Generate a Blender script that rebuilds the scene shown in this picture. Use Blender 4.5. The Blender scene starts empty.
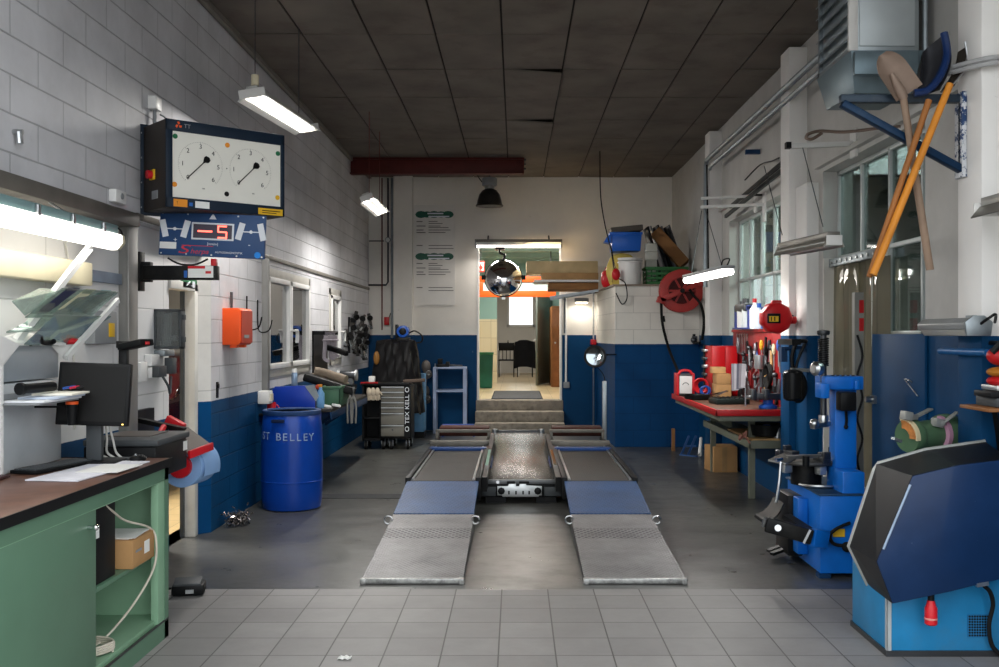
import bpy, bmesh, math, random
from mathutils import Vector, Matrix, Euler
random.seed(7)
WORLD, EXPO = 1.5, .95
C = bpy.context.scene.collection
PI = math.pi
def R(d): return math.radians(d)
# camera model: eye at the origin of X/Y, 1.67 m up, looking along +Y
EYE, FPX, CX, CY = 1.67, 1000.0, 516.0, 335.0
def P(px, py, Y): return Vector(((px-CX)*Y/FPX, Y, EYE-(py-CY)*Y/FPX))
def X(px, Y): return (px-CX)*Y/FPX
def Z(py, Y): return EYE-(py-CY)*Y/FPX

# ------------------------------------------------------------------ materials
def lin(c):
    if isinstance(c, str):
        c = c.lstrip('#'); c = tuple(int(c[i:i+2], 16)/255 for i in (0, 2, 4))
    return tuple((v/12.92 if v <= .04045 else ((v+.055)/1.055)**2.4) for v in c)
MATS = {}
def nodes(name):
    m = bpy.data.materials.new(name); m.use_nodes = True
    nt = m.node_tree; b = nt.nodes['Principled BSDF']
    return m, nt, b
def N(nt, t, **kw):
    n = nt.nodes.new(t)
    for k, v in kw.items():
        if k in n.inputs: n.inputs[k].default_value = v
        else: setattr(n, k, v)
    return n
def mixc(nt, fac, a, b, blend='MIX'):
    n = nt.nodes.new('ShaderNodeMix'); n.data_type = 'RGBA'; n.blend_type = blend
    for i, v in ((0, fac), (6, a), (7, b)):
        if hasattr(v, 'is_output'): nt.links.new(v, n.inputs[i])
        else: n.inputs[i].default_value = v if i == 0 else (*v, 1)
    return n.outputs[2]
def ramp(nt, fac, p0, p1, c0=(0, 0, 0, 1), c1=(1, 1, 1, 1)):
    r = nt.nodes.new('ShaderNodeValToRGB'); e = r.color_ramp.elements
    e[0].position = p0; e[1].position = p1; e[0].color = c0; e[1].color = c1
    nt.links.new(fac, r.inputs[0]); return r.outputs[0]
def pm(name, col, rough=.5, metal=0., var=.12, scale=6., bump=0., bscale=None, trans=0., alpha=1., coat=0., dirt=None, damt=.5, dscale=3., wear=None, wamt=.66):
    """plain painted / plastic / metal surface with a little procedural wear"""
    if name in MATS: return MATS[name]
    m, nt, b = nodes(name); c = lin(col)
    tc = N(nt, 'ShaderNodeTexCoord')
    out = None
    if var:
        nz = N(nt, 'ShaderNodeTexNoise', Scale=scale, Detail=5.)
        nt.links.new(tc.outputs['Object'], nz.inputs['Vector'])
        f = ramp(nt, nz.outputs[0], .3, .7)
        out = mixc(nt, f, tuple(v*(1-var) for v in c), tuple(min(1, v*(1+var)) for v in c))
    if dirt:
        nz = N(nt, 'ShaderNodeTexNoise', Scale=dscale, Detail=8., Roughness=.7)
        nt.links.new(tc.outputs['Object'], nz.inputs['Vector'])
        f = ramp(nt, nz.outputs[0], .5, .75, c1=(damt, damt, damt, 1))
        out = mixc(nt, f, out if out else c, lin(dirt))
    if wear:
        nz = N(nt, 'ShaderNodeTexNoise', Scale=14., Detail=9., Roughness=.75)
        nt.links.new(tc.outputs['Object'], nz.inputs['Vector'])
        f = ramp(nt, nz.outputs[0], wamt, wamt+.03)
        out = mixc(nt, f, out if out else c, lin(wear))
    if out: nt.links.new(out, b.inputs['Base Color'])
    else: b.inputs['Base Color'].default_value = (*c, 1)
    b.inputs['Specular IOR Level'].default_value = .32 if sum(c) > .12 else .2
    b.inputs['Roughness'].default_value = rough; b.inputs['Metallic'].default_value = metal
    b.inputs['Transmission Weight'].default_value = trans; b.inputs['Alpha'].default_value = alpha
    b.inputs['Coat Weight'].default_value = coat
    if bump:
        nz = N(nt, 'ShaderNodeTexNoise', Scale=bscale or 40., Detail=4.)
        nt.links.new(tc.outputs['Object'], nz.inputs['Vector'])
        bp = N(nt, 'ShaderNodeBump', Strength=bump, Distance=.01)
        nt.links.new(nz.outputs[0], bp.inputs['Height']); nt.links.new(bp.outputs[0], b.inputs['Normal'])
    MATS[name] = m; return m
def em(name, col, s):
    if name in MATS: return MATS[name]
    m, nt, b = nodes(name); b.inputs['Base Color'].default_value = (*lin(col), 1)
    b.inputs['Emission Color'].default_value = (*lin(col), 1); b.inputs['Emission Strength'].default_value = s
    MATS[name] = m; return m
def glass(name, tint, refl=.12, haze=0., hcol=(.7, .72, .7), fr_=.4):
    m = bpy.data.materials.new(name); m.use_nodes = True; nt = m.node_tree
    for n in list(nt.nodes): nt.nodes.remove(n)
    o = N(nt, 'ShaderNodeOutputMaterial'); tr = N(nt, 'ShaderNodeBsdfTransparent'); tr.inputs[0].default_value = (*lin(tint), 1)
    gl = N(nt, 'ShaderNodeBsdfGlossy', Roughness=.03); lw = N(nt, 'ShaderNodeLayerWeight', Blend=.25)
    ma = N(nt, 'ShaderNodeMath', operation='MULTIPLY_ADD'); ma.inputs[1].default_value = fr_; ma.inputs[2].default_value = refl
    nt.links.new(lw.outputs['Fresnel'], ma.inputs[0])
    mx = N(nt, 'ShaderNodeMixShader'); nt.links.new(ma.outputs[0], mx.inputs[0])
    nt.links.new(tr.outputs[0], mx.inputs[1]); nt.links.new(gl.outputs[0], mx.inputs[2])
    last = mx.outputs[0]
    if haze:
        df = N(nt, 'ShaderNodeBsdfDiffuse'); df.inputs[0].default_value = (*hcol, 1)
        m2 = N(nt, 'ShaderNodeMixShader'); m2.inputs[0].default_value = haze
        nt.links.new(last, m2.inputs[1]); nt.links.new(df.outputs[0], m2.inputs[2]); last = m2.outputs[0]
    nt.links.new(last, o.inputs[0]); MATS[name] = m; return m

def wallmat(name, uax, line=None, brick=True, white='#cfcdca', blue='#0d3f72', bw=.6, bh=.2, grime=.35, mort=.011, bstr=.5, wline=None):
    """painted masonry: white over a blue dado that ends at height `line`"""
    m, nt, b = nodes(name)
    g = N(nt, 'ShaderNodeNewGeometry'); sx = N(nt, 'ShaderNodeSeparateXYZ'); nt.links.new(g.outputs['Position'], sx.inputs[0])
    cb = N(nt, 'ShaderNodeCombineXYZ'); nt.links.new(sx.outputs[uax], cb.inputs[0]); nt.links.new(sx.outputs['Z'], cb.inputs[1])
    nz = N(nt, 'ShaderNodeTexNoise', Scale=.9, Detail=8., Roughness=.65); nt.links.new(g.outputs['Position'], nz.inputs['Vector'])
    nf = N(nt, 'ShaderNodeTexNoise', Scale=9., Detail=8., Roughness=.7); nt.links.new(g.outputs['Position'], nf.inputs['Vector'])
    w = lin(white)
    f1 = ramp(nt, nz.outputs[0], .35, .75)
    col = mixc(nt, f1, w, tuple(v*(1-grime) for v in w))
    f2 = ramp(nt, nf.outputs[0], .66, .8, c1=(.5, .5, .5, 1)); col = mixc(nt, f2, col, lin('#7d776e'))
    if line is not None:
        bl = lin(blue)
        bcol = mixc(nt, f1, tuple(v*1.15 for v in bl), tuple(v*.7 for v in bl))
        f3 = ramp(nt, nf.outputs[0], .70, .715); bcol = mixc(nt, f3, bcol, lin('#6d8296'))
        jit = N(nt, 'ShaderNodeMath', operation='MULTIPLY_ADD'); jit.inputs[1].default_value = .012; jit.inputs[2].default_value = line-.006
        nt.links.new(nf.outputs[0], jit.inputs[0])
        lt = N(nt, 'ShaderNodeMath', operation='LESS_THAN'); nt.links.new(sx.outputs['Z'], lt.inputs[0]); nt.links.new(jit.outputs[0], lt.inputs[1])
        col = mixc(nt, lt.outputs[0], col, bcol)
    b.inputs['Roughness'].default_value = .6; b.inputs['Specular IOR Level'].default_value = .15
    bp = N(nt, 'ShaderNodeBump', Strength=bstr, Distance=.012)
    if brick:
        br = N(nt, 'ShaderNodeTexBrick', **{'Scale': 1., 'Mortar Size': mort/2, 'Mortar Smooth': .4, 'Brick Width': bw, 'Row Height': bh})
        br.offset = .5; nt.links.new(cb.outputs[0], br.inputs['Vector'])
        dk = mixc(nt, 1., col, (.72, .72, .72), 'MULTIPLY')
        col = mixc(nt, br.outputs['Fac'], col, dk)
        mm = N(nt, 'ShaderNodeMath', operation='MULTIPLY_ADD'); mm.inputs[1].default_value = -1.; nt.links.new(br.outputs['Fac'], mm.inputs[0])
        ms = N(nt, 'ShaderNodeMath', operation='MULTIPLY'); ms.inputs[1].default_value = .25; nt.links.new(nf.outputs[0], ms.inputs[0])
        nt.links.new(ms.outputs[0], mm.inputs[2]); nt.links.new(mm.outputs[0], bp.inputs['Height'])
    else:
        nt.links.new(nf.outputs[0], bp.inputs['Height']); bp.inputs['Strength'].default_value = .12
    nt.links.new(bp.outputs[0], b.inputs['Normal']); nt.links.new(col, b.inputs['Base Color'])
    MATS[name] = m; return m

# ------------------------------------------------------------------ mesh builder (world coordinates, optional frame M)
ROOT = {}
class MB:
    def __init__(s, M=None): s.bm = bmesh.new(); s.M = M if M is not None else Matrix()
    def add(s, vs, fs):
        v = [s.bm.verts.new(s.M @ Vector(p)) for p in vs]
        for f in fs:
            try: s.bm.faces.new([v[i] for i in f])
            except ValueError: pass
        return s
    def box(s, x0, x1, y0, y1, z0, z1):
        return s.add([(x0,y0,z0),(x1,y0,z0),(x1,y1,z0),(x0,y1,z0),(x0,y0,z1),(x1,y0,z1),(x1,y1,z1),(x0,y1,z1)],
                     [(0,3,2,1),(4,5,6,7),(0,1,5,4),(1,2,6,5),(2,3,7,6),(3,0,4,7)])
    def hexa(s, b, t):
        return s.add(list(b)+list(t), [(0,3,2,1),(4,5,6,7),(0,1,5,4),(1,2,6,5),(2,3,7,6),(3,0,4,7)])
    def ob(s, c, size, rot=(0,0,0)):
        M = Matrix.Translation(c) @ Euler(rot).to_matrix().to_4x4(); h = [v/2 for v in size]
        ps = [M @ Vector((a*h[0], b*h[1], d*h[2])) for d in (-1,1) for a, b in ((-1,-1),(1,-1),(1,1),(-1,1))]
        return s.hexa(ps[:4], ps[4:])
    def beam(s, p0, p1, w, t, up=(0,0,1)):
        p0, p1 = Vector(p0), Vector(p1); d = (p1-p0).normalized(); u = Vector(up)
        a = d.cross(u).normalized()*w/2; b = a.cross(d).normalized()*t/2
        return s.hexa([p0-a-b, p0+a-b, p0+a+b, p0-a+b], [p1-a-b, p1+a-b, p1+a+b, p1-a+b])
    def prism(s, poly, ax, a0, a1):
        def q(u, v, a): return {'X': (a,u,v), 'Y': (u,a,v), 'Z': (u,v,a)}[ax]
        n = len(poly); vs = [q(u,v,a0) for u,v in poly]+[q(u,v,a1) for u,v in poly]
        return s.add(vs, [tuple(range(n)), tuple(range(2*n-1,n-1,-1))]+[(i,(i+1)%n,n+(i+1)%n,n+i) for i in range(n)])
    def lathe(s, prof, c, d=(0,0,1), n=24):
        c = Vector(c); d = Vector(d).normalized(); q = d.to_track_quat('Z','Y').to_matrix()
        vs, fs = [], []
        for r, h in prof:
            for k in range(n):
                a = 2*PI*k/n; vs.append(c+q@Vector((r*math.cos(a), r*math.sin(a), h)))
        for i in range(len(prof)-1):
            for k in range(n):
                fs.append((i*n+k, i*n+(k+1)%n, (i+1)*n+(k+1)%n, (i+1)*n+k))
        if prof[0][0] > 1e-6: fs.append(tuple(range(n-1,-1,-1)))
        if prof[-1][0] > 1e-6: fs.append(tuple((len(prof)-1)*n+k for k in range(n)))
        return s.add(vs, fs)
    def cyl(s, p0, p1, r, r1=None, n=16):
        p0, p1 = Vector(p0), Vector(p1); L = (p1-p0).length
        return s.lathe([(r,0),(r if r1 is None else r1,L)], p0, p1-p0, n)
    def tube(s, pts, r, n=8, closed=False):
        pts = [Vector(p) for p in pts]; m = len(pts); vs, fs = [], []; prev = None
        for i, p in enumerate(pts):
            t = (pts[(i+1)%m]-pts[i-1]) if closed else (pts[min(i+1,m-1)]-pts[max(i-1,0)])
            t.normalize()
            if prev is None:
                u = Vector((0,0,1)) if abs(t.z) < .9 else Vector((1,0,0))
            else: u = prev
            a = (u-t*u.dot(t)).normalized(); prev = a; b = t.cross(a)
            for k in range(n):
                g = 2*PI*k/n; vs.append(p+a*math.cos(g)*r+b*math.sin(g)*r)
        for i in range(m if closed else m-1):
            j = (i+1)%m
            for k in range(n): fs.append((i*n+k, i*n+(k+1)%n, j*n+(k+1)%n, j*n+k))
        if not closed: fs += [tuple(range(n-1,-1,-1)), tuple((m-1)*n+k for k in range(n))]
        return s.add(vs, fs)
    def sph(s, c, r, sc=(1,1,1), n=16, m=10):
        c = Vector(c); vs = [c+Vector((0,0,-r*sc[2]))]; fs = []
        for i in range(1, m):
            f = PI*i/m-PI/2
            for k in range(n):
                a = 2*PI*k/n; vs.append(c+Vector((r*sc[0]*math.cos(f)*math.cos(a), r*sc[1]*math.cos(f)*math.sin(a), r*sc[2]*math.sin(f))))
        vs.append(c+Vector((0,0,r*sc[2]))); T = len(vs)-1
        for k in range(n): fs.append((0, 1+(k+1)%n, 1+k)); fs.append((T, T-n+k, T-n+(k+1)%n))
        for i in range(m-2):
            for k in range(n): fs.append((1+i*n+k, 1+i*n+(k+1)%n, 1+(i+1)*n+(k+1)%n, 1+(i+1)*n+k))
        return s.add(vs, fs)
    def grid(s, f, nu, nv, thick=None):
        """open sheet from f(u,v); optional closed thickness along a vector"""
        vs = [Vector(f(i/nu, j/nv)) for j in range(nv+1) for i in range(nu+1)]; w = nu+1
        fs = [(j*w+i, j*w+i+1, (j+1)*w+i+1, (j+1)*w+i) for j in range(nv) for i in range(nu)]
        if thick is not None:
            t = Vector(thick); n0 = len(vs); vs += [v+t for v in vs]
            fs += [tuple(n0+k for k in reversed(q)) for q in fs]
            rim = [i for i in range(nu)]+[j*w+nu for j in range(nv)]+[nv*w+nu-i for i in range(nu)]+[(nv-j)*w for j in range(nv)]
            for a, b in zip(rim, rim[1:]+rim[:1]): fs.append((b, a, n0+a, n0+b))
        return s.add(vs, fs)
    def build(s, name, m, parent=None, bevel=0., seg=2, ang=35, smooth=True, mats=None):
        bm = s.bm
        bmesh.ops.recalc_face_normals(bm, faces=bm.faces)
        if bevel:
            ed = [e for e in bm.edges if len(e.link_faces) == 2 and e.calc_face_angle(0) > R(30)]
            bmesh.ops.bevel(bm, geom=ed, offset=bevel, segments=seg, affect='EDGES', clamp_overlap=True, profile=.5)
        if parent is not None: Mw = ROOT[parent.name]
        else:
            xs = [v.co for v in bm.verts]
            lo = Vector([min(c[i] for c in xs) for i in range(3)]); hi = Vector([max(c[i] for c in xs) for i in range(3)])
            Mw = Matrix.Translation(((lo.x+hi.x)/2, (lo.y+hi.y)/2, lo.z))
        bm.transform(Mw.inverted())
        me = bpy.data.meshes.new(name); bm.to_mesh(me); bm.free()
        for mm in ([m] if not isinstance(m, list) else m): me.materials.append(mm)
        if smooth:
            me.polygons.foreach_set('use_smooth', [True]*len(me.polygons)); me.set_sharp_from_angle(angle=R(ang))
        o = bpy.data.objects.new(name, me); C.objects.link(o)
        if parent is not None: o.parent = parent
        else: o.matrix_world = Mw
        ROOT[o.name] = Mw
        return o
def tag(o, label=None, cat=None, group=None, kind=None):
    if label: o['label'] = label
    if cat: o['category'] = cat
    if group: o['group'] = group
    if kind: o['kind'] = kind
    return o
def thing(name, label, cat, loc=(0,0,0), rz=0., group=None, rot=None):
    o = bpy.data.objects.new(name, None); o.empty_display_size = .05; C.objects.link(o)
    M = Matrix.Translation(loc) @ (Euler(rot).to_matrix().to_4x4() if rot else Matrix.Rotation(rz, 4, 'Z'))
    o.matrix_world = M; ROOT[o.name] = M
    return tag(o, label, cat, group)
def fr(root): return MB(ROOT[root.name])        # builder that works in the thing's own frame
def struct(o): o['kind'] = 'structure'; return o
def dup(root, loc, label=None, rz=None):
    r = root.copy(); C.objects.link(r)
    for ch in list(root.children):
        c = ch.copy(); C.objects.link(c); c.parent = r
        for g in list(ch.children):
            d = g.copy(); C.objects.link(d); d.parent = c
    M = Matrix.Translation(loc) @ Matrix.Rotation(rz, 4, 'Z') if rz is not None else Matrix.Translation(loc) @ root.matrix_world.to_3x3().to_4x4()
    r.matrix_world = M
    ROOT[r.name] = M
    if label: r['label'] = label
    return r
FACE_CAM = Matrix(((1,0,0,0),(0,0,-1,0),(0,1,0,0),(0,0,0,1)))     # text x -> X, text y -> Z, faces -Y
def text(body, size, M, m, name, parent, align='CENTER', ext=.0006, shear=0., xs=1.):
    cu = bpy.data.curves.new('t', 'FONT'); cu.body = body; cu.size = size; cu.align_x = align; cu.align_y = 'CENTER'; cu.extrude = ext; cu.shear = shear
    t = bpy.data.objects.new('t', cu); C.objects.link(t)
    bpy.context.view_layer.update()
    me = bpy.data.meshes.new_from_object(t.evaluated_get(bpy.context.evaluated_depsgraph_get()))
    bpy.data.objects.remove(t); bpy.data.curves.remove(cu)
    me.name = name; me.materials.clear(); me.materials.append(m)
    me.transform(ROOT[parent.name].inverted() @ M @ Matrix.Diagonal((xs,1,1,1)))
    o = bpy.data.objects.new(name, me); C.objects.link(o); o.parent = parent; ROOT[o.name] = ROOT[parent.name]
    return o
def arc(c, r, a0, a1, n, pl='XZ'):
    out = []
    for i in range(n+1):
        a = R(a0+(a1-a0)*i/n); u, v = r*math.cos(a), r*math.sin(a)
        out.append(Vector(c)+Vector({'XZ': (u,0,v), 'YZ': (0,u,v), 'XY': (u,v,0)}[pl]))
    return out
def spline(pts, n=8):
    pts = [Vector(p) for p in pts]; q = [pts[0]]+pts+[pts[-1]]; out = []
    for i in range(1, len(q)-2):
        for k in range(n):
            t = k/n; a, b, c, d = q[i-1:i+3]
            out.append(.5*((2*b)+(c-a)*t+(2*a-5*b+4*c-d)*t*t+(3*b-a-3*c+d)*t**3))
    out.append(pts[-1]); return out
def area(name, loc, rot, sx, sy, w, col=(1,1,1), parent=None, spread=180):
    l = bpy.data.lights.new(name, 'AREA'); l.shape = 'RECTANGLE'; l.size = sx; l.size_y = sy; l.energy = w; l.color = col; l.spread = R(spread)
    o = bpy.data.objects.new(name, l); C.objects.link(o); o.location = loc; o.rotation_euler = rot
    if parent: o.parent = parent; o.matrix_parent_inverse = ROOT[parent.name].inverted()
    return o

# shared materials
M_navy = pm('navy_paint', '#182636', .45, var=.15); M_black = pm('black_plastic', '#0e0f11', .5); M_blackm = pm('black_metal', '#121315', .45, .2, dirt='#3a3833')
M_rubber = pm('black_rubber', '#141414', .75); M_white = pm('white_plastic', '#e4e4e2', .4, var=.04); M_whitep = pm('white_paint', '#d9d8d5', .5, var=.08, dirt='#9a948a', damt=.35)
M_steel = pm('brushed_steel', '#b5b8ba', .3, 1., var=.15, scale=20); M_zinc = pm('zinc_sheet', '#9aa3a8', .42, .8, var=.15, scale=8, dirt='#6f7679')
M_dsteel = pm('dark_steel', '#55575a', .4, .9, var=.25, dirt='#2b2622'); M_alu = pm('aluminium', '#c9cccd', .35, .85, var=.08)
M_chrome = pm('chrome', '#e8e8ea', .06, 1., var=0); M_paper = pm('paper_white', '#e9e9e6', .8, var=.03)
M_card = pm('cardboard', '#b1885a', .85, var=.1, bump=.1); M_cardd = pm('cardboard_brown', '#8d653f', .85, var=.12)
M_red = pm('red_paint', '#b3161b', .4, var=.15, dirt='#5c0d0e'); M_redp = pm('red_plastic', '#c8202a', .35, var=.08); M_orange = pm('orange_paint', '#e2571c', .5, var=.08)
M_yellow = pm('yellow_label', '#e2b326', .6, var=.05); M_blabel = pm('blue_label', '#2a5fae', .6, var=.05); M_olabel = pm('orange_label', '#e3902a', .6, var=.05)
M_blue = pm('machine_blue', '#0d6ac8', .38, var=.1, dirt='#0d3a78', damt=.4, wear='#48586c', wamt=.74); M_lblue = pm('pale_blue_paint', '#6fa3cf', .5, var=.1, dirt='#3b5c80')
M_mblue = pm('mid_blue', '#1b4fa6', .35, var=.12); M_dblue = pm('dark_blue', '#0a3258', .5, var=.2)
M_green = pm('bench_green', '#5d8069', .45, var=.07, scale=3, dirt='#4a6d55', damt=.3); M_greenl = pm('bench_green_inside', '#86ac8e', .5, var=.06)
M_greend = pm('machine_green', '#4d6a4e', .4, var=.12, dirt='#2d3d2d'); M_wood = pm('pale_wood', '#c09a66', .6, var=.18, scale=10); M_woodb = pm('brown_wood', '#8a5a33', .55, var=.2)
M_grey = pm('grey_plastic', '#8b8f92', .5, var=.07); M_greyd = pm('dark_grey_plastic', '#43474a', .5, var=.1); M_cream = pm('cream_plastic', '#d8cfb2', .5, var=.06)
M_tube = em('lit_tube', '#fff6ea', 5.0); M_tubeoff = pm('unlit_tube', '#d7dbd8', .2, var=.03); M_refl = pm('lamp_reflector', '#d5d8d8', .3, .3, var=.05)
M_glass = glass('window_glass', '#dfe8e5', .08); M_clearg = glass('clear_glass', '#fbfdfc', .03); M_glassd = glass('grey_glass', '#a9b5b3', .10); M_acryl = glass('acrylic', '#cfe0da', .08, .16); M_clear = glass('smoked_clear', '#c2c7c8', .05, .08)
# ================================================================== SETTING
XL, XR, YB, H = -2.58, 2.73, 17.5, 4.435
YF = 3.4                                   # open front of the workshop; the photographer stands outside
BLUE_L, BLUE_B, BLUE_R = 1.11, 1.67, 1.665
W_left = wallmat('left_blocks', 'Y', BLUE_L, white='#d2d2d6', blue='#00406a', bstr=.8)
W_leftn = wallmat('left_panels', 'Y', 1.03, blue='#00406a', white='#e4e4e4', bw=1.9, bh=.62, grime=.12)
W_splay = wallmat('pilaster_paint', 'X', BLUE_L, blue='#00467a', white='#e6e4e0', bw=.9, bh=.4, bstr=.2)
W_back = wallmat('back_paint', 'X', BLUE_B, brick=False, white='#e6e2da', grime=.16, blue='#003c66')
W_right = wallmat('right_paint', 'Y', BLUE_R, brick=False, white='#c2c0bc', grime=.30, blue='#003c66')
W_pil = wallmat('pillar_paint', 'X', BLUE_R, brick=False, white='#ebe9e6', grime=.10, blue='#003e68')
W_block = wallmat('blocks_store', 'X', 1.535, white='#e4e0d8', grime=.2, bw=.5, bh=.25, bstr=.25, blue='#003c6c')
W_plain = wallmat('plain_white', 'X', None, brick=False, white='#d5d2cb', grime=.15)
W_annex = wallmat('annex_brick', 'X', None, white='#c9c8c4', bw=.5, bh=.2)

def floor_material():
    m, nt, b = nodes('workshop_floor'); g = N(nt, 'ShaderNodeNewGeometry')
    n1 = N(nt, 'ShaderNodeTexNoise', Scale=.7, Detail=8., Roughness=.6); n2 = N(nt, 'ShaderNodeTexNoise', Scale=4., Detail=9., Roughness=.7)
    mp = N(nt, 'ShaderNodeMapping'); mp.inputs['Scale'].default_value = (.7, .9, 1)
    nt.links.new(g.outputs['Position'], mp.inputs[0]); nt.links.new(mp.outputs[0], n1.inputs['Vector']); nt.links.new(mp.outputs[0], n2.inputs['Vector'])
    c = mixc(nt, ramp(nt, n1.outputs[0], .3, .7), lin('#383838'), lin('#585854'))
    c = mixc(nt, ramp(nt, n2.outputs[0], .52, .8, c1=(.55,.55,.55,1)), c, lin('#1c1a17'))
    nt.links.new(c, b.inputs['Base Color'])
    rr = N(nt, 'ShaderNodeMapRange'); rr.inputs['To Min'].default_value = .15; rr.inputs['To Max'].default_value = .5
    nt.links.new(n2.outputs[0], rr.inputs[0]); nt.links.new(rr.outputs[0], b.inputs['Roughness'])
    bp = N(nt, 'ShaderNodeBump', Strength=.02, Distance=.01); nt.links.new(n2.outputs[0], bp.inputs['Height']); nt.links.new(bp.outputs[0], b.inputs['Normal'])
    return m
def tile_material(name, sx, sy, x0, y0, col, joint, mort=.008, var=.1, rough=.5, axes='XY'):
    m, nt, b = nodes(name); g = N(nt, 'ShaderNodeNewGeometry'); s = N(nt, 'ShaderNodeSeparateXYZ'); nt.links.new(g.outputs['Position'], s.inputs[0])
    cb = N(nt, 'ShaderNodeCombineXYZ')
    for i, (ax, o) in enumerate(zip(axes, (x0, y0))):
        a = N(nt, 'ShaderNodeMath', operation='SUBTRACT'); a.inputs[1].default_value = o-10*(sx, sy)[i]*10; nt.links.new(s.outputs[ax], a.inputs[0]); nt.links.new(a.outputs[0], cb.inputs[i])
    br = N(nt, 'ShaderNodeTexBrick', **{'Scale': 1., 'Mortar Size': mort/2, 'Mortar Smooth': .1, 'Brick Width': sx, 'Row Height': sy}); br.offset = 0.; br.squash = 1.
    c = lin(col)
    br.inputs['Color1'].default_value = (*[v*(1-var) for v in c], 1); br.inputs['Color2'].default_value = (*[v*(1+var) for v in c], 1); br.inputs['Mortar'].default_value = (*lin(joint), 1)
    nt.links.new(cb.outputs[0], br.inputs['Vector'])
    nz = N(nt, 'ShaderNodeTexNoise', Scale=2.5, Detail=9., Roughness=.7); nt.links.new(g.outputs['Position'], nz.inputs['Vector'])
    col2 = mixc(nt, ramp(nt, nz.outputs[0], .4, .75, c1=(.45,.45,.45,1)), br.outputs['Color'], tuple(v*.5 for v in c))
    nt.links.new(col2, b.inputs['Base Color']); b.inputs['Roughness'].default_value = rough
    bp = N(nt, 'ShaderNodeBump', Strength=.4, Distance=.006); bp.invert = True; nt.links.new(br.outputs['Fac'], bp.inputs['Height']); nt.links.new(bp.outputs[0], b.inputs['Normal'])
    return m
M_floor = floor_material()
M_tiles = tile_material('grey_floor_tiles', .2995, .2995, X(502, 6.59), 6.41, '#858382', '#454341')
YT = 6.57
struct(MB().box(-2.9, 3.2, YT, YB+.4, -.12, 0).build('floor', M_floor))
struct(MB().box(-2.9, 3.2, YF-.3, YT, -.12, .0).build('floor_front', M_tiles))
struct(MB().box(-14, 14, -16, YF-.3, -.14, -.02).build('ground', pm('yard_concrete', '#a09d97', .8, var=.15, scale=1.)))
# ceiling: suspended panels with dark joints, a few sagging
mc = MB(); pw, pl = .6115, 1.222; x0 = X(502, 9.2)-6*pw; 
rc = random.Random(3)
y = YF-.3
xs = [XL-.05]+[x for x in [x0+i*pw for i in range(-2, 16)] if XL < x < XR]+[XR+.05]
yrow = Z(0, 1)  # unused scale
ys0 = 2.765*1000/301.4
ys = [ys0+pl*k for k in range(-5, 8)]
for i in range(len(xs)-1):
    for j in range(len(ys)-1):
        a, b_, c_, d_ = xs[i]+.009, xs[i+1]-.009, ys[j]+.009, min(ys[j+1]-.009, YB)
        if c_ > YB or d_ < YF: continue
        dz = [rc.uniform(-.009, .002) for _ in range(4)]
        if (a < .2 < b_ or a < .25 < b_) and j in (6, 8): dz = [-.01, -.055, -.04, 0]
        lo = [(a,c_,H+dz[0]), (b_,c_,H+dz[1]), (b_,d_,H+dz[2]), (a,d_,H+dz[3])]
        mc.hexa(lo, [(p[0],p[1],p[2]+.02) for p in lo])
M_ceil = pm('ceiling_panel', '#6a635b', .8, var=.22, scale=1.4, dirt='#4a4038', damt=.6, dscale=2.)
struct(mc.build('ceiling', M_ceil, smooth=False))
mb = MB(); mb.box(-3.6, 3.6, YF, YB+.3, H+.05, H+.25); struct(mb.build('roof', pm('roof_dark', '#2a2623', .9)))
mb = MB()
for x in xs[1:-1]: mb.box(x-.018, x+.018, YF, YB, H+.012, H+.05)
for yy in ys[1:]:
    if YF < yy < YB: mb.box(XL, XR, yy-.018, yy+.018, H+.012, H+.05)
struct(mb.build('trim_ceiling', pm('ceiling_batten', '#241f1b', .8)))

def wall(name, m, ax, p0, p1, u0, u1, z0, z1, holes=()):
    """wall slab between planes p0..p1 on axis ax, spanning u0..u1, with rectangular holes (ua,ub,za,zb)"""
    us = sorted({u0, u1, *[h[0] for h in holes], *[h[1] for h in holes]}); zs = sorted({z0, z1, *[h[2] for h in holes], *[h[3] for h in holes]})
    us = [u for u in us if u0 <= u <= u1]; zs = [z for z in zs if z0 <= z <= z1]
    mb = MB()
    for i in range(len(us)-1):
        j = 0
        while j < len(zs)-1:
            uc = (us[i]+us[i+1])/2
            solid = lambda k: not any(h[0] < uc < h[1] and h[2] < (zs[k]+zs[k+1])/2 < h[3] for h in holes)
            if not solid(j): j += 1; continue
            k = j
            while k+1 < len(zs)-1 and solid(k+1): k += 1
            if ax == 'X': mb.box(p0, p1, us[i], us[i+1], zs[j], zs[k+1])
            else: mb.box(us[i], us[i+1], p0, p1, zs[j], zs[k+1])
            j = k+1
    return struct(mb.build(name, m))
# --- left wall
LW1 = (10.24, 12.5, 1.22, 2.37); LW2 = (13.8, 14.72, 1.25, 2.32)
wall('wall_left', W_left, 'X', XL-.25, XL, YF, YB+.3, 2.45, H+.1)
wall('wall_left_lower', W_left, 'X', XL-.16, XL, 8.46, YB+.3, 0, 2.45, (LW1, LW2))
mb = MB(); mb.prism([(-2.68, 8.35), (XL, 8.46), (XL-.16, 8.46), (-2.74, 8.35)], 'Z', 0, 2.45)
struct(mb.build('pillar_left', W_splay))
wall('wall_left_front', W_leftn, 'X', -2.74, -2.68, YF, 8.35, 0, 2.45, ((7.72, 8.35, 0, 2.05),))
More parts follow.
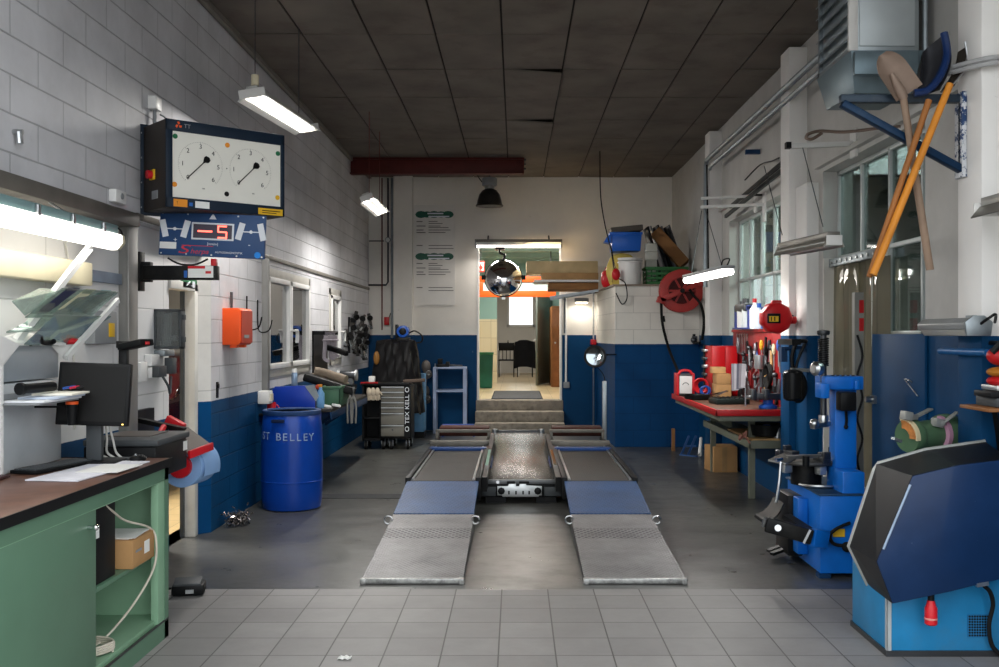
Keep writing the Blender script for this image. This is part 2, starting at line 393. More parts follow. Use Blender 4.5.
# steel band under the upper wall
M_band = pm('band_steel', '#6d6963', .5, .3, var=.15)
mb = MB(); mb.box(XL-.1, XL+.03, YF, 6.78, 2.40, 2.49); mb.box(XL-.1, XL+.02, 6.78, YB, 2.455, 2.50); struct(mb.build('trim_left', M_band, bevel=.006))
mb = MB(); mb.box(-2.68, -2.62, X(128, 1)and 6.74, 6.86, 0, 2.41); mb.box(-2.62, -2.60, 6.72, 6.88, 0, 2.41); struct(mb.build('trim_post', pm('post_steel', '#8b8a87', .45, .4, var=.1), bevel=.004))
mb = MB(); mb.tube([(XL+.03, YF, H-.05), (XL+.03, 15.5, H-.05)], .025); mb.box(XL, XL+.05, YF, YB, H-.03, H); struct(mb.build('trim_cornice', pm('edge_trim', '#77726b', .6)))
# --- back wall with raised doorway
DX0, DX1, DZ0, DZ1 = X(477, YB), X(562, YB), .53, Z(243, YB)
wall('wall_back', W_back, 'Y', YB, YB+.3, XL-.2, 2.95, 0, H+.1, ((DX0, DX1, 0, DZ1),))
mb = MB(); mb.box(X(393.5, 17.4), X(412.5, 17.4), YB-.12, YB, 0, H); struct(mb.build('pillar_back', W_back))
# --- steps up into the corridor
M_step = pm('worn_concrete', '#8c8478', .8, var=.35, scale=12, dirt='#3f3a34', damt=.8, dscale=6., bump=.5)
mb = MB()
for k in range(3): mb.box(DX0-.02, DX1+.02, 16.9+.29*k, YB+.35, .177*k, .177*(k+1)-.001)
struct(mb.build('steps', M_step, bevel=.015))
# --- right wall, pillars and window openings
RW1 = (9.95, 12.8, BLUE_R, 3.12); RW2 = (6.67, 8.89, BLUE_R, 3.12); RD = (7.66, 8.89, 0, 2.35)
wall('wall_right', W_right, 'X', XR, XR+.26, YF, YB+.3, 0, H+.1, (RW1, RW2, RD))
for k, yp in enumerate((13.25, 9.38, 5.5)):
    struct(MB().box(2.56, XR+.01, yp, yp+.3, 0, H-.06).build('pillar_right', W_pil, bevel=.01))
struct(MB().box(2.62, XR+.01, 9.02, 9.38, 0, 3.05).build('pillar_right', W_pil, bevel=.01))
# horizontal lintel ledge over the right windows
mb = MB(); mb.box(XR-.05, XR+.02, 9.69, 13.24, 3.30, 3.36); mb.box(XR-.05, XR+.02, 5.81, 9.01, 3.16, 3.2); struct(mb.build('trim_right', W_right))
# windows: steel frames with mullions, panes as children
M_frame = pm('window_steel', '#b4b9b8', .4, .3, var=.08)
def window(name, xf, y0, y1, z0, z1, mull, tz, gl, w=.035, below=None, fm=None):
    r = thing(name, None, None, (xf, y0, z0)); r['kind'] = 'structure'
    mb = MB(); d = .05
    zb = z0
    for yy in [y0+w/2, y1-w/2]+list(mull): mb.box(xf-d/2, xf+d/2, yy-w/2, yy+w/2, z0, z1)
    for zz in (z0+w/2, z1-w/2): mb.box(xf-d/2, xf+d/2, y0, y1, zz-w/2, zz+w/2)
    if tz: mb.box(xf-d/2, xf+d/2, y0, y1, tz-w/2, tz+w/2)
    mb.build('window_frame', fm or M_frame, r, bevel=.004)
    eds = [y0]+sorted(mull)+[y1]
    for a, b in zip(eds, eds[1:]):
        for c, e in (((z0, tz), (tz, z1)) if tz else ((z0, z1),)):
            if below and a < below and e <= tz: continue
            MB().box(xf-.003, xf+.003, a+.01, b-.01, c+.01, e-.01).build('pane', gl, r, smooth=False)
    return r
XW = 2.88
window('window_1', XW, 9.95, 12.8, BLUE_R, 3.12, [9.95+.57*k for k in range(1, 5)], 2.36, M_glass)
# second window: doorway under its far half
r = thing('window_2', None, None, (XW, 6.67, BLUE_R)); r['kind'] = 'structure'
mb = MB()
for yy, za in ((6.685, BLUE_R), (7.04, BLUE_R), (7.66, BLUE_R), (8.28, 2.35), (8.87, 2.35)): mb.box(XW-.025, XW+.025, yy-.018, yy+.018, za, 3.12)
for a, b, zz in ((6.67, 7.66, BLUE_R+.018), (6.67, 8.89, 3.10), (6.67, 8.89, 2.35)): mb.box(XW-.025, XW+.025, a, b, zz-.018, zz+.018)
mb.build('window_frame', M_frame, r, bevel=.004)
for a, b in ((6.67, 7.04), (7.04, 7.66), (7.66, 8.28), (8.28, 8.87)):
    MB().box(XW-.003, XW+.003, a+.01, b-.01, 2.36, 3.1).build('pane', M_glassd, r, smooth=False)
    if b < 7.7: MB().box(XW-.003, XW+.003, a+.01, b-.01, BLUE_R+.02, 2.34).build('pane', M_glassd, r, smooth=False)
# left wall windows (white frames, two sashes and a narrow one)
def lwindow(name, h, sashes, handle):
    y0, y1, z0, z1 = h
    r = thing(name, None, None, (XL, y0, z0)); r['kind'] = 'structure'
    mb = MB(); w = .09
    fmat = pm('window_grey_wood', '#b9b6ae', .5, var=.08)
    for yy in (y0+w/2, y1-w/2): mb.box(XL-.10, XL+.012, yy-w/2, yy+w/2, z0, z1)
    for zz in (z0+w/2, z1-w/2): mb.box(XL-.10, XL+.012, y0, y1, zz-w/2, zz+w/2)
    mb.build('window_frame', fmat, r, bevel=.004)
    n = sashes; L = (y1-y0-2*w)/n
    for k in range(n):
        a, b = y0+w+L*k+.01, y0+w+L*(k+1)-.01; mb = MB(); s = .055
        for yy in (a+s/2, b-s/2): mb.box(XL-.07, XL+.03, yy-s/2, yy+s/2, z0+w, z1-w)
        for zz in (z0+w+s/2, z1-w-s/2): mb.box(XL-.07, XL+.03, a, b, zz-s/2, zz+s/2)
        sa = mb.build('sash', M_white, r, bevel=.005)
        MB().box(XL-.025, XL-.015, a+s, b-s, z0+w+s, z1-w-s).build('pane', M_glassl, sa, smooth=False)
        yh = b-.03 if k == 0 and n > 1 else (a+.03 if n > 1 else b-.03)
        mb = MB(); mb.cyl((XL+.03, yh, 1.72), (XL+.075, yh, 1.72), .012); mb.tube(spline([(XL+.072, yh, 1.72), (XL+.08, yh+.05, 1.72), (XL+.075, yh+.09, 1.66), (XL+.07, yh+.09, 1.58)], 4), .012); mb.build('handle', M_white, sa)
M_glassl = glass('reflective_pane', '#b5bcb9', .48, 0, (.7,.7,.7), .5)
lwindow('window_3', LW1, 2, True); lwindow('window_4', LW2, 1, True)
struct(MB().box(XL-.02, XL+.06, 10.15, 10.235, 1.05, 2.45).build('trim_window', pm('flashing_grey', '#7c7c7a', .5), bevel=.005))
# --- store block in the back right corner
b0 = [(1.475, 14.9, 0), (XR, 14.9, 0), (XR, YB, 0), (1.40, YB, 0)]
mb = MB(); mb.hexa(b0, [(p[0], p[1], 2.40) for p in b0]); struct(mb.build('wall_store', W_block, smooth=False))
b1 = [(1.445, 14.87, 2.40), (XR, 14.87, 2.40), (XR, YB, 2.40), (1.37, YB, 2.40)]
mb = MB(); mb.hexa(b1, [(p[0], p[1], 2.425) for p in b1]); struct(mb.build('trim_store', pm('store_lid', '#8d7f72', .7, var=.2), smooth=False))
# --- corridor behind the raised doorway and the room beyond
CZ = .53
M_ctile = tile_material('corridor_floor_tiles', .33, .33, 0, 0, '#c9b48f', '#8f7d60', rough=.3, var=.05)
struct(MB().box(-1.4, 1.5, YB+.3, 24.1, CZ-.1, CZ).build('floor_corridor', M_ctile)); struct(MB().box(-2.2, 2.6, 24.1, 30.2, CZ-.1, CZ).build('floor_room', M_ctile))
def cwall(name, uax):
    m, nt, b = nodes(name); g = N(nt, 'ShaderNodeNewGeometry'); s = N(nt, 'ShaderNodeSeparateXYZ'); nt.links.new(g.outputs['Position'], s.inputs[0])
    cb = N(nt, 'ShaderNodeCombineXYZ'); nt.links.new(s.outputs[uax], cb.inputs[0]); nt.links.new(s.outputs['Z'], cb.inputs[1])
    br = N(nt, 'ShaderNodeTexBrick', **{'Scale': 1., 'Mortar Size': .004, 'Brick Width': .3, 'Row Height': .4}); br.offset = 0.
    br.inputs['Color1'].default_value = (*lin('#d9c9a8'), 1); br.inputs['Color2'].default_value = (*lin('#e2d4b6'), 1); br.inputs['Mortar'].default_value = (*lin('#a6967a'), 1)
    nt.links.new(cb.outputs[0], br.inputs['Vector'])
    lt = N(nt, 'ShaderNodeMath', operation='LESS_THAN'); lt.inputs[1].default_value = 2.05; nt.links.new(s.outputs['Z'], lt.inputs[0])
    nt.links.new(mixc(nt, lt.outputs[0], lin('#8fb3ad'), br.outputs['Color']), b.inputs['Base Color']); b.inputs['Roughness'].default_value = .35
    return m
M_cw = cwall('corridor_tiles_side', 'Y'); M_cw2 = cwall('corridor_tiles_end', 'X')
struct(MB().box(-1.5, -1.4, YB+.3, 24.1, CZ-.1, 3.5).build('wall_corridor_left', M_cw)); struct(MB().box(1.5, 1.6, YB+.3, 24.1, CZ-.1, 3.5).build('wall_corridor_right', M_cw))
wall('wall_corridor_end', M_cw2, 'Y', 24.0, 24.1, -1.4, 1.5, CZ, 3.5, ((X(497, 24), X(551.5, 24), CZ, 2.65),))
M_cc = pm('corridor_ceiling', '#9fb5ae', .7, var=.05)
mb = MB(); mb.box(-1.5, 1.6, YB+.3, 24.1, 3.4, 3.5)
for yy in (19.4, 21.0, 22.6): mb.box(-1.4, 1.5, yy, yy+.1, 3.3, 3.4)
struct(mb.build('ceiling_corridor', M_cc))
wall('wall_room_end', W_plain, 'Y', 30.0, 30.2, -2.2, 2.6, CZ, 3.4, ((X(509, 30), X(533, 30), Z(325, 30), 2.95),))
struct(MB().box(-2.3, -2.2, 24.1, 30.2, CZ-.1, 3.4).build('wall_room_left', W_plain)); struct(MB().box(2.6, 2.7, 24.1, 30.2, CZ-.1, 3.4).build('wall_room_right', W_plain))
struct(MB().box(-2.3, 2.7, 24.1, 30.2, 3.3, 3.4).build('ceiling_room', M_whitep))
struct(MB().box(-2.3, -1.3, 24.02, 24.1, CZ, 3.4).build('wall_room_front', W_plain)); struct(MB().box(1.5, 2.7, 24.02, 24.1, CZ, 3.4).build('wall_room_front', W_plain))
r = thing('window_5', None, None, P(521, 327, 30)); r['kind'] = 'structure'
mb = MB(); a, b, c, d = X(507, 30), X(535, 30), Z(327, 30), 2.98
mb.box(a, a+.07, 29.96, 30.05, c, d); mb.box(b-.07, b, 29.96, 30.05, c, d); mb.box(a, b, 29.96, 30.05, c, c+.07); mb.box(a, b, 29.96, 30.05, d-.07, d); mb.build('window_frame', M_white, r, bevel=.006)
MB().box(a+.07, b-.07, 30.0, 30.006, c+.07, d-.07).build('pane', M_clearg, r, smooth=False)
# doorway lining of the raised opening
mb = MB(); mb.box(DX0-.0, DX0+.03, YB-.01, YB+.31, CZ, DZ1); mb.box(DX1-.03, DX1, YB-.01, YB+.31, CZ, DZ1); mb.box(DX0, DX1, YB-.01, YB+.31, DZ1-.03, DZ1); struct(mb.build('trim_doorway', M_whitep))
# corridor door, standing open
r = thing('door_1', None, None, (.84, 23.95, CZ)); r['kind'] = 'structure'
M_doorg = pm('door_grey_green', '#6f7671', .4, var=.06)
d0, d1 = Vector((.83, 23.95, 0)), Vector((.44, 22.45, 0)); dd = (d1-d0).normalized(); nn = Vector((-dd.y, dd.x, 0))*.045
mb = MB(); mb.hexa([d0+Vector((0,0,CZ+.01)), d1+Vector((0,0,CZ+.01)), d1+nn+Vector((0,0,CZ+.01)), d0+nn+Vector((0,0,CZ+.01))], [d0+Vector((0,0,2.6)), d1+Vector((0,0,2.6)), d1+nn+Vector((0,0,2.6)), d0+nn+Vector((0,0,2.6))]); mb.build('door_leaf', M_doorg, r, bevel=.005)
hx = d1-dd*.09-nn*.3
mb = MB(); mb.cyl(hx+Vector((0,0,1.55)), hx-nn*1.2+Vector((0,0,1.55)), .012); mb.beam(hx-nn*1.2+Vector((0,0,1.55)), hx-nn*1.2-dd*.12+Vector((0,0,1.55)), .02, .02); mb.build('handle', M_alu, r)
# --- annex seen through the right-hand windows
struct(MB().box(3.0, 7.2, 3, 16.0, -.1, 0).build('floor_annex', pm('annex_floor', '#7d7c78', .5)))
struct(MB().box(7.0, 7.2, 3, 16.0, 0, 4.0).build('wall_annex_right', W_annex))
wall('wall_annex_end', W_annex, 'Y', 15.8, 16.0, 2.99, 7.0, 0, 4.0, ((3.25, 5.0, 0, 2.62),))
struct(MB().box(3.0, 7.2, 3.0, 3.2, 0, 4.0).build('wall_annex_front', W_annex)); struct(MB().box(2.99, 7.2, 3, 16.0, 3.9, 4.1).build('ceiling_annex', pm('annex_ceiling', '#77756f', .8)))
struct(MB().box(-14, 14, 30.4, 60, -.14, -.02).build('ground_rear', pm('rear_yard', '#a8a69f', .8))); struct(MB().box(3.0, 14, 16.0, 30, -.14, -.02).build('ground_side', pm('rear_yard', '#a8a69f', .8)))
area('annex_light', (4.6, 9.5, 3.6), (0,0,0), 1.5, 5, 260, (.97, 1, .98))
for k_, yy in enumerate((8.0, 11.0)):
    r = thing('annex_lamp', ('fluorescent lamp under the ceiling of the next hall, nearer one', 'fluorescent lamp under the ceiling of the next hall, farther one')[k_], 'lamp', (4.6, yy, 3.7)); MB().box(4.5, 4.7, yy-.7, yy+.7, 3.72, 3.8).build('housing', M_whitep, r); MB().cyl((4.6, yy-.68, 3.69), (4.6, yy+.68, 3.69), .03).build('tube', M_tube, r)
MB_j = MB(); MB_j.box(2.728, 2.99, 8.868, 8.89, 0, 2.35); struct(MB_j.build('trim_jamb', W_plain))
# --- office / garage behind the left doorway
struct(MB().box(-6.2, -2.74, 5.5, 13.8, -.1, 0).build('floor_office', tile_material('office_floor_tiles', .3, .3, 0, 0, '#c2a878', '#8d7a58', rough=.4)))
struct(MB().box(-6.3, -6.2, 5.5, 15.5, 0, 2.9).build('wall_office_left', W_plain)); struct(MB().box(-6.2, -2.74, 15.4, 15.5, 0, 2.9).build('wall_office_end', W_plain))
struct(MB().box(-6.2, -2.74, 5.4, 5.5, 0, 2.9).build('wall_office_front', W_plain)); struct(MB().box(-6.3, -2.74, 5.4, 15.5, 2.9, 3.0).build('ceiling_office', W_plain)); struct(MB().box(-6.2, -2.74, 13.8, 15.4, -.1, 0).build('floor_office_rear', M_floor))
area('office_fill', (-4.2, 9., 2.8), (0,0,0), 1, 1, 110, (1, .97, .92))  # added fill without a fixture, keeps the office from going black
r = thing('door_2', None, None, (-2.7, 8.3, 0)); r['kind'] = 'structure'
mb = MB(); mb.box(-2.76, -2.655, 8.27, 8.35, 0, 2.09); mb.box(-2.76, -2.655, 7.70, 8.35, 2.03, 2.10); mb.build('door_frame', pm('door_frame_white', '#d8d6d0', .45, dirt='#8d867a', damt=.3), r, bevel=.005)
mb = MB(); mb.box(-2.77, -2.74, 8.24, 8.27, 0, 2.03); mb.build('seal', M_greyd, r)
# red steel beam under the ceiling
mb = MB(); yb, xe = 15.6, X(524, 15.6); zt, zb = H-.012, Z(174.5, 15.6)
mb.box(XL, xe, yb-.09, yb+.09, zt-.018, zt); mb.box(XL, xe, yb-.09, yb+.09, zb, zb+.018); mb.box(XL, xe, yb-.006, yb+.006, zb, zt); mb.box(xe-.02, xe, yb-.085, yb+.085, zb, zt)
M_beam = pm('beam_red', '#5a211c', .55, .1, var=.2, dirt='#33150f'); struct(mb.build('beam', M_beam, bevel=.003))
for k in range(3):
    mb = MB(); mb.cyl((xe, yb-.05, zb+.08+.07*k), (xe+.03, yb-.05, zb+.08+.07*k), .015, n=6); tag(mb.build('bolt', M_dsteel), kind='structure')
# ================================================================== LEFT FRONT: bench, board, monitor, signs
r = thing('storage_bench', 'green steel storage bench with brown worktop and one open compartment', 'cabinet', (-2.27, 4.4, 0))
x0, x1, y0, y1 = -2.66, -1.935, 3.2, 5.56
mb = MB(); mb.box(x0, x1+.015, y0, y1+.015, .945, .985); mb.build('worktop', pm('worktop_brown', '#6d4a3c', .35, var=.2, scale=8, dirt='#8b6c5c', damt=.5), r, bevel=.004)
mb = MB(); mb.box(x1+.015, x1+.022, y0, y1+.02, .942, .988); mb.box(x0, x1+.022, y1+.015, y1+.022, .942, .988); mb.build('edge_strip', M_black, r)
mb = MB()
mb.box(x0, x0+.02, y0, y1, .06, .945); mb.box(x0, x1-.02, y0, y1, .1, .125); mb.box(x0, x1, y0, y1, .92, .945)
mb.box(x0, x1-.01, y1-.035, y1, 0, .945); mb.box(x0, x1-.01, y0, y0+.03, 0, .945)
mb.box(x1-.04, x1, y1-.155, y1, 0, .945); mb.box(x1-.03, x1, y0, y1, .865, .945); mb.box(x1-.03, x1-.005, y0, y1, 0, .1); mb.box(x0, x0+.5, 4.45, 4.47, .1, .945)
mb.build('carcass', M_greenl, r, bevel=.003)
mb = MB(); mb.box(x1-.022, x1, y0, 4.61, .095, .87); sl = mb.build('door', M_green, r, bevel=.004)
mb = MB(); mb.cyl((x1, 4.52, .80), (x1+.03, 4.52, .80), .011); mb.sph((x1+.035, 4.52, .80), .015); mb.build('knob', M_chrome, sl)
mb = MB(); mb.box(x0, x1-.05, 4.45, y1-.035, .45, .472); mb.build('shelf', M_green, r, bevel=.003)
mb = MB(); mb.box(x1-.008, x1+.004, y0, y1, .095, .105); mb.box(x1-.03, x1-.026, 4.6, y1-.04, .1, .118); mb.build('rail', M_dsteel, r)
# front-facing green skin
mb = MB(); mb.box(x1-.002, x1+.003, y1-.06, y1, .0, .945); mb.box(x1-.002, x1+.003, y0, y1, .872, .94); mb.box(x1-.004, x1+.003, y0, y1, 0, .094); mb.build('front_frame', M_green, r)

r = thing('computer_tower', 'black computer tower on the shelf of the green bench', 'computer', (-2.12, 4.83, .474))
mb = MB(); mb.box(-2.38, -2.0, 4.735, 4.995, .474, .87); mb.build('case', M_black, r, bevel=.006)
mb = MB(); mb.box(-2.3, -2.05, 4.731, 4.735, .5, .85); mb.build('side_panel', pm('tower_panel', '#20242c', .4), r)
mb = MB(); mb.box(-2.0, -1.996, 4.75, 4.79, .70, .76); mb.build('paper_label', M_paper, r)
r = thing('cardboard_box', 'small cardboard box with paper sheets on top, inside the open green bench', 'box', (-2.12, 5.15, .474))
mb = MB(); mb.box(-2.33, -1.955, 5.10, 5.41, .474, .62); mb.build('carton', M_card, r, bevel=.004)
MB().box(-1.955, -1.953, 5.26, 5.33, .52, .585).build('paper_label', M_paper, r); MB().box(-1.955, -1.953, 5.14, 5.22, .55, .562).build('printed_line', M_grey, r)
mb = MB()
for k in range(3): mb.ob((-2.13+.01*k, 5.26-.01*k, .623+.0035*k), (.30, .26, .003), (0, 0, .06*k-.05))
tag(mb.build('paper_sheets', M_paper), 'white paper sheets lying on the cardboard box inside the green bench', 'paper')
mb = MB(); mb.tube(spline([(-2.02, 4.72, .93), (-2.0, 4.95, .80), (-2.0, 5.12, .72), (-1.97, 5.36, .64), (-1.945, 5.40, .57), (-1.945, 5.37, .42), (-2.0, 5.22, .26), (-2.06, 5.0, .15), (-2.1, 4.9, .135)], 8), .006)
mb.tube(spline([(-2.1+.14*math.cos(a*.9), 4.86+.12*math.sin(a*.9), .134+.0015*a) for a in range(0, 29)], 3), .006); tag(mb.build('cable', pm('cable_beige', '#cdc6b6', .5)), 'pale cable hanging inside the green bench and coiled on its bottom', 'cable')
# foot pedal on the tiles
r = thing('foot_pedal', 'black foot pedal on the tiles beyond the green bench', 'pedal', P(188, 601, 6.4))
c = Vector((X(189, 6.45), 6.45, 0))
mb = MB(); mb.ob(c+Vector((0,0,.04)), (.2, .16, .07), (0,0,.2)); mb.build('housing', M_black, r, bevel=.015)
mb = MB(); mb.ob(c+Vector((.0,-.02,.085)), (.17, .12, .018), (.18,0,.2)); mb.build('treadle', M_greyd, r, bevel=.006)
mb = MB(); mb.ob(c+Vector((.03,-.082,.035)), (.05, .005, .025), (0,0,.2)); mb.build('badge', M_alu, r)
mb = MB(); mb.tube(spline([c+Vector((-.08,.03,.03)), c+Vector((-.2,.05,.015)), c+Vector((-.3,-.05,.012)), c+Vector((-.42,.05,.012))], 6), .008); mb.build('cord', M_black, r)

# --- grey wall unit with papers
r = thing('pegboard_panel', 'tall pale grey metal panel unit standing at the back of the green bench', 'panel', (-2.58, 5.0, .987))
mb = MB(); mb.box(-2.655, -2.50, 3.6, 5.5, .987, 1.43); mb.build('lower_panel', pm('panel_pale', '#c4cbd0', .4, .2, var=.06), r, bevel=.006)
mb = MB(); mb.box(-2.655, -2.515, 3.6, 5.5, 1.437, 1.615); mb.build('upper_panel', pm('panel_grey', '#a7b0b8', .4, .2, var=.06), r, bevel=.006)
mb = MB(); mb.box(-2.50, -2.475, 4.80, 4.83, .99, 1.62)
for k in range(22): mb.box(-2.474, -2.472, 4.81, 4.82, 1.0+.028*k, 1.012+.028*k)
mb.build('slotted_post', M_white, r)
r = thing('magazine_shelf', 'narrow shelf fixed across the pale grey panel, carrying magazines and pens', 'shelf', (-2.42, 5.1, 1.335))
mb = MB(); mb.box(-2.50, -2.30, 4.82, 5.48, 1.33, 1.338); mb.box(-2.50, -2.495, 4.82, 5.48, 1.33, 1.38); mb.build('tray', M_grey, r, bevel=.002)
for k, (c, lab) in enumerate((('#dfe2e6', 'white magazine at the bottom of the pile on the panel shelf'), ('#b9c4d6', 'bluish magazine in the middle of the pile on the panel shelf'), ('#ebe7da', 'cream magazine on top of the pile on the panel shelf'))):
    tag(MB().ob((-2.385+.02*k, 5.14+.06*k, 1.345+.0125*k), (.2, .6-.06*k, .011), (0, 0, .03*k)).build('magazine', pm('cover%d' % k, c, .4), bevel=.002), lab, 'magazine', 'magazines on the panel shelf')
mb = MB(); mb.cyl((-2.40, 4.86, 1.408), (-2.36, 5.10, 1.408), .024); mb.cyl((-2.405, 4.84, 1.408), (-2.40, 4.86, 1.408), .030); tag(mb.build('torch', M_black), 'black torch lying on the magazines of the panel shelf', 'torch')
for k, (c, nm) in enumerate((('#2b4f9a', 'blue'), ('#c2304a', 'red'), ('#2a2a2c', 'black'))):
    a = Vector((-2.335+.022*k, 5.16+.03*k, 1.395)); tag(MB().cyl(a, a+Vector((.03, .24, .012)), .006).build('pen', pm('pen'+nm, c)), nm+' pen lying on the magazines in front of the monitor', 'pen', 'pens on the panel shelf')
# pen pot clipped beside the shelf
r = thing('pen_holder', 'orange-rimmed black pen holder hung between the pale panel and the monitor', 'holder', P(72, 428, 5.2))
p = P(72, 402, 5.2); mb = MB(); mb.lathe([(.020, 0), (.028, .11), (.024, .112), (.018, .004)], p-Vector((0,0,.12)), n=14); mb.build('cup', M_black, r)
mb = MB(); mb.lathe([(.031, 0), (.031, .015)], p-Vector((0,0,.012)), n=14); mb.build('rim', M_orange, r)
mb = MB(); mb.box(-2.505, p.x-.02, 5.19, 5.21, p.z-.03, p.z-.02); mb.build('clip', M_black, r)

# --- monitor, keyboard, paper, mouse
r = thing('computer_monitor', 'black flat computer monitor on the green bench, screen switched off', 'monitor', (-2.24, 5.3, .987), R(4))
f = fr(r); 
zc = Z(394, 5.3)-.987
def fm(): return MB(ROOT[r.name]@Matrix.Translation((.01, -.02, zc))@Matrix.Rotation(R(-6), 4, 'X')@Matrix.Rotation(R(2), 4, 'Y'))
f.box(-.13, .13, -.06, .14, 0, .015); f.build('base', M_black, r, bevel=.006)
f = fr(r); f.box(-.05, .03, .03, .075, .012, .30); f.build('stand', M_greyd, r, bevel=.006)
f = fm(); f.box(-.185, .185, -.012, .03, -.165, .165); f.build('casing', M_black, r, bevel=.006)
f = fm(); f.box(-.168, .168, -.0145, -.0125, -.143, .148); f.build('screen', pm('screen_off', '#121212', .4, var=.05), r)
f = fm(); f.box(.158, .166, -.0150, -.0125, -.158, -.152); f.build('power_lamp', em('amber_led', '#ffd06a', 2.), r)
r = thing('barcode_scanner', 'black scanner head on a black post behind the monitor', 'scanner', (X(124, 5.42), 5.42, .987))
xx = X(124, 5.42); mb = MB(); mb.box(xx-.022, xx+.022, 5.40, 5.44, Z(412, 5.42), Z(342, 5.42)); mb.box(xx-.20, xx, 5.405, 5.43, Z(412, 5.42), Z(405, 5.42)); mb.box(xx-.035, xx+.035, 5.395, 5.445, Z(348, 5.42), Z(341, 5.42)); mb.build('post', M_black, r, bevel=.004)
mb = MB(); mb.beam((xx+.0, 5.42, Z(347, 5.42)), P(147, 342, 5.35), .10, .035); mb.build('head', M_black, r, bevel=.006)
mb = MB(); mb.ob(P(147.5, 343, 5.34), (.006, .05, .015)); mb.build('red_window', M_redp, r)
r = thing('keyboard', 'black keyboard lying on the green bench before the pale panel', 'keyboard', (-2.3, 5.0, .987))
M_ = Matrix.Translation((-2.36, 5.12, .988))@Matrix.Rotation(R(76), 4, 'Z')
mb = MB(M_); mb.box(-.23, .23, -.075, .075, 0, .018); mb.build('case', M_black, r, bevel=.004)
mb = MB(M_)
for i in range(18):
    for j in range(5): mb.box(-.215+.0238*i, -.195+.0238*i, -.062+.0255*j, -.041+.0255*j, .018, .024)
mb.build('keys', M_greyd, r)
tag(MB().ob((-2.13, 5.02, .991), (.26, .72, .006), (0,0,-.10)).build('paper_pad', pm('pad_white', '#dcdce4', .8)), 'large white paper desk pad lying on the green bench', 'paper')
tag(MB().ob((-2.05, 5.05, .997), (.21, .30, .003), (0,0,-.05)).build('paper_sheet', M_paper), 'single white sheet lying on the desk pad of the green bench', 'paper')
r = thing('computer_mouse', 'black computer mouse at the far end of the green bench', 'mouse', P(138, 459, 5.42))
c = Vector((X(138, 5.42), 5.42, .987)); mb = MB(); mb.sph(c+Vector((0,0,.014)), .05, (.9, 1.05, .42)); mb.build('shell', M_black, r)
mb = MB(); mb.cyl(c+Vector((-.004,-.03,.036)), c+Vector((.004,-.03,.036)), .007); mb.build('wheel', M_grey, r)
tag(MB().ob((X(112, 5.45), 5.47, .994), (.24, .07, .012), (0,0,.05)).build('notebook', M_greyd, bevel=.003), 'dark grey notebook under the monitor on the green bench', 'notebook')
tag(MB().ob((X(3, 4.82), 4.7, .993), (.10, .22, .013), (0,0,.1)).build('wallet', pm('wallet_maroon', '#3d1f22', .5), bevel=.003), 'dark maroon wallet on the near end of the brown worktop', 'wallet')
for k in range(3):
    dx = .012*k; mb = MB(); mb.tube(spline([P(103+3*k, 424, 5.42), P(101+6*k, 440, 5.45), P(98+9*k, 452, 5.48), P(108+7*k, 458, 5.5)], 6), .006)
    tag(mb.build('cable', pm('cable_white', '#d6d5cf', .45)), ['white cable hanging from the monitor, leftmost of three', 'white cable hanging from the monitor, middle of three', 'white cable hanging from the monitor, nearest the printer'][k], 'cable', 'white monitor cables')

# --- printer on a stand beyond the bench
r = thing('printer', 'black desktop printer with grey lid beyond the end of the green bench', 'printer', (-2.25, 5.97, .845))
mb = MB(); mb.box(-2.46, -2.045, 5.68, 6.22, .845, 1.035); mb.build('body', M_black, r, bevel=.012)
mb = MB(); mb.box(-2.46, -2.03, 5.67, 6.23, 1.035, 1.075); mb.build('lid', M_greyd, r, bevel=.012)
mb = MB(); mb.box(-2.40, -2.14, 5.85, 6.15, 1.075, 1.08); mb.build('lid_inset', pm('printer_brown', '#5c5450', .5), r)
mb = MB(); mb.box(-2.03, -2.028, 6.1, 6.17, .965, 1.02); mb.build('paper_label', M_paper, r)
mb = MB(); mb.hexa([(-2.06,5.67,.9),(-2.2,5.67,.9),(-2.2,5.60,.895),(-2.06,5.60,.895)], [(-2.06,5.67,.91),(-2.2,5.67,.91),(-2.2,5.6,.905),(-2.06,5.6,.905)]); mb.build('paper_tray', M_grey, r)
r = thing('printer_stand', 'small dark stand carrying the printer behind the green bench', 'stand', (-2.3, 5.95, 0))
mb = MB(); mb.box(-2.46, -2.21, 5.70, 6.2, .815, .845); mb.build('top', M_greyd, r)
for a, b in ((-2.45, 5.71), (-2.25, 5.71), (-2.45, 6.16), (-2.25, 6.16)): MB().box(a, a+.03, b, b+.03, 0, .815).build('leg', M_blackm, r)
# --- blue paper roll on its red wall holder
yc = 6.45; c = P(181, 466, yc)
r = thing('paper_roll', 'pale blue wiping paper roll in the red holder beside the doorway', 'paper roll', c)
mb = MB(); mb.lathe([(.035, 0), (.138, 0), (.14, .005), (.14, .245), (.138, .25), (.035, .25)], c, (.12, 1, 0), n=40); mb.build('paper', pm('roll_blue', '#8aaedd', .85, var=.04), r)
mb = MB(); mb.grid(lambda u, v: c+Vector((.141*math.cos(.9-1.25*u)+.012*u+.03*v, .01+.235*v, .141*math.sin(.9-1.25*u)-.02*u*u)), 8, 2, (.002,0,0)); mb.build('loose_sheet', pm('roll_blue', ''), r)
r = thing('roll_holder', 'red metal roll holder with brown flap fixed beside the doorway', 'holder', c)
ca = c+Vector((-.0, -.035, 0)); 
mb = MB(); mb.lathe([(.012, 0), (.075, .0), (.075, .03), (.034, .034), (.034, .29), (.06, .294), (.06, .30)], ca, (.12, 1, 0), n=24); mb.build('spindle', M_redp, r)
mb = MB(); mb.tube(spline([ca+Vector((0,-.012,0)), ca+Vector((-.16,.0,.05)), ca+Vector((-.20,.1,.12)), ca+Vector((-.24,.40,.22))], 5), .02); mb.build('arm', M_redp, r)
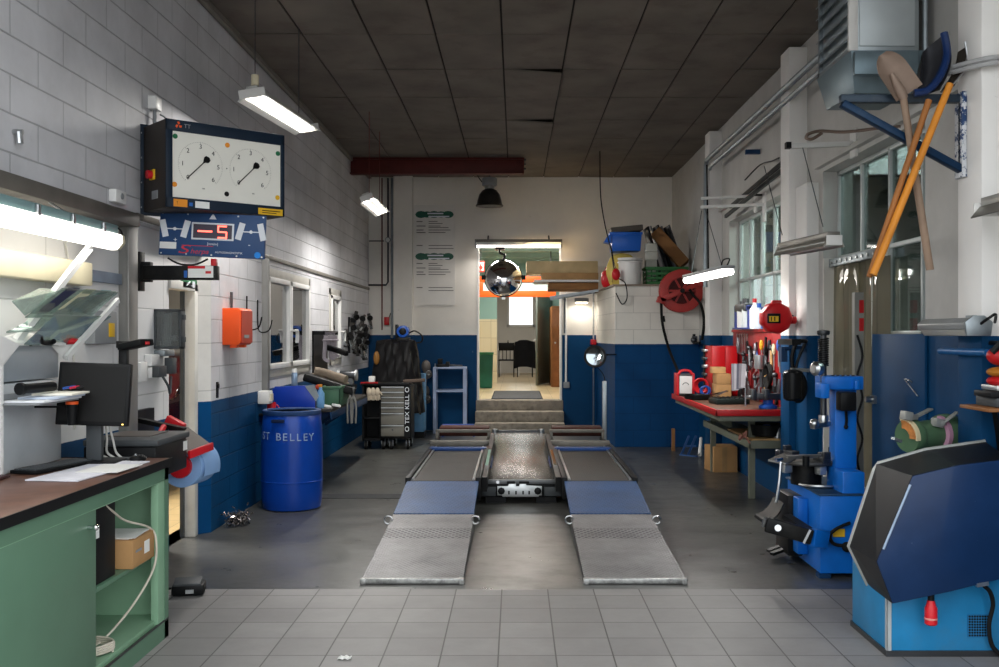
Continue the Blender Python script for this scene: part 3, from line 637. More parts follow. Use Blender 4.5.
fl = MB(); fl.hexa([P(176,441,6.52), P(188,429,6.75), P(212,446.5,6.50), P(190,458,6.28)], [p+Vector((0,0,.012)) for p in (P(176,441,6.52), P(188,429,6.75), P(212,446.5,6.50), P(190,458,6.28))])
fl.build('flap', pm('flap_brown', '#4f4741', .45), r)
mb = MB(); mb.beam(P(189, 455, 6.27), P(212.5, 446, 6.49), .02, .05, up=(0,0,1)); mb.build('front_bar', M_redp, r, bevel=.004)
mb = MB(); mb.beam(P(167, 419, 7.0), P(184, 428, 6.98), .05, .06); mb.build('hinge_block', M_redp, r, bevel=.006)
mb = MB(); mb.box(-2.68, -2.64, 6.88, 7.3, .72, 1.14); mb.beam((-2.66, 7.0, 1.08), P(186, 430, 6.78), .05, .03); mb.beam((-2.66, 6.95, .8), c+Vector((-.22,.36,.2)), .03, .03); mb.build('back_plate', M_blackm, r)

# --- lit wall lamp, trunking
def tubes(r, a, b, offs, rad, m, name='tube'):
    for o in offs: MB().cyl(Vector(a)+Vector(o), Vector(b)+Vector(o), rad, n=12).build(name, m, r)
r = thing('wall_lamp', 'lit fluorescent wall lamp above the pale grey panel', 'lamp', (-2.45, 5.4, 2.28))
xw = -2.44; yA, yE = 4.3, 6.08; zt = Z(214, 5.0)
zl = 2.25
mb = MB(); mb.box(xw-.05, xw+.03, yA, yE-.02, zl+.03, zl+.085); mb.build('housing', pm('lamp_housing', '#6f8a8c', .45, var=.08), r, bevel=.008)
mb = MB(); mb.prism([(xw-.055, zl+.03), (xw+.05, zl+.03), (xw+.055, zl-.02), (xw+.02, zl-.065), (xw-.03, zl-.065), (xw-.055, zl-.02)], 'Y', yA, yE); mb.build('diffuser', em('diffuser_lit', '#fff9ee', 1.5), r, bevel=.012)
mb = MB(); mb.prism([(xw-.05, zl+.03), (xw+.045, zl+.03), (xw+.05, zl-.02), (xw+.018, zl-.06), (xw-.03, zl-.06), (xw-.05, zl-.02)], 'Y', yE, yE+.05); mb.build('end_cap', M_cream, r, bevel=.01)
for yy in (5.02, 5.42, 5.82): MB().box(xw+.03, xw+.05, yy-.015, yy+.015, zl+.02, zl+.075).build('clip', M_steel, r, bevel=.003)
for yy in (4.6, 5.5): MB().cyl((xw-.02, yy, zl+.08), (XL-.02, yy+.02, 2.42), .008).build('hanger', M_steel, r)
area('wall_lamp_light', (xw+.02, 5.2, zl-.09), (0, 0, 0), .1, 1.7, 2.6, (1, .96, .88), r)
mb = MB(); mb.tube(spline([P(104, 231, 6.0), P(112, 226, 6.1), P(121, 231, 6.14), P(123, 242, 6.16)], 6), .006); tag(mb.build('cable', M_black), 'black cable looping at the far end of the lit wall lamp', 'cable')
mb = MB(); mb.box(-2.68, -2.58, 3.6, 6.1, Z(277, 6)-.05, Z(262, 6)); tag(mb.build('cable_trunking', M_cream, bevel=.01), 'wide cream cable trunking under the lit wall lamp', 'trunking')
mb = MB(); mb.box(-2.68, -2.65, 6.1, 6.73, Z(283, 6.5), Z(272, 6.5)); tag(mb.build('cable_duct', pm('duct_bluegrey', '#8894a4', .5), bevel=.004), 'narrow blue-grey cable duct between the cream trunking and the steel post', 'trunking')
r = thing('switch_box', 'grey switch box with a yellow switch on the wall behind the clear trays', 'switch', P(100, 345, 6.3))
q = -2.68; ya, yb2 = 2.68/.430, 2.68/.4075
mb = MB(); mb.box(q, q+.07, ya-.03, yb2-.03, Z(344, 6.35), Z(311, 6.35)); mb.build('box', M_grey, r, bevel=.01)
mb = MB(); mb.box(q+.07, q+.075, yb2-.17, yb2-.08, Z(337, 6.4), Z(323, 6.4)); mb.build('switch', M_yellow, r, bevel=.003)
mb = MB(); mb.tube([(q+.012, 5.92, zl-.03), (q+.012, 6.02, 1.98), (q+.012, 6.05, 1.1)], .006); tag(mb.build('cable', pm('cable_white', '')), 'white cable running down the wall behind the switch box', 'cable')

# --- acrylic brochure rack: two slanted white strips carry tilted clear trays
r = thing('brochure_rack', 'slanted white rack of clear acrylic trays below the lit wall lamp', 'rack', P(50, 345, 5.2))
s0, s1 = P(90, 247, 5.75), P(0, 362, 4.85)
mb = MB(); mb.beam(s0, s1, .035, .03, up=(1,0,0)); mb.build('strip', M_white, r)
mb = MB(); mb.beam(P(118, 300, 6.0), P(66, 358, 5.45), .03, .02, up=(1,0,0)); mb.build('strip', M_white, r)
def tray(a, b, c, d, name='tray', m=M_acryl):
    t = Vector((0, 0, .006)); MB().hexa([a, b, c, d], [p+t for p in (a, b, c, d)]).build(name, m, r, smooth=False)
tray(P(45, 303, 5.2), P(118, 293, 6.0), P(92, 316, 5.75), P(25, 318, 5.0))
tray(P(62, 289, 5.3), P(116, 292.5, 6.0), P(84, 315, 5.75), P(30, 314, 5.0))
tray(P(55, 316, 5.2), P(111, 317, 5.95), P(66, 346, 5.6), P(24, 345, 4.95))
tray(P(6, 333, 4.8), P(40, 316, 5.3), P(111, 317, 5.95), P(60, 330, 5.4))
tray(P(12, 302, 4.9), P(40, 289, 5.3), P(62, 291, 5.4), P(25, 316, 5.0))
mb = MB(); mb.hexa([P(0, 340, 4.83), P(12, 345, 4.87), P(66, 345.5, 5.5), P(24, 333, 5.4)], [p+Vector((0,0,.012)) for p in (P(0, 340, 4.83), P(12, 345, 4.87), P(66, 345.5, 5.5), P(24, 333, 5.4))]); mb.build('bottom_shelf', M_white, r)
mb = MB(); mb.hexa([P(-8, 330, 4.7), P(20, 345, 4.88), P(2, 365, 4.8), P(-14, 350, 4.68)], [p+Vector((0,-.006,0)) for p in (P(-8, 330, 4.7), P(20, 345, 4.88), P(2, 365, 4.8), P(-14, 350, 4.68))]); mb.build('side_plate', M_white, r)
mb = MB(); mb.hexa([P(52, 346, 5.42), P(75, 344, 5.62), P(66, 359, 5.5), P(63, 358, 5.47)], [p+Vector((0,-.006,0)) for p in (P(52, 346, 5.42), P(75, 344, 5.62), P(66, 359, 5.5), P(63, 358, 5.47))]); mb.build('side_plate', M_white, r)
cols = (('#28304e', 'dark navy'), ('#c9c7a8', 'pale yellow'), ('#8fb3b8', 'teal'))
for k, (cc, nm) in enumerate(cols):
    u = .06+.30*k
    A = P(62, 289, 5.3).lerp(P(116, 292.5, 6.0), u+.05); B = P(62, 289, 5.3).lerp(P(116, 292.5, 6.0), u+.24); D = P(30, 314, 5.0).lerp(P(84, 315, 5.75), u+.05); E = P(30, 314, 5.0).lerp(P(84, 315, 5.75), u+.24)
    t = Vector((0,0,.007)); tag(MB().hexa([A+t, B+t, E+t, D+t], [p+t*1.5 for p in (A, B, E, D)]).build('brochure', pm('bro'+nm, cc, .4)), nm+' brochure lying in the upper clear tray of the white rack', 'brochure', 'brochures in the clear trays')
mb = MB(); pts = [P(30, 344, 5.1), P(36, 338, 5.15), P(40, 337, 5.15), P(42, 342, 5.2), P(50, 343, 5.3), P(54, 341, 5.3)]
mb.tube(spline(pts, 5), .014); tag(mb.build('cable', M_black), 'short black cable lying on the bottom shelf of the clear tray rack', 'cable')
mb = MB(); mb.sph(P(71, 341.5, 5.62), .03, (1.3, 1, .7)); mb.sph(P(76, 341.5, 5.68), .025, (1.2, 1, .7)); tag(mb.build('cloth', M_redp), 'small red cloth on the bottom shelf of the clear tray rack', 'cloth')

# --- brake tester display with two dials
rz = R(41.5); org = Vector((-2.317, 6.6, 2.515))
r = thing('brake_tester_display', 'large wall display with two white dials in a navy case', 'display', org, rz)
Wd, Hd, Dp = .866, .585, .37
f = fr(r); f.box(0, Wd, .0, Dp, 0, Hd); f.build('case', pm('case_brown_black', '#37322f', .5, var=.1), r, bevel=.006)
f = fr(r); f.box(-.02, Wd+.02, Dp, Dp+.015, -.02, Hd+.02); f.build('back_plate', M_navy, r, bevel=.004)
f = fr(r)
for a, b, c, d in ((0, Wd, 0, .07), (0, Wd, Hd-.075, Hd), (0, .045, 0, Hd), (Wd-.028, Wd, 0, Hd)): f.box(a, b, -.018, 0, c, d)
f.build('bezel', M_navy, r, bevel=.003)
f = fr(r); f.box(.045, Wd-.028, -.006, 0, .07, Hd-.075); face = f.build('dial_face', pm('dial_white', '#e9e7de', .4, var=.02), r)
Mface = ROOT[r.name] @ FACE_CAM
def ft(body, x, z, size, m, name, par=None, y=-.0075, **k): return text(body, size, ROOT[r.name]@Matrix.Translation((x, y, z))@FACE_CAM, m, name, par or r, **k)
M_ink = pm('black_ink', '#161616', .6, var=0)
def disc(x, z, rad, m, name, y0=-.0062, y1=-.009): 
    f = fr(r); f.cyl((x, y0, z), (x, y1, z), rad, n=20); return f.build(name, m, r)
for cx in (.243, .608):
    cz = .30
    f = fr(r)
    for k in range(61):
        a = R(225-4.5*k); L = .012 if k % 10 == 0 else .006; rr = .158
        u = Vector((math.cos(a), 0, math.sin(a))); p = Vector((cx, -.0065, cz)); f.beam(p+u*(rr-L), p+u*rr, .002, .0022, up=(0,1,0))
    f.build('dial_scale', pm('scale_grey', '#8d8b85', .6, var=0), r)
    for k in range(7):
        a = R(225-45*k); ft(str(k), cx+.126*math.cos(a), cz+.126*math.sin(a), .043, M_ink, 'dial_number')
    a = R(225); u = Vector((math.cos(a), 0, math.sin(a))); p = Vector((cx, -.012, cz))
    f = fr(r); f.beam(p-u*.03, p+u*.135, .006, .003, up=(0,1,0)); v = Vector((-u.z, 0, u.x)); f.hexa([p-u*.075-v*.022, p-u*.055-v*.024, p-u*.02, p-u*.075+v*.022], [q+Vector((0,-.003,0)) for q in (p-u*.075-v*.022, p-u*.055-v*.024, p-u*.02, p-u*.075+v*.022)])
    f.cyl(p-u*.06+Vector((0,-.003,0)), p-u*.06, .022, n=16); f.build('needle', M_ink, r)
    ft('kN', cx+.02, cz-.155, .014, M_ink, 'unit_mark')
for x, z, m in ((.066, .475, pm('dot_green', '#1c6b44', .4)), (.83-.012, .45, pm('dot_green', '#1c6b44', .4)), (.435, .462, M_olabel), (.062, .155, M_olabel), (.43, .125, M_ink), (.815, .135, M_yellow)): disc(x, z, .017, m, 'signal_light')
disc(.43, .30, .004, M_ink, 'centre_dot')
f = fr(r)
for a0 in (90, 210, 330):
    a = R(a0); c0 = Vector((.085, -.0185, Hd-.036)); u = Vector((math.cos(a), 0, math.sin(a))); v = Vector((-u.z, 0, u.x)); 
    q = [c0+u*.003, c0+u*.020+v*.011, c0+u*.024-v*.003, c0+u*.012-v*.010]; f.hexa(q, [p+Vector((0,-.002,0)) for p in q])
f.build('emblem', M_orange, r); ft('TT', .145, Hd-.037, .038, M_grey, 'lettering', y=-.0185)
def lab(x0, x1, z0, z1, m, name):
    f = fr(r); f.box(x0, x1, -.0195, -.0182, z0, z1); return f.build(name, m, r)
lab(.05, .145, .008, .058, M_olabel, 'warning_label'); ft('!', .075, .033, .03, M_ink, 'warning_sign', y=-.0197); lab(.158, .182, .018, .042, M_blabel, 'blue_sticker'); lab(.2, .30, .01, .055, M_paper, 'white_label'); lab(.66, .85, .004, .05, M_yellow, 'yellow_label')
f = fr(r); f.box(.69, .83, -.0199, -.0194, .03, .036); f.box(.69, .80, -.0199, -.0194, .016, .021); f.build('printed_lines', M_ink, r)
f = fr(r); f.box(-.014, 0, .16, .235, .2, .27); f.build('switch_plate', M_yellow, r, bevel=.003)
f = fr(r); f.cyl((-.014, .195, .235), (-.045, .195, .235), .028, n=20); f.build('stop_button', M_redp, r)
f = fr(r); f.box(-.006, 0, .12, .21, .07, .125); f.build('side_label', M_grey, r)
f = fr(r)
for k in range(4): f.cyl((-.02, Dp-.02, .03+.17*k), (-.024, Dp-.02, .03+.17*k), .006, n=8)
f.build('rivets', M_alu, r)
f = fr(r); f.grid(lambda u, v: (.28+.30*u, .05+.16*v+.01*math.sin(9*u), Hd+.006+.012*math.sin(7*u+3*v)**2), 16, 6, (0,0,.002)); tag(f.build('plastic_sheet', pm('film_white', '#d9d9d6', .3)), 'crumpled clear-white sheet lying on top of the dial display', 'sheet')
r = thing('junction_box', 'small white junction box on the wall above the dial display', 'junction box', (XL+.02, 7.02, 3.12))
mb = MB(); mb.box(XL, XL+.06, 7.0, 7.12, Z(110, 7.05), Z(97, 7.05)); mb.build('box', M_white, r, bevel=.006); mb = MB(); mb.cyl((XL+.03, 7.06, 3.0), (XL+.03, 7.06, Z(110, 7.06)), .014); mb.tube(spline([(XL+.06, 7.08, 3.23), (XL+.10, 7.08, 3.2), (XL+.10, 7.06, 3.12)], 5), .006); mb.build('conduit', M_grey, r)
r = thing('thermostat', 'white thermostat box on the left wall just above the steel band', 'thermostat', (XL, 6.36, 2.50))
mb = MB(); mb.box(XL, XL+.05, 6.33, 6.50, Z(203, 6.4), Z(190, 6.4)); mb.build('box', M_white, r, bevel=.008); mb = MB(); mb.cyl((XL+.05, 6.42, 2.56), (XL+.056, 6.42, 2.56), .02); mb.build('dial', M_grey, r)
mb = MB(); mb.cyl((XL, 5.13, Z(132, 5.13)), (XL+.05, 5.13, Z(132, 5.13)), .014); mb.cyl((XL+.03, 5.13, Z(132, 5.13)), (XL+.035, 5.13, Z(132, 5.13)-.06), .018, n=10); tag(mb.build('wall_hook', M_steel), 'small steel wall anchor on the bare block wall at top left', 'hook')

# --- electronic track gauge sign hung under the display
r = thing('track_gauge_sign', 'blue electronic sign showing a red digit under the dial display', 'sign', (0,0,0))
bpy.data.objects.remove(r)
Ms = P(212.3, 235.2, 6.95); r = thing('track_gauge_sign', 'blue electronic sign showing a red digit under the dial display', 'sign', Ms, rot=(0, R(2.6), 0))
w2, h2 = .367, .151
f = fr(r); f.box(-w2, w2, 0, .03, -h2, h2); f.build('panel', pm('sign_blue', '#2b4a77', .45, var=.05), r, bevel=.003)
def st(body, x, z, size, m, name, **k): return text(body, size, ROOT[r.name]@Matrix.Translation((x, -.0015, z))@FACE_CAM, m, name, r, **k)
M_sw = pm('sign_white', '#dfe3ea', .5, var=.02); M_sr = pm('sign_red', '#c8384a', .5, var=.02); M_led = em('led_red', '#ff5a4a', 2.2)
f = fr(r); f.box(-.145, .15, -.004, 0, -.035, .085); f.build('display_frame', M_sw, r, bevel=.003)
f = fr(r); f.box(-.132, .137, -.006, -.0035, -.023, .073); f.build('display_window', pm('led_window', '#4b4452', .35), r)
f = fr(r); f.box(-.10, .0, -.0075, -.006, .019, .030); f.build('minus_segment', M_led, r)
f = fr(r); sx, sz = .07, .025
for a, b, c, d in ((-.03, .03, .034, .044), (-.03, .03, -.006, .004), (-.03, .03, -.046, -.036), (-.034, -.024, .0, .044), (.024, .034, -.046, .0)): f.box(sx+a, sx+b, -.0075, -.006, sz+c, sz+d)
f.build('digit_segments', M_led, r)
def wheels(cx, t, nm):
    f = fr(r)
    for s in (-1, 1):
        M2 = ROOT[r.name]@Matrix.Translation((cx+s*.075, -.0015, .035))@Matrix.Rotation(R(-s*t), 4, 'Y'); g = MB(M2); g.box(-.021, .021, -.0015, .0015, -.06, .06)
        me = bpy.data.meshes.new('tmp'); g.bm.to_mesh(me); f.bm.from_mesh(me); bpy.data.meshes.remove(me)
    f.box(cx-.075, cx+.075, -.002, 0, .03, .037); f.cyl((cx, -.003, .0335), (cx, 0, .0335), .012, n=12); f.build(nm, M_sw, r)
wheels(-.262, -14, 'wheel_pictogram'); wheels(.268, 14, 'wheel_pictogram')
st('[mm/m]', .005, -.062, .024, M_sw, 'unit_lettering'); st('S', -.20, -.108, .085, M_sr, 'logo_lettering', shear=.25, xs=2.0); st('herpa', -.085, -.118, .048, M_sr, 'logo_lettering', shear=.3, xs=1.15); st('AUTODIAGNOSTIK', .12, -.118, .019, M_sw, 'small_lettering', xs=1.15)
f = fr(r); f.box(-.21, .01, -.0015, 0, -.080, -.076); f.build('logo_stroke', M_sr, r)
f = fr(r); f.hexa([(-.025,-.001,.11),(.025,-.001,.11),(.004,-.001,.145),(-.004,-.001,.145)], [(-.025,-.003,.11),(.025,-.003,.11),(.004,-.003,.145),(-.004,-.003,.145)]); f.build('arrow_mark', M_sw, r)
f = fr(r); f.box(-w2+.005, -w2+.12, -.002, 0, -.106, -.06); f.build('paper_label', M_paper, r); st('+', -.255, -.045, .05, M_sw, 'plus_mark'); st('-', .26, -.055, .05, M_sw, 'minus_mark')
f = fr(r); f.cyl((.32, -.004, -.125), (.32, 0, -.125), .022, n=16); f.build('blue_sticker', pm('sticker_blue', '#1f86e0', .5), r)
f = fr(r)
for xx in (-.35, -.175, 0, .175, .35):
    for zz in (-.138, .138): f.cyl((xx, -.004, zz), (xx, 0, zz), .006, n=8)
f.build('screws', M_alu, r)
for xx in (-.25, .1): f = fr(r); f.box(xx, xx+.02, .03, .045, .1, .2); f.build('hanger', M_blackm, r)
# --- black bracket arm with label
r = thing('support_bracket', 'black wall bracket arm carrying a red and white label', 'bracket', (XL, 7.0, 2.1))
za = Z(272, 7.0); mb = MB(); mb.box(-2.66, -2.615, 6.95, 7.05, Z(291, 7.0), Z(252, 7.0)); mb.box(XL-.1, -2.55, 6.97, 7.03, za-.07, za+.07); mb.build('wall_plate', M_blackm, r, bevel=.004)
mb = MB(); mb.box(-2.60, X(218, 7.0), 6.96, 7.04, Z(280, 7.0), Z(266, 7.0)); mb.build('arm', M_blackm, r, bevel=.004)
mb = MB(); mb.box(X(190, 7), X(215, 7), 6.956, 6.96, Z(278, 7), Z(266.5, 7)); mb.build('label_sheet', M_paper, r); mb = MB(); mb.box(X(190, 7), X(207, 7), 6.954, 6.956, Z(269, 7), Z(266.5, 7)); mb.box(X(207.5, 7), X(213, 7), 6.954, 6.956, Z(274, 7), Z(271.5, 7)); mb.build('label_print', M_redp, r)
mb = MB(); mb.box(X(186, 7), X(189, 7), 6.956, 6.96, Z(278, 7), Z(271, 7)); mb.build('blue_sticker', M_blabel, r)
mb = MB(); mb.tube(spline([P(168, 258, 7.02), P(180, 264, 7.0), P(195, 264.5, 7.0), P(208, 259, 7.02)], 6), .007); tag(mb.build('cable', M_black), 'black cable drooping between the blue sign and the bracket arm', 'cable')
mb = MB(); mb.box(X(212, 7.0), X(217, 7.0), 6.97, 7.02, Z(266, 7.0), Z(259, 7.0)); tag(mb.build('plug', M_redp, bevel=.004), 'small red plug on top of the black bracket arm', 'plug')
# exit sign over the left doorway
r = thing('exit_sign', 'green emergency exit sign over the left doorway', 'sign', P(194, 288, 8.1))
q = -2.655; y0_, y1_ = 2.66/.327, 2.66/.3165
mb = MB(); mb.box(q-.022, q, 7.98, 8.32, Z(288, 8.1), Z(279, 8.1)); mb.build('plate', pm('exit_green', '#14703e', .5, var=.04), r); mb = MB(); mb.box(q, q+.002, 8.20, 8.27, Z(287, 8.1), Z(280.5, 8.1)); mb.beam((q+.001, 8.04, Z(286, 8.1)), (q+.001, 8.13, Z(281.5, 8.1)), .003, .02, up=(1,0,0)); mb.beam((q+.001, 8.08, Z(283, 8.1)), (q+.001, 8.16, Z(286, 8.1)), .003, .014, up=(1,0,0)); mb.build('running_man_mark', M_sw, r)
# clear junction box on the post wall
r = thing('distribution_box', 'smoked clear distribution box on the wall left of the doorway', 'box', P(167, 330, 7.4))
xa, xb_, yy, za, zb = X(153, 7.4), X(181, 7.4), 7.4, Z(349, 7.4), Z(309, 7.4)
mb = MB(); mb.box(-2.68, xa+.06, yy+.02, yy+.18, za+.06, zb-.02); mb.build('wall_foot', M_grey, r)
mb = MB(); mb.box(xa+.02, xb_-.02, yy+.10, yy+.108, za+.02, zb-.02); mb.build('back', M_clear, r, smooth=False)
mb = MB(); mb.box(xa, xa+.02, yy, yy+.1, za, zb); mb.box(xb_-.02, xb_, yy, yy+.1, za, zb); mb.box(xa, xb_, yy, yy+.1, za, za+.02); mb.box(xa, xb_, yy, yy+.1, zb-.02, zb); mb.build('frame', M_greyd, r, bevel=.005)
MB().box(xa+.02, xb_-.02, yy+.004, yy+.012, za+.02, zb-.02).build('cover', M_clear, r)
mb = MB()
for zz in (za+.05, zb-.08): mb.box(xb_, xb_+.022, yy+.01, yy+.05, zz, zz+.04); mb.box(xa-.018, xa, yy+.01, yy+.05, zz, zz+.04)
mb.build('latches', M_greyd, r, bevel=.004)
mb = MB(); mb.box(xa+.06, xa+.10, yy+.05, yy+.1, za+.03, zb-.03); mb.box(xa+.05, xa+.15, yy+.06, yy+.1, za+.06, za+.10); mb.build('breaker_strip', M_white, r)
# sockets and a grey adapter below it
r = thing('wall_sockets', 'cluster of white wall sockets below the smoked clear box', 'socket', P(150, 385, 7.2))
for k, (a, b, z0_, z1_) in enumerate(((6.98, 7.12, Z(382, 7.05), Z(362, 7.05)), (7.2, 7.36, Z(366, 7.28), Z(354, 7.28)), (7.2, 7.36, Z(378, 7.28), Z(367, 7.28)))): MB().box(-2.68, -2.62, a, b, z0_, z1_).build('socket', M_white, r, bevel=.01)
mb = MB(); mb.box(-2.62, -2.57, 7.2, 7.36, Z(377, 7.28), Z(366, 7.28)); mb.tube(spline([(-2.58, 7.28, 1.38), (-2.54, 7.3, 1.3), (-2.56, 7.4, 1.24), (-2.58, 7.48, 1.36)], 6), .01); mb.box(-2.62, -2.56, 7.45, 7.55, 1.38, 1.50); mb.build('adapter', M_greyd, r, bevel=.006)
mb = MB(); mb.box(-2.68, -2.60, 7.4, 7.62, Z(356, 7.5), Z(350, 7.5)); tag(mb.build('spot_bracket', M_zinc, bevel=.006), 'grey metal hood above the white wall sockets', 'bracket')
# red-orange first aid box and hooks
r = thing('first_aid_box', 'bright orange-red box on the block wall right of the doorway', 'box', P(234, 346, 8.9))
yA, yB_ = 8.78, 9.18; xo = -2.42; za, zb = Z(345, 8.8), Z(308, 8.8)
mb = MB(); mb.prism([(XL, za), (xo-.02, za), (xo, za+.02), (xo, zb-.02), (xo-.02, zb), (XL, zb)], 'Y', yA, yB_); mb.build('case', pm('box_orange', '#f2581f', .45, var=.04), r, bevel=.006)
mb = MB(); mb.box(xo, xo+.006, yA+.02, yB_-.02, za+.02, zb-.02); mb.build('front_cover', pm('box_red', '#b0321a', .4, var=.06), r)
mb = MB(); mb.box(xo-.1, xo-.04, yA+.03, yA+.1, za-.025, za); mb.box(xo-.1, xo-.04, yB_-.12, yB_-.05, za-.025, za); mb.build('feet', pm('box_orange', ''), r)
mb = MB(); mb.box(xo+.006, xo+.008, yA+.1, yB_-.14, za+.06, za+.09); mb.build('badge', M_grey, r)
mb = MB(); mb.cyl((XL+.02, 9.0, zb), (XL+.02, 9.0, Z(292, 9)), .012); mb.build('cable_gland', M_greyd, r)
for k, (ya, lb) in enumerate(((9.55, 'thin black wall hook beside the orange-red box'), (9.95, 'thin black wall hook beside the grey-framed window'))):
    mb = MB(); zt_ = Z(296 if k == 0 else 300, ya); mb.tube(spline([(XL+.01, ya, zt_), (XL+.012, ya, zt_-.25), (XL+.05, ya-.03, zt_-.32), (XL+.13, ya-.03, zt_-.30), (XL+.16, ya-.03, zt_-.2)], 6), .007); tag(mb.build('wall_hook', M_blackm), lb, 'hook')
mb = MB(); mb.cyl((XL, 8.62, Z(386, 8.6)), (XL+.02, 8.62, Z(386, 8.6)), .02); mb.box(XL, XL+.012, 8.6, 8.64, Z(398, 8.6), Z(382, 8.6)); tag(mb.build('door_stop', M_blackm), 'small black catch on the wall beside the doorway', 'catch')
# dark red car parked in the garage behind the left doorway
r = thing('parked_car', 'dark car with red flank seen through the left doorway', 'car', (-4.35, 11.6, 0))
M_car = pm('car_maroon', '#3a0f12', .2, .2, var=.05, coat=.5)
mb = MB(); prof = [(9.6, .35), (9.55, .75), (9.9, .95), (10.9, 1.0), (11.5, 1.42), (12.7, 1.45), (13.4, 1.05), (13.6, .9), (13.6, .35)]
mb.prism(prof, 'X', -5.2, -3.72); mb.build('body', M_car, r, bevel=.06)
mb = MB(); mb.prism([(11.0, 1.02), (11.55, 1.38), (12.65, 1.40), (13.2, 1.05)], 'X', -5.21, -3.71); mb.build('side_window', pm('car_glass', '#0c0d0f', .08), r)
mb = MB(); mb.sph((-3.62, 11.15, 1.08), .09, (1., .6, .7)); mb.build('wing_mirror', M_chrome, r)
for yy in (10.3, 12.9):
    for xx in (-5.1, -3.9): MB().lathe([(.1, 0), (.3, 0), (.32, .03), (.32, .17), (.3, .2), (.1, .2)], (xx, yy, .32), (1, 0, 0), n=24).build('wheel', M_rubber, r)
mb = MB(); mb.box(-3.722, -3.70, 9.9, 13.4, .5, .58); mb.build('trim_strip', M_black, r)
# ================================================================== HANGING LAMPS
def twin_lamp(r, a, b, w, h, lit, power, col=(1, .97, .92), tubes_in=(-.05, .05), tilt=0., mr=None, mh=None):
    """open reflector fixture from a to b (points at its underside), wings of white sheet and two tubes"""
    a, b = Vector(a), Vector(b); d = (b-a); L = d.length; d.normalize(); s = d.cross(Vector((0,0,1))).normalized(); u = s.cross(d).normalized()
    if tilt: q = Matrix.Rotation(tilt, 3, d); s = q@s; u = q@u
    M = Matrix((( s.x, d.x, u.x, a.x), (s.y, d.y, u.y, a.y), (s.z, d.z, u.z, a.z), (0,0,0,1)))
    f = MB(M); f.prism([(-w/2, .0), (-w/2+.004, -.004), (-.035, h-.02), (.035, h-.02), (w/2-.004, -.004), (w/2, .0), (.045, h), (-.045, h)], 'Y', 0, L); f.build('reflector', mr or M_refl, r)
    f = MB(M); f.box(-.045, .045, .01, L-.01, h, h+.045); f.build('housing', mh or pm('fixture_grey', '#bcbdb9', .45, .2, var=.1, dirt='#8b8577'), r, bevel=.004)
    f = MB(M); f.box(-w/2+.02, w/2-.02, -.012, 0, h*.15, h+.02); f.build('end_plate', M_whitep, r, bevel=.004)
    f = MB(M); f.box(-w/2+.02, w/2-.02, L, L+.012, h*.15, h+.02); f.build('end_plate', M_whitep, r, bevel=.004)
    for t in tubes_in:
        f = MB(M); f.cyl((t, .03, h*.42), (t, L-.03, h*.42), .017, n=12); f.build('tube', M_tube if lit else M_tubeoff, r)
    if lit:
        c = (a+b)/2-u*.012
        rot = M.to_3x3().to_euler(); area(r.name+'_light', c, rot, w*.8, L*.95, power, col, r)
    return M
def chains(r, pts, m=None, rad=.004):
    for p, q in pts: MB().cyl(p, q, rad, n=6).build('chain', m or M_dsteel, r)
r = thing('ceiling_lamp', 'lit twin-tube lamp hanging in front of the wall beside the dial display', 'lamp', (-2.03, 8.4, 3.5))
a, b = P(253, 99, 7.72), P(308, 133, 9.2); twin_lamp(r, a, b, .25, .06, True, 34, tilt=R(-8))
mb = MB(); mb.cyl((a.x, a.y+.06, a.z+.12), (a.x, a.y+.06, a.z+.2), .03, n=10); mb.build('hook_block', M_cream, r)
chains(r, [((a.x, a.y+.06, a.z+.2), (a.x, a.y+.06, H-.02)), ((b.x-.03, b.y-.25, b.z+.1), (b.x-.03, b.y-.25, H-.02))])
r = thing('ceiling_lamp', 'lit twin-tube lamp hanging low before the red steel beam, far left', 'lamp', (-1.85, 13, 3.4))
a, b = P(368, 201, 12.2), P(383, 214.5, 13.7); twin_lamp(r, a, b, .20, .06, True, 50, tilt=R(-22))
chains(r, [((a.x, a.y+.1, a.z+.1), (a.x, a.y+.1, H-.02)), ((b.x-.02, b.y-.2, b.z+.1), (b.x-.02, b.y-.2, H-.02))], pm('chain_red', '#6d2a22', .5))
# fluorescent batten over the raised doorway
r = thing('door_lamp', 'lit single-tube lamp mounted across the wall above the raised doorway', 'lamp', P(518, 245, 17.3))
xa, xb_ = X(475, 17.3), X(562, 17.3); zc = Z(242.5, 17.3)
mb = MB(); mb.box(xa, xb_, 17.22, 17.40, zc-.005, zc+.05); mb.build('housing', pm('fixture_dark', '#6e6a66', .5, .3), r, bevel=.006)
mb = MB(); mb.prism([(17.20, zc-.005), (17.40, zc-.005), (17.37, zc-.05), (17.23, zc-.05)], 'X', xa+.02, xb_-.02); mb.build('hood', M_refl, r)
MB().cyl((xa+.03, 17.27, zc-.065), (xb_-.03, 17.27, zc-.065), .03, n=12).build('tube', em('lit_tube_soft', '#fff4ee', 2.), r)
mb = MB(); mb.box(xa, xa+.03, 17.22, 17.4, zc-.09, zc+.03); mb.build('socket', M_grey, r); MB().box(xb_-.03, xb_, 17.22, 17.4, zc-.09, zc+.03).build('socket', M_grey, r)
for px in (488, 549): MB().cyl((X(px, 17.3), 17.3, zc+.05), (X(px, 17.3), 17.49, zc+.13), .014, n=8).build('bracket', M_blackm, r)
area('door_lamp_light', ((xa+xb_)/2, 17.2, zc-.11), (R(-25), 0, 0), 1.4, .08, 18, (1, .93, .86), r)
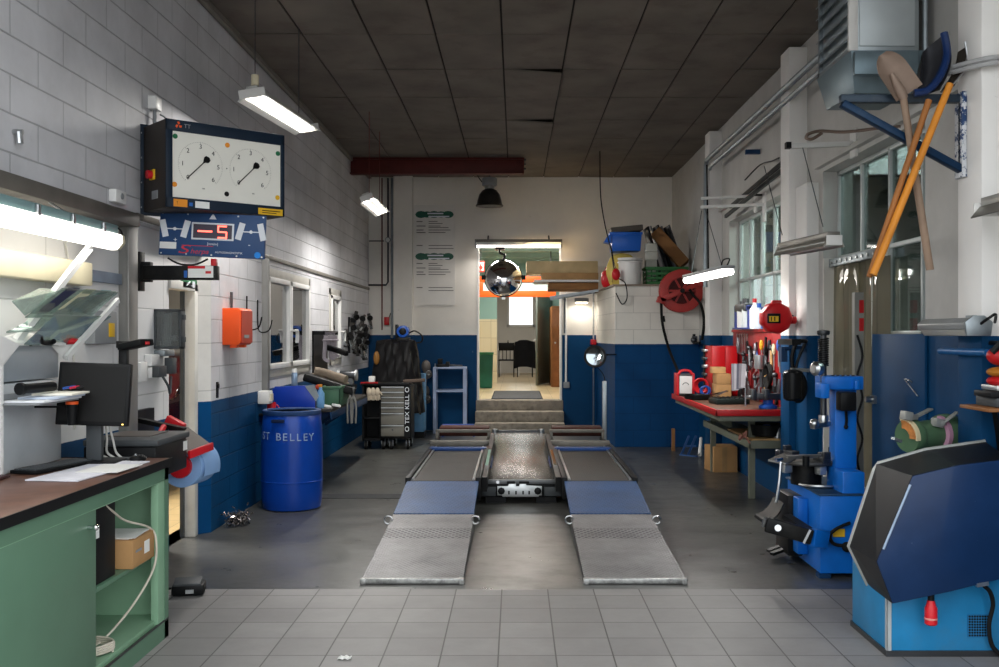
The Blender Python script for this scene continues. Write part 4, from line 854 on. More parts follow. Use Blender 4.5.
# pendant bay lamp
r = thing('pendant_lamp', 'dark bell-shaped pendant lamp hanging behind the end of the red beam', 'lamp', P(489.5, 206, 16.6))
c = P(489.5, 206.5, 16.6)
mb = MB(); mb.lathe([(.225, .0), (.232, .01), (.225, .025), (.21, .04), (.20, .10), (.17, .20), (.12, .265), (.075, .29), (.07, .285), (.115, .255), (.16, .19), (.19, .10), (.205, .03), (.215, .005)], c, n=32); mb.build('shade', pm('shade_dark', '#4a4744', .35, .7, var=.15), r)
mb = MB(); mb.lathe([(.07, .285), (.085, .30), (.085, .335), (.07, .345)], c, n=20); mb.build('collar', M_steel, r)
mb = MB(); mb.lathe([(.11, .34), (.125, .35), (.125, .46), (.11, .475), (.03, .48)], c, n=24); mb.build('ballast_housing', M_grey, r)
MB().sph(c+Vector((0,0,.11)), .075, (1,1,1.4)).build('bulb', pm('bulb_glass', '#d9d6cc', .2), r)
mb = MB(); mb.cyl(c+Vector((0,0,.47)), (c.x, c.y, H-.01), .014); mb.build('suspension_rod', M_dsteel, r)
mb = MB(); mb.tube(spline([c+Vector((-.12,0,.4)), c+Vector((-.2,0,.52)), c+Vector((-.19,0,.62)), Vector((c.x-.2, c.y, H-.01))], 6), .008); mb.build('cord', M_black, r)
# convex mirror dome on a black arm
r = thing('convex_mirror', 'large domed convex mirror hung before the raised doorway', 'mirror', P(503.5, 278, 17.0))
c = P(503.5, 278, 17.0); rr = .315
mb = MB(); mb.lathe([(rr*math.cos(R(t)), .21*math.sin(R(t))) for t in range(0, 91, 6)][:-1]+[(0, .21)], c, (0,-1,.12), n=48); mb.build('mirror_dome', M_chrome, r, ang=60)
mb = MB(); mb.lathe([(rr+.008, -.03), (rr+.012, 0), (rr-.004, .012), (rr-.004, -.03)], c, (0,-1,.12), n=48); mb.lathe([(.05,-.05),(rr,-.03)], c, (0,-1,.12), n=48); mb.build('rim', M_blackm, r)
mb = MB(); mb.tube(spline([c+Vector((-.0,.05,rr)), c+Vector((.02,.06,rr+.08)), c+Vector((-.06,.08,rr+.12)), c+Vector((-.07,.1,rr+.19))], 6), .022); mb.box(c.x-.14, c.x+.02, 17.05, 17.38, c.z+rr+.18, c.z+rr+.215); mb.build('arm', M_blackm, r)
mb = MB(); mb.box(c.x+rr-.01, c.x+rr+.06, c.y-.01, c.y+.03, c.z-.03, c.z+.05); mb.box(c.x-rr-.06, c.x-rr+.01, c.y-.01, c.y+.03, c.z-.03, c.z+.05); mb.build('ear', M_blackm, r, bevel=.01)
mb = MB(); mb.box(c.x-.03, c.x+.03, c.y-.02, c.y+.02, c.z-rr-.05, c.z-rr+.0); mb.build('lower_clip', M_alu, r)
# notice board with two green headings
r = thing('notice_board', 'tall white printed notice with two green headings on the back wall', 'notice', P(434, 305, 17.49))
xa, xb_, za, zb = X(414, 17.49), X(455, 17.49), Z(305, 17.49), Z(205, 17.49)
mb = MB(); mb.box(xa, xb_, 17.485, 17.498, za, zb); mb.build('sheet', pm('notice_white', '#d8d5cf', .4, var=.03), r)
M_gr = pm('notice_green', '#1d5a46', .5, var=.15); M_nt = pm('notice_text', '#6d6b68', .6, var=.1)
for k, py in enumerate((214.5, 256.5)):
    mb = MB(); 
    for i, px in enumerate((421, 427, 434, 441, 448)): mb.lathe([(1, 0), (1, .004)], (0,0,0), (0,-1,0), n=20) if 0 else mb.sph((X(px, 17.484), 17.484, Z(py, 17.484)), 1, (.10, .002, .055 if i in (1,3) else .062), n=16, m=6)
    mb.build('green_heading', M_gr, r)
    mb = MB()
    mb.box(X(427, 17.4), X(443, 17.4), 17.479, 17.481, Z(py-1, 17.48)-.012, Z(py-1, 17.48)+.012); mb.box(X(428, 17.4), X(449, 17.4), 17.479, 17.481, Z(py+2, 17.48)-.012, Z(py+2, 17.48)+.012); mb.build('heading_lettering', M_sw, r)
    mb = MB()
    for dy, l1, l2 in ((7, 6, 9), (9, 0, 14), (11.5, 9, 12), (13, 0, 20), (15.5, 7, 22), (18, 9, 17), (31, 6, 24), (34, 0, 25)):
        z = Z(py+dy, 17.48)
        if l1: mb.box(X(416.5, 17.48), X(416.5+l1, 17.48), 17.482, 17.486, z-.008, z+.008)
        if l2: mb.box(X(428.5, 17.48), X(428.5+l2, 17.48), 17.482, 17.486, z-.006, z+.006)
    mb.build('printed_text', M_nt, r)
# conduits and red pull socket on the back wall
mb = MB(); mb.tube([P(382, 178, 17.45), P(382, 330, 17.45)], .012); r_ = mb.build('electric_conduit', pm('conduit_red', '#6b3a34', .5)); tag(r_, 'dark red vertical conduit on the back wall behind the far hanging lamp', 'conduit')
r = thing('pull_switch', 'small red switch box at the bottom of the dark red conduit', 'switch', P(386, 325, 17.45)); mb = MB(); mb.box(X(384, 17.42), X(389, 17.42), 17.42, 17.5, Z(325, 17.42), Z(317, 17.42)); mb.build('box', M_red, r, bevel=.01); mb = MB(); mb.tube(spline([P(389, 318, 17.45), P(391, 313, 17.45), P(395, 313, 17.45), P(396, 330, 17.45)], 5), .007); mb.build('wire', M_blackm, r)
mb = MB(); mb.tube([P(388, 178, 17.46), P(388, 282, 17.46), P(386, 285, 17.46), P(368.5, 285, 17.46)], .016); tag(mb.build('electric_conduit', M_dsteel), 'grey conduit running down and turning left along the back wall', 'conduit')
mb = MB(); mb.tube([P(392, 178, 17.44), P(392, 338, 17.44)], .022); tag(mb.build('electric_conduit', M_zinc), 'grey vertical conduit in the corner of the back wall pilaster', 'conduit')
r = thing('wall_clock', 'small round white dial among the conduits on the back wall', 'dial', P(388, 240, 17.4)); c = P(388, 240, 17.44); mb = MB(); mb.lathe([(.045, 0), (.05, .02), (.042, .03)], c, (0,-1,0), n=20); mb.build('casing', M_grey, r); mb = MB(); mb.lathe([(.038, .0), (.038, .004)], c+Vector((0,-.03,0)), (0,-1,0), n=20); mb.build('face', M_white, r)
mb = MB(); mb.tube([P(369, 241, 17.46), P(384, 241, 17.46)], .010); tag(mb.build('electric_conduit', M_dsteel), 'short horizontal conduit left of the small round dial', 'conduit')

# ================================================================== LEFT REAR
r = thing('plastic_drum', 'large blue plastic drum with a dark lid beside the left wall', 'drum', (X(292, 9.68), 9.68, 0))
c = Vector((X(292, 9.68), 9.68, 0)); M_drum = pm('drum_blue', '#0d3f9c', .28, var=.1, dirt='#0b2c66', damt=.4)
mb = MB(); mb.lathe([(.25, 0), (.272, .012), (.278, .04), (.287, .10), (.293, .30), (.293, .60), (.288, .78), (.275, .87), (.266, .905), (.27, .91), (.27, .93), (.26, .935)], c, n=48); mb.build('body', M_drum, r)
mb = MB(); mb.lathe([(.274, .905), (.278, .912), (.278, .945), (.268, .952), (.24, .95), (.235, .935), (.0, .935)], c, n=48); mb.build('lid', pm('lid_blue', '#22406f', .5, var=.2, dirt='#6b7686'), r)
mb = MB(); mb.box(c.x-.13, c.x-.01, c.y-.300, c.y-.270, .845, .875); mb.build('handle_recess', pm('recess_dark', '#0a1c3e', .6), r, bevel=.004)
mb = MB(); mb.lathe([(.2945, .27), (.297, .275), (.2945, .28)], c, n=48); mb.build('seam', M_drum, r)
M_chalk = pm('chalk_paint', '#8fa4c6', .8, var=.2)
for k, ch in enumerate('ST BELLEY'):
    a = R(-90+(k-4)*12.5)
    if ch == ' ': continue
    M2 = Matrix.Translation((c.x+.2945*math.cos(a), c.y+.2945*math.sin(a), .715-.002*k))@Matrix.Rotation(a+R(90), 4, 'Z')@FACE_CAM
    text(ch, .10, M2, M_chalk, 'hand_lettering', r, ext=.0015)
r = thing('scrap_pile', 'heap of crumpled shiny metal strips on the floor by the blue wall', 'scrap', P(240, 527, 8.7)); bpy.data.objects.remove(r)
c = Vector((X(238, 8.75), 8.75, 0)); mb = MB(); rg = random.Random(5)
for k in range(240):
    p = c+Vector((rg.gauss(0, .05), rg.gauss(0, .05), abs(rg.gauss(.05, .035))+.008)); q = p+Vector((rg.uniform(-.03,.03), rg.uniform(-.03,.03), rg.uniform(-.02,.03))); q.z = max(q.z, .01)
    mb.beam(p, q, .014, .005, up=(rg.random(), rg.random(), rg.random()+.1))
tag(mb.build('metal_shavings', pm('shiny_strip', '#8d8684', .2, .8, var=.9, scale=40)), 'heap of crumpled shiny metal strips on the floor by the blue wall', 'scrap', kind='stuff')
# blue sheet with chamfered corner: raised lid of a parts washer
r = thing('parts_washer', 'blue parts washer with raised lid behind the blue drum', 'washer', P(294, 425, 10.4))
yb = 10.4; z0_ = Z(412, yb); M_pw = pm('washer_blue', '#1438a0', .35, var=.08)
mb = MB(); mb.prism([(X(276,yb), z0_), (X(315,yb), z0_), (X(315,yb), Z(400,yb)), (X(306,yb), Z(385.5,yb)), (X(275,yb), Z(386.5,yb)), (X(272,yb), Z(390,yb))], 'Y', yb, yb+.03); mb.build('lid', M_pw, r, bevel=.006)
mb = MB(); mb.box(X(276,yb), X(315,yb)-.03, yb+.0, yb+.5, .05, z0_); mb.build('tub', M_pw, r, bevel=.01)
mb = MB(); mb.prism([(X(305,yb), Z(386,yb)), (X(314,yb), Z(384.5,yb)), (X(319,yb), Z(396,yb)), (X(316,yb), Z(401,yb))], 'Y', yb-.012, yb+.0); mb.build('corner_sheet', M_zinc, r)
for xx in (X(277,yb), X(311,yb)-.03): 
    for yy in (yb+.02, yb+.44): MB().box(xx, xx+.03, yy, yy+.03, 0, .05).build('foot', M_blackm, r)
r = thing('towel_dispenser', 'small white dispenser on the wall left of the raised blue lid', 'dispenser', P(266, 403, 10.1))
mb = MB(); mb.box(XL, XL+.12, 9.98, 10.12, Z(404, 10), Z(391, 10)); mb.build('case', M_whitep, r, bevel=.01); mb = MB(); mb.box(XL+.12, XL+.13, 10.0, 10.10, Z(401, 10), Z(394, 10)); mb.build('front_cover', M_cream, r)
r = thing('mug', 'shiny red mug standing behind the blue drum', 'mug', P(271, 413, 10.1))
c = P(271.5, 413, 10.15); mb = MB(); mb.lathe([(.04, 0), (.045, .005), (.045, .11), (.041, .11), (.038, .01), (0, .01)], c, n=20); mb.build('cup', M_redp, r); mb = MB(); mb.tube(arc(c+Vector((.045,0,.055)), .028, -80, 80, 8), .006); mb.build('handle', M_redp, r)
mb = MB(); mb.box(XL+.001, XL+.30, 10.02, 10.36, c.z-.02, c.z); tag(mb.build('wall_shelf', M_blackm, bevel=.004), 'small dark shelf carrying the red mug behind the blue drum', 'shelf')
# workbench cabinet along the left wall
r = thing('wall_shelf', 'long dark shelf on brackets along the left wall behind the drum', 'shelf', (-2.3, 12.2, .82))
mb = MB(); mb.box(XL, -2.03, 11.0, 13.65, .82, .86); mb.build('board', pm('bench_dark', '#35322f', .6, var=.2), r, bevel=.006)
mb = MB(); mb.box(-2.045, -2.03, 11.0, 13.65, .74, .82); mb.build('front_rail', M_dblue, r, bevel=.004)
for yy in (11.15, 12.3, 13.5): MB().prism([(XL, .82), (-2.06, .82), (-2.06, .79), (XL+.02, .45), (XL, .45)], 'Y', yy, yy+.03).build('bracket', M_dblue, r)
zt = .86
r = thing('spray_can', 'white-capped spray can in front of the grey-framed window', 'spray can', P(294, 384, 10.42)); c = P(294.5, 385.5, 10.42)
mb = MB(); mb.lathe([(.03, 0), (.033, .005), (.033, .12), (.028, .135)], c, n=18); mb.build('can', pm('can_blue_white', '#8fa6c2', .3, .5), r); mb = MB(); mb.lathe([(.028, .132), (.029, .17), (.02, .178)], c, n=18); mb.build('cap', M_white, r)
r = thing('storage_bin', 'green plastic bin on the low bench behind the blue drum', 'bin', P(332, 405, 11.6))
ya, yb2 = 11.35, 11.95; xa, xb_ = X(321, 11.35), X(340, 11.35); zb_ = .86; zt_ = Z(386, 11.4)
mb = MB(); mb.box(xa, xb_, ya, ya+.02, zb_, zt_); mb.box(xa, xb_, yb2-.02, yb2, zb_, zt_); mb.box(xa, xa+.02, ya, yb2, zb_, zt_); mb.box(xb_-.02, xb_, ya, yb2, zb_, zt_); mb.box(xa, xb_, ya, yb2, zb_, zb_+.02); mb.build('body', pm('bin_green', '#476e55', .5, var=.08), r, bevel=.006); mb = MB(); mb.box(xa-.015, xb_+.015, ya-.015, ya+.01, zt_-.03, zt_); mb.box(xb_-.005, xb_+.015, ya, yb2, zt_-.03, zt_); mb.build('rim', pm('bin_green', ''), r, bevel=.004)
tag(MB().ob(P(330, 384, 11.75), (.62, .42, .09), (.0, .30, .15)).build('tool_tray', M_blackm, bevel=.02), 'long black tray lying across the green bin', 'tray')
mb = MB(); mb.tube([P(315, 371.5, 11.9), P(322, 372.5, 11.9), P(346, 380, 11.8)], .055, n=12); mb.beam(P(313, 375, 11.95), P(347, 385, 11.85), .12, .05); tag(mb.build('padded_roll', pm('roll_taupe', '#8a7c6c', .8, var=.12), bevel=.0), 'taupe padded roll lying on the black tray over the green bin', 'roll')
mb = MB(); mb.sph(P(318, 387, 11.3), .03); mb.sph(P(320, 386.5, 11.31), .022); tag(mb.build('rag', pm('rag_red', '#c0482f', .8)), 'small red rag at the edge of the green bin', 'rag')
r = thing('cleaner_bottle', 'blue bottle standing between the raised lid and the green bin', 'bottle', P(320, 405, 11.0)); c = Vector((X(320.5, 11.1), 11.1, .862)); mb = MB(); mb.lathe([(.04, 0), (.045, .01), (.045, .16), (.02, .2), (.018, .23)], c, n=16); mb.build('body', M_lblue, r); mb = MB(); mb.lathe([(.02, .23), (.02, .26), (.0, .262)], c, n=12); mb.build('cap', M_olabel, r)
for k, (px, py, lb) in enumerate(((327, 408.5, 'white folded cloth at the front edge of the low bench, left'), (337, 407, 'white folded cloth at the front edge of the low bench, below the green bin'))):
    c = Vector((X(px, 11.15+.15*k), 11.13+.12*k, .878)); tag(MB().ob(c, (.10, .06, .03), (0, .2, .3)).build('cloth', M_paper, bevel=.01), lb, 'cloth')
# pliers hanging at the bench end
r0 = None
for k, px in enumerate((349.5, 353)):
    c = P(px, 387, 11.6-.05*k); mb = MB()
    mb.beam(c, c+Vector((.012,0,-.12)), .012, .012, up=(0,1,0)); mb.beam(c+Vector((.014,0,0)), c+Vector((0,0,-.12)), .012, .012, up=(0,1,0))
    mb.tube(spline([c+Vector((.012,0,-.12)), c+Vector((.035,0,-.2)), c+Vector((.03,0,-.42))], 5), .012); mb.tube(spline([c+Vector((0,0,-.12)), c+Vector((-.025,0,-.2)), c+Vector((-.02,0,-.42))], 5), .012)
    tag(mb.build('pliers', pm('pliers_grey', '#9a9893', .4, .6)), ('long grey pliers hanging from the green bin side, left pair', 'long grey pliers hanging from the green bin side, right pair')[k], 'pliers', 'pliers at the low bench')
mb = MB(); mb.box(-2.02, X(356, 11.6), 11.64, 11.665, Z(388, 11.6), Z(384.5, 11.6)); mb.box(-2.03, -2.0, 11.64, 11.665, .86, Z(384.5, 11.6)); tag(mb.build('tool_rail', M_blackm), 'short black rail holding the long grey pliers', 'rail')
# clamp rack between the two left windows
r = thing('wrench_rack', 'black wall rack of hanging grey clamps between the two left windows', 'rack', (XL, 12.95, 1.3))
ya, yb2 = 12.65, 13.6; za, zb = Z(372, 13), Z(331, 13)
mb = MB(); mb.box(XL, XL+.02, ya, yb2, za, zb); mb.box(XL, XL+.16, ya, ya+.02, zb-.05, zb); mb.box(XL, XL+.16, yb2-.02, yb2, zb-.05, zb); mb.box(XL+.14, XL+.16, ya, yb2, zb-.02, zb); mb.build('frame', M_blackm, r)
rg = random.Random(2)
for k in range(9):
    yy = ya+.07+.1*k; L = rg.uniform(.22, .36); mb = MB(); x_ = XL+.15
    mb.tube(arc((x_, yy, zb-.04), .025, 90, 270, 6, 'XZ'), .006); mb.beam((x_, yy, zb-.06), (x_-.02, yy+.01, zb-L), .03, .014, up=(0,1,0)); mb.cyl((x_-.03, yy, zb-.12), (x_+.03, yy, zb-.12), .012, n=8); mb.beam((x_-.02, yy, zb-L), (x_+.04, yy, zb-L-.04), .03, .012, up=(0,1,0))
    tag(mb.build('clamp', pm('clamp_grey', '#a39ca4', .4, .6, var=.2)), 'grey clamp hanging in the row on the black wall rack', 'clamp', 'clamps on the black wall rack')
tag(MB().beam(P(327, 347, 12.9), P(347, 353.5, 12.6), .06, .07).build('work_light', M_blackm, bevel=.015), 'black tubular work light slanting before the narrow left window', 'work light')
mb = MB(); mb.beam(P(327, 347, 12.9), (XL+.1, 13.0, Z(346, 13)), .02, .02); tag(mb.build('lamp_arm', M_blackm), 'black arm carrying the slanting work light', 'arm')
# wheel clamps cluster on the wall
spots = [(347,338),(350,331),(352,345),(354,325),(355,338),(357,331),(358,347),(360,322),(361,339),(363,330),(364,345),(366,321),(366,336),(350,341),(359,352),(356,319),(362,352)]
rg = random.Random(11); proto = None
M_cl = pm('clamp_dark', '#5a5856', .35, .7, var=.35)
proto = thing('wheel_clamp', 'small dark wheel clamp in the cluster hanging on the far left wall', 'clamp', (0,0,0), group='wheel clamps hanging on the far left wall')
mb = MB(); mb.beam((0,0,.13), (0.01,0,-.14), .05, .035, up=(0,1,0)); mb.cyl((-.03,0,.05), (.07,0,.05), .03, n=10); mb.build('body', M_cl, proto)
mb = MB(); mb.cyl((.06,-.03,.05), (.10,-.03,.05), .045, n=12); mb.build('knob', M_blackm, proto); mb = MB(); mb.cyl((-.02,-.02,-.08), (.06,-.02,-.11), .022, n=8); mb.build('pin', M_steel, proto)
mb = MB(); mb.beam((0,-.03,.06), (0,-.03,-.07), .03, .004, up=(0,1,0)); mb.build('plate', M_alu, proto)
for k, (px, py) in enumerate(spots):
    yy = 2.53*1000/(CX-px) if px < 366 else 16.9; yy = min(yy, 17.0)
    o = proto if k == 0 else dup(proto, (0,0,0))
    M = Matrix.Translation((XL+.03+.04*(k%3), yy, Z(py, yy)))@Euler((rg.uniform(-.5,.5), rg.uniform(-.4,.4), rg.uniform(-1.2,-.3))).to_matrix().to_4x4()
    o.matrix_world = M; ROOT[o.name] = M
for k, px in enumerate((349.5, 363.5)):
    yy = 2.56*1000/(CX-px); mb = MB(); mb.box(XL, XL+.03, yy-.02, yy+.02, Z(353, yy), Z(317, yy)); tag(mb.build('clamp_bar', M_blackm), ('dark wall bar behind the cluster of wheel clamps, window side', 'dark wall bar behind the cluster of wheel clamps, corner side')[k], 'bar')
# small things at the end of the bench
r = thing('bench_grinder', 'small polished grinder at the rear end of the low bench', 'grinder', P(348, 372, 13.3)); c = Vector((X(347, 13.3), 13.3, .862))
c = P(347.5, 379, 13.3); mb = MB(); mb.cyl(c+Vector((-.10,0,.05)), c+Vector((.10,0,.05)), .06, n=16); mb.box(c.x-.08, c.x+.08, c.y-.07, c.y+.07, .86, c.z+.01); mb.build('motor', M_dsteel, r, bevel=.005); mb = MB(); mb.cyl(c+Vector((-.13,0,.05)), c+Vector((-.10,0,.05)), .075, n=20); mb.build('wheel', M_alu, r); mb = MB(); mb.cyl(c+Vector((.10,0,.05)), c+Vector((.13,0,.05)), .075, n=20); mb.build('wheel', M_alu, r)
# ---- tool trolley
r = thing('tool_trolley', 'black tool trolley with grey drawers against the back wall at left', 'trolley', (X(397, 14.7), 14.7, 0))
yf = 14.55; xa, xb_ = X(362, yf), X(411, yf); zb, zt = Z(434, yf), Z(382, yf); yr = yf+.5; wh = .13
xm = X(380, yf)
mb = MB(); mb.box(xm-.01, xb_, yf+.01, yr, wh+.03, zt-.05); mb.build('cabinet', M_blackm, r, bevel=.006)
mb = MB(); mb.box(xa, xa+.03, yf, yr, wh, zt-.05); mb.box(xa, xm, yf+.3, yr, wh, zt-.05); mb.box(xa, xm, yf, yr, wh, wh+.03); mb.box(xa, xm, yf, yr, .45, .47); mb.build('open_bay', M_blackm, r)
mb = MB(); mb.box(xa-.02, X(409, yf), yf-.02, yr+.02, zt-.05, zt-.01); mb.build('top_tray', M_blackm, r, bevel=.008)
mb = MB(); mb.box(xa-.02, X(378, yf), yf-.02, yf+.0, zt-.025, zt); mb.build('red_strip', M_red, r)
zz = zt-.065; hs = [.075, .075, .075, .075, .085, .175, .17]; x0_, x1_ = xm+.015, X(404, yf)
for h_ in hs:
    mb = MB(); mb.box(x0_, x1_, yf-.004, yf+.02, zz-h_+.006, zz); d = mb.build('drawer', pm('drawer_grey', '#75726a', .4, .2, var=.08), r, bevel=.003); mb = MB(); mb.box(x0_+.005, x1_-.005, yf-.022, yf-.004, zz-.016, zz-.002); mb.build('pull', M_alu, d); zz -= h_
MB().cyl(((x0_+x1_)/2, yf-.01, zz+.1), ((x0_+x1_)/2, yf-.004, zz+.1), .015, n=12).build('lock', M_dsteel, r)
mb = MB(); mb.box(X(404.5, yf), X(410, yf), yf-.004, yf+.01, wh+.05, zt-.06); mb.build('logo_panel', M_black, r)
text('O TEX KELL O', .085, Matrix.Translation((X(407.3, yf), yf-.005, (wh+zt)/2+.03))@FACE_CAM@Matrix.Rotation(R(90), 4, 'Z'), M_sw, 'lettering', r, xs=1.2)
for xx in (xa+.05, X(383, yf), X(391, yf), xb_-.05):
    for yy in (yf+.06, yr-.06):
        mb = MB(); mb.cyl((xx-.018, yy, .06), (xx+.018, yy, .06), .06, n=16); cs = mb.build('caster', M_rubber, r); mb = MB(); mb.box(xx-.026, xx-.02, yy-.03, yy+.03, .05, wh); mb.box(xx+.02, xx+.026, yy-.03, yy+.03, .05, wh); mb.build('fork', M_steel, cs)
for k, (px, lb) in enumerate(((369, 'pale work glove clipped to the trolley front, left'), (373, 'pale work glove clipped to the trolley front, middle'), (377.5, 'pale work glove clipped to the trolley front, right'))):
    c = P(px, 388, yf-.04); mb = MB(); mb.sph(c+Vector((0,0,-.06)), .045, (.8,.5,1.5), n=12)
    for j in range(4): mb.cyl(c+Vector((-.03+.02*j,0,-.10)), c+Vector((-.034+.023*j,-.005,-.17-.01*(j in (1,2)))), .011, .008, n=8)
    mb.cyl(c+Vector((.035,0,-.05)), c+Vector((.065,-.005,-.10)), .011, n=8); tag(mb.build('glove', pm('glove_cream', '#b5a895', .8)), lb, 'glove', 'gloves on the trolley')
tag(MB().ob(P(372, 379.5, 14.8), (.09, .09, .10)).build('tin', M_whitep, bevel=.01), 'small white tin on the left part of the trolley top', 'tin')
mb = MB(); mb.beam(P(403, 381.5, 14.7), P(425, 380, 14.75), .05, .05); tag(mb.build('torque_bar', pm('bar_brown', '#5b4d44', .5, .4), bevel=.008), 'dark bar lying across the trolley top towards the grey board', 'bar')
# black-covered machine and blue welding gun on top
r = thing('covered_machine', 'machine under a crumpled black sheet behind the tool trolley', 'machine', (X(395, 15.6), 15.6, 0))
yc = 15.65
rgm = random.Random(4)
def cov(u, v):
    a = 2*PI*u; hw = .40-.12*v+.03*math.sin(5*a+3*v); hd = .32-.06*v
    ca, sa = math.cos(a), math.sin(a); k = (abs(ca)**4+abs(sa)**4)**-.25
    return (X(397, yc)+hw*ca*k+.02*math.sin(14*a+9*v), yc+hd*sa*k+.025*math.sin(11*a-7*v), .45+.02*math.sin(6*a)+(Z(342, yc)-.45)*min(1, v*1.0)+.02*math.sin(9*a)*v)
mb = MB(); mb.grid(cov, 72, 24); top = [cov(i/72, 1) for i in range(72)]; mb.add(top+[(X(396,yc), yc, Z(341, yc)+.03)], [(i, (i+1)%72, 72) for i in range(72)]); mb.build('cover', pm('cover_black', '#1c1b1c', .42, var=.2, bump=.3, bscale=9), r, ang=50)
mb = MB(); mb.box(X(382, yc), X(409, yc), yc-.22, yc+.22, .06, .8); mb.build('cabinet', M_blackm, r)
for xx in (X(383, yc), X(408, yc)): MB().cyl((xx-.02, yc, .06), (xx+.02, yc, .06), .06, n=14).build('wheel', M_rubber, r)
mb = MB(); mb.sph(P(376.5, 358, 15.4), .07, (.7,.5,1.5)); tag(mb.build('sanding_disc', pm('amber_pad', '#8a5f2a', .5)), 'amber oval pad hanging left of the black-covered machine', 'pad')
mb = MB(); mb.beam(P(376.5, 352, 15.42), P(384, 352, 15.45), .015, .015); tag(mb.build('pad_hook', M_blackm), 'thin black hook carrying the amber oval pad', 'hook')
r = thing('air_filter_unit', 'blue machine head with a cable on top of the black cover', 'machine', P(404, 338, 15.6)); c = P(403.5, 340, yc); c.z = Z(343, yc)+.03
mb = MB(); mb.cyl(c+Vector((0,-.12,.15)), c+Vector((0,.12,.15)), .095, n=20); mb.build('drum', M_mblue, r, bevel=.01); mb = MB(); mb.lathe([(.05, 0), (.055, .01), (.055, .03), (.03, .035)], c+Vector((0,-.10,.15)), (0,-1,0), n=24); mb.box(c.x-.12, c.x-.085, c.y-.1, c.y+.1, c.z, c.z+.26); mb.box(c.x-.1, c.x+.1, c.y-.1, c.y+.1, c.z-.02, c.z+.06); mb.build('guard', M_blackm, r, bevel=.01)
mb = MB(); mb.tube(spline([P(409, 333, 15.6), P(415, 331, 15.6), P(422, 336, 15.6), P(421, 342, 15.62), P(412, 343, 15.6)], 6), .012); mb.build('cord', M_blackm, r)
mb = MB(); mb.box(X(413.5, 16.2), X(424, 16.2), 16.2, 16.6, .10, Z(374, 16.2)); r = thing('blue_locker', 'narrow pale blue cabinet between the black cover and the grey board', 'cabinet', (X(418, 16.3), 16.3, 0)); mb.build('body', M_lblue, r, bevel=.01); MB().box(X(414, 16.2), X(423.5, 16.2), 16.19, 16.2, .15, .70).build('door', M_lblue, r, bevel=.004); MB().box(X(414, 16.2), X(423.5, 16.2), 16.19, 16.2, .72, Z(375, 16.2)).build('door', M_lblue, r, bevel=.004); MB().box(X(414, 16.2), X(424, 16.2), 16.22, 16.55, 0, .1).build('plinth', M_blackm, r)
# grey clamps board
for k, (py, lb) in enumerate(((375, 'grey vice jaw hanging on the blue back wall, upper of two'), (393, 'grey vice jaw hanging on the blue back wall, lower of two'))):
    c = P(426 if k == 0 else 425, py-(4 if k == 0 else -3), 17.35); r = thing('hanging_clamp', lb, 'clamp', c); mb = MB(); mb.sph(c+Vector((0,0,.08)), .1, (.8,.5,1.1)); mb.sph(c+Vector((.03,0,-.05)), .085, (.9,.5,1)); mb.beam(c+Vector((-.02,0,-.05)), c+Vector((-.04,0,-.26)), .09, .06, up=(0,1,0)); mb.build('body', pm('vice_grey', '#6f6a66', .5, .4), r); mb = MB(); mb.tube(arc(c+Vector((.05,-.06,-.03)), .035, 0, 330, 14), .008); mb.build('ring', M_steel, r); mb = MB(); mb.beam(c+Vector((0,.03,.05)), (c.x, 17.5, c.z+.05), .03, .03); mb.build('hook', M_blackm, r)
# light-blue metal frame table with small vice
r = thing('steel_table', 'light blue angle-steel frame table against the blue back wall', 'table', (X(449, 17.1), 17.1, 0))
yf, yr = 16.95, 17.35; xa, xb_ = X(433, yf), X(466, yf); zt = Z(369, yf); M_tb = pm('frame_pale_blue', '#a3b0cc', .45, .1, var=.15)
for xx in (xa, xb_-.05):
    for yy in (yf, yr-.05): MB().box(xx, xx+.05, yy, yy+.05, 0, zt).build('leg', M_tb, r)
mb = MB(); mb.box(xa, xb_, yf, yr, zt, zt+.03); mb.build('top', M_tb, r, bevel=.004); mb = MB(); mb.box(xa+.05, xb_-.05, yf+.01, yr-.01, Z(391, yf)-.02, Z(391, yf)+.015); mb.build('shelf', M_tb, r)
r = thing('bench_vice', 'small dark bench vice on the light blue frame table', 'vice', P(444, 366, 17.15)); c = P(446, 369, 17.15); c.z = zt+.03
mb = MB(); mb.box(c.x-.16, c.x+.05, c.y-.06, c.y+.06, c.z, c.z+.05); mb.box(c.x-.14, c.x-.06, c.y-.07, c.y+.07, c.z+.05, c.z+.14); mb.box(c.x, c.x+.06, c.y-.07, c.y+.07, c.z+.0, c.z+.09); mb.build('body', M_blackm, r, bevel=.008); mb = MB(); mb.cyl((c.x-.18, c.y-.08, c.z+.06), (c.x-.18, c.y-.08, c.z-.09), .008); mb.build('handle', M_steel, r); mb = MB(); mb.cyl((c.x+.05, c.y, c.z+.03), (c.x+.28, c.y, c.z+.02), .016, n=10); mb.build('spindle', M_dsteel, r)
mb = MB(); p = [(X(443,16.5), 16.45, 0), (X(443,16.5), 16.45, .19), (X(474,16.5), 16.45, .19), (X(474,16.5), 16.45, 0)]; mb.tube(p, .018); tag(mb.build('pipe_guard', M_mblue), 'low blue pipe guard on the floor in front of the frame table', 'guard')
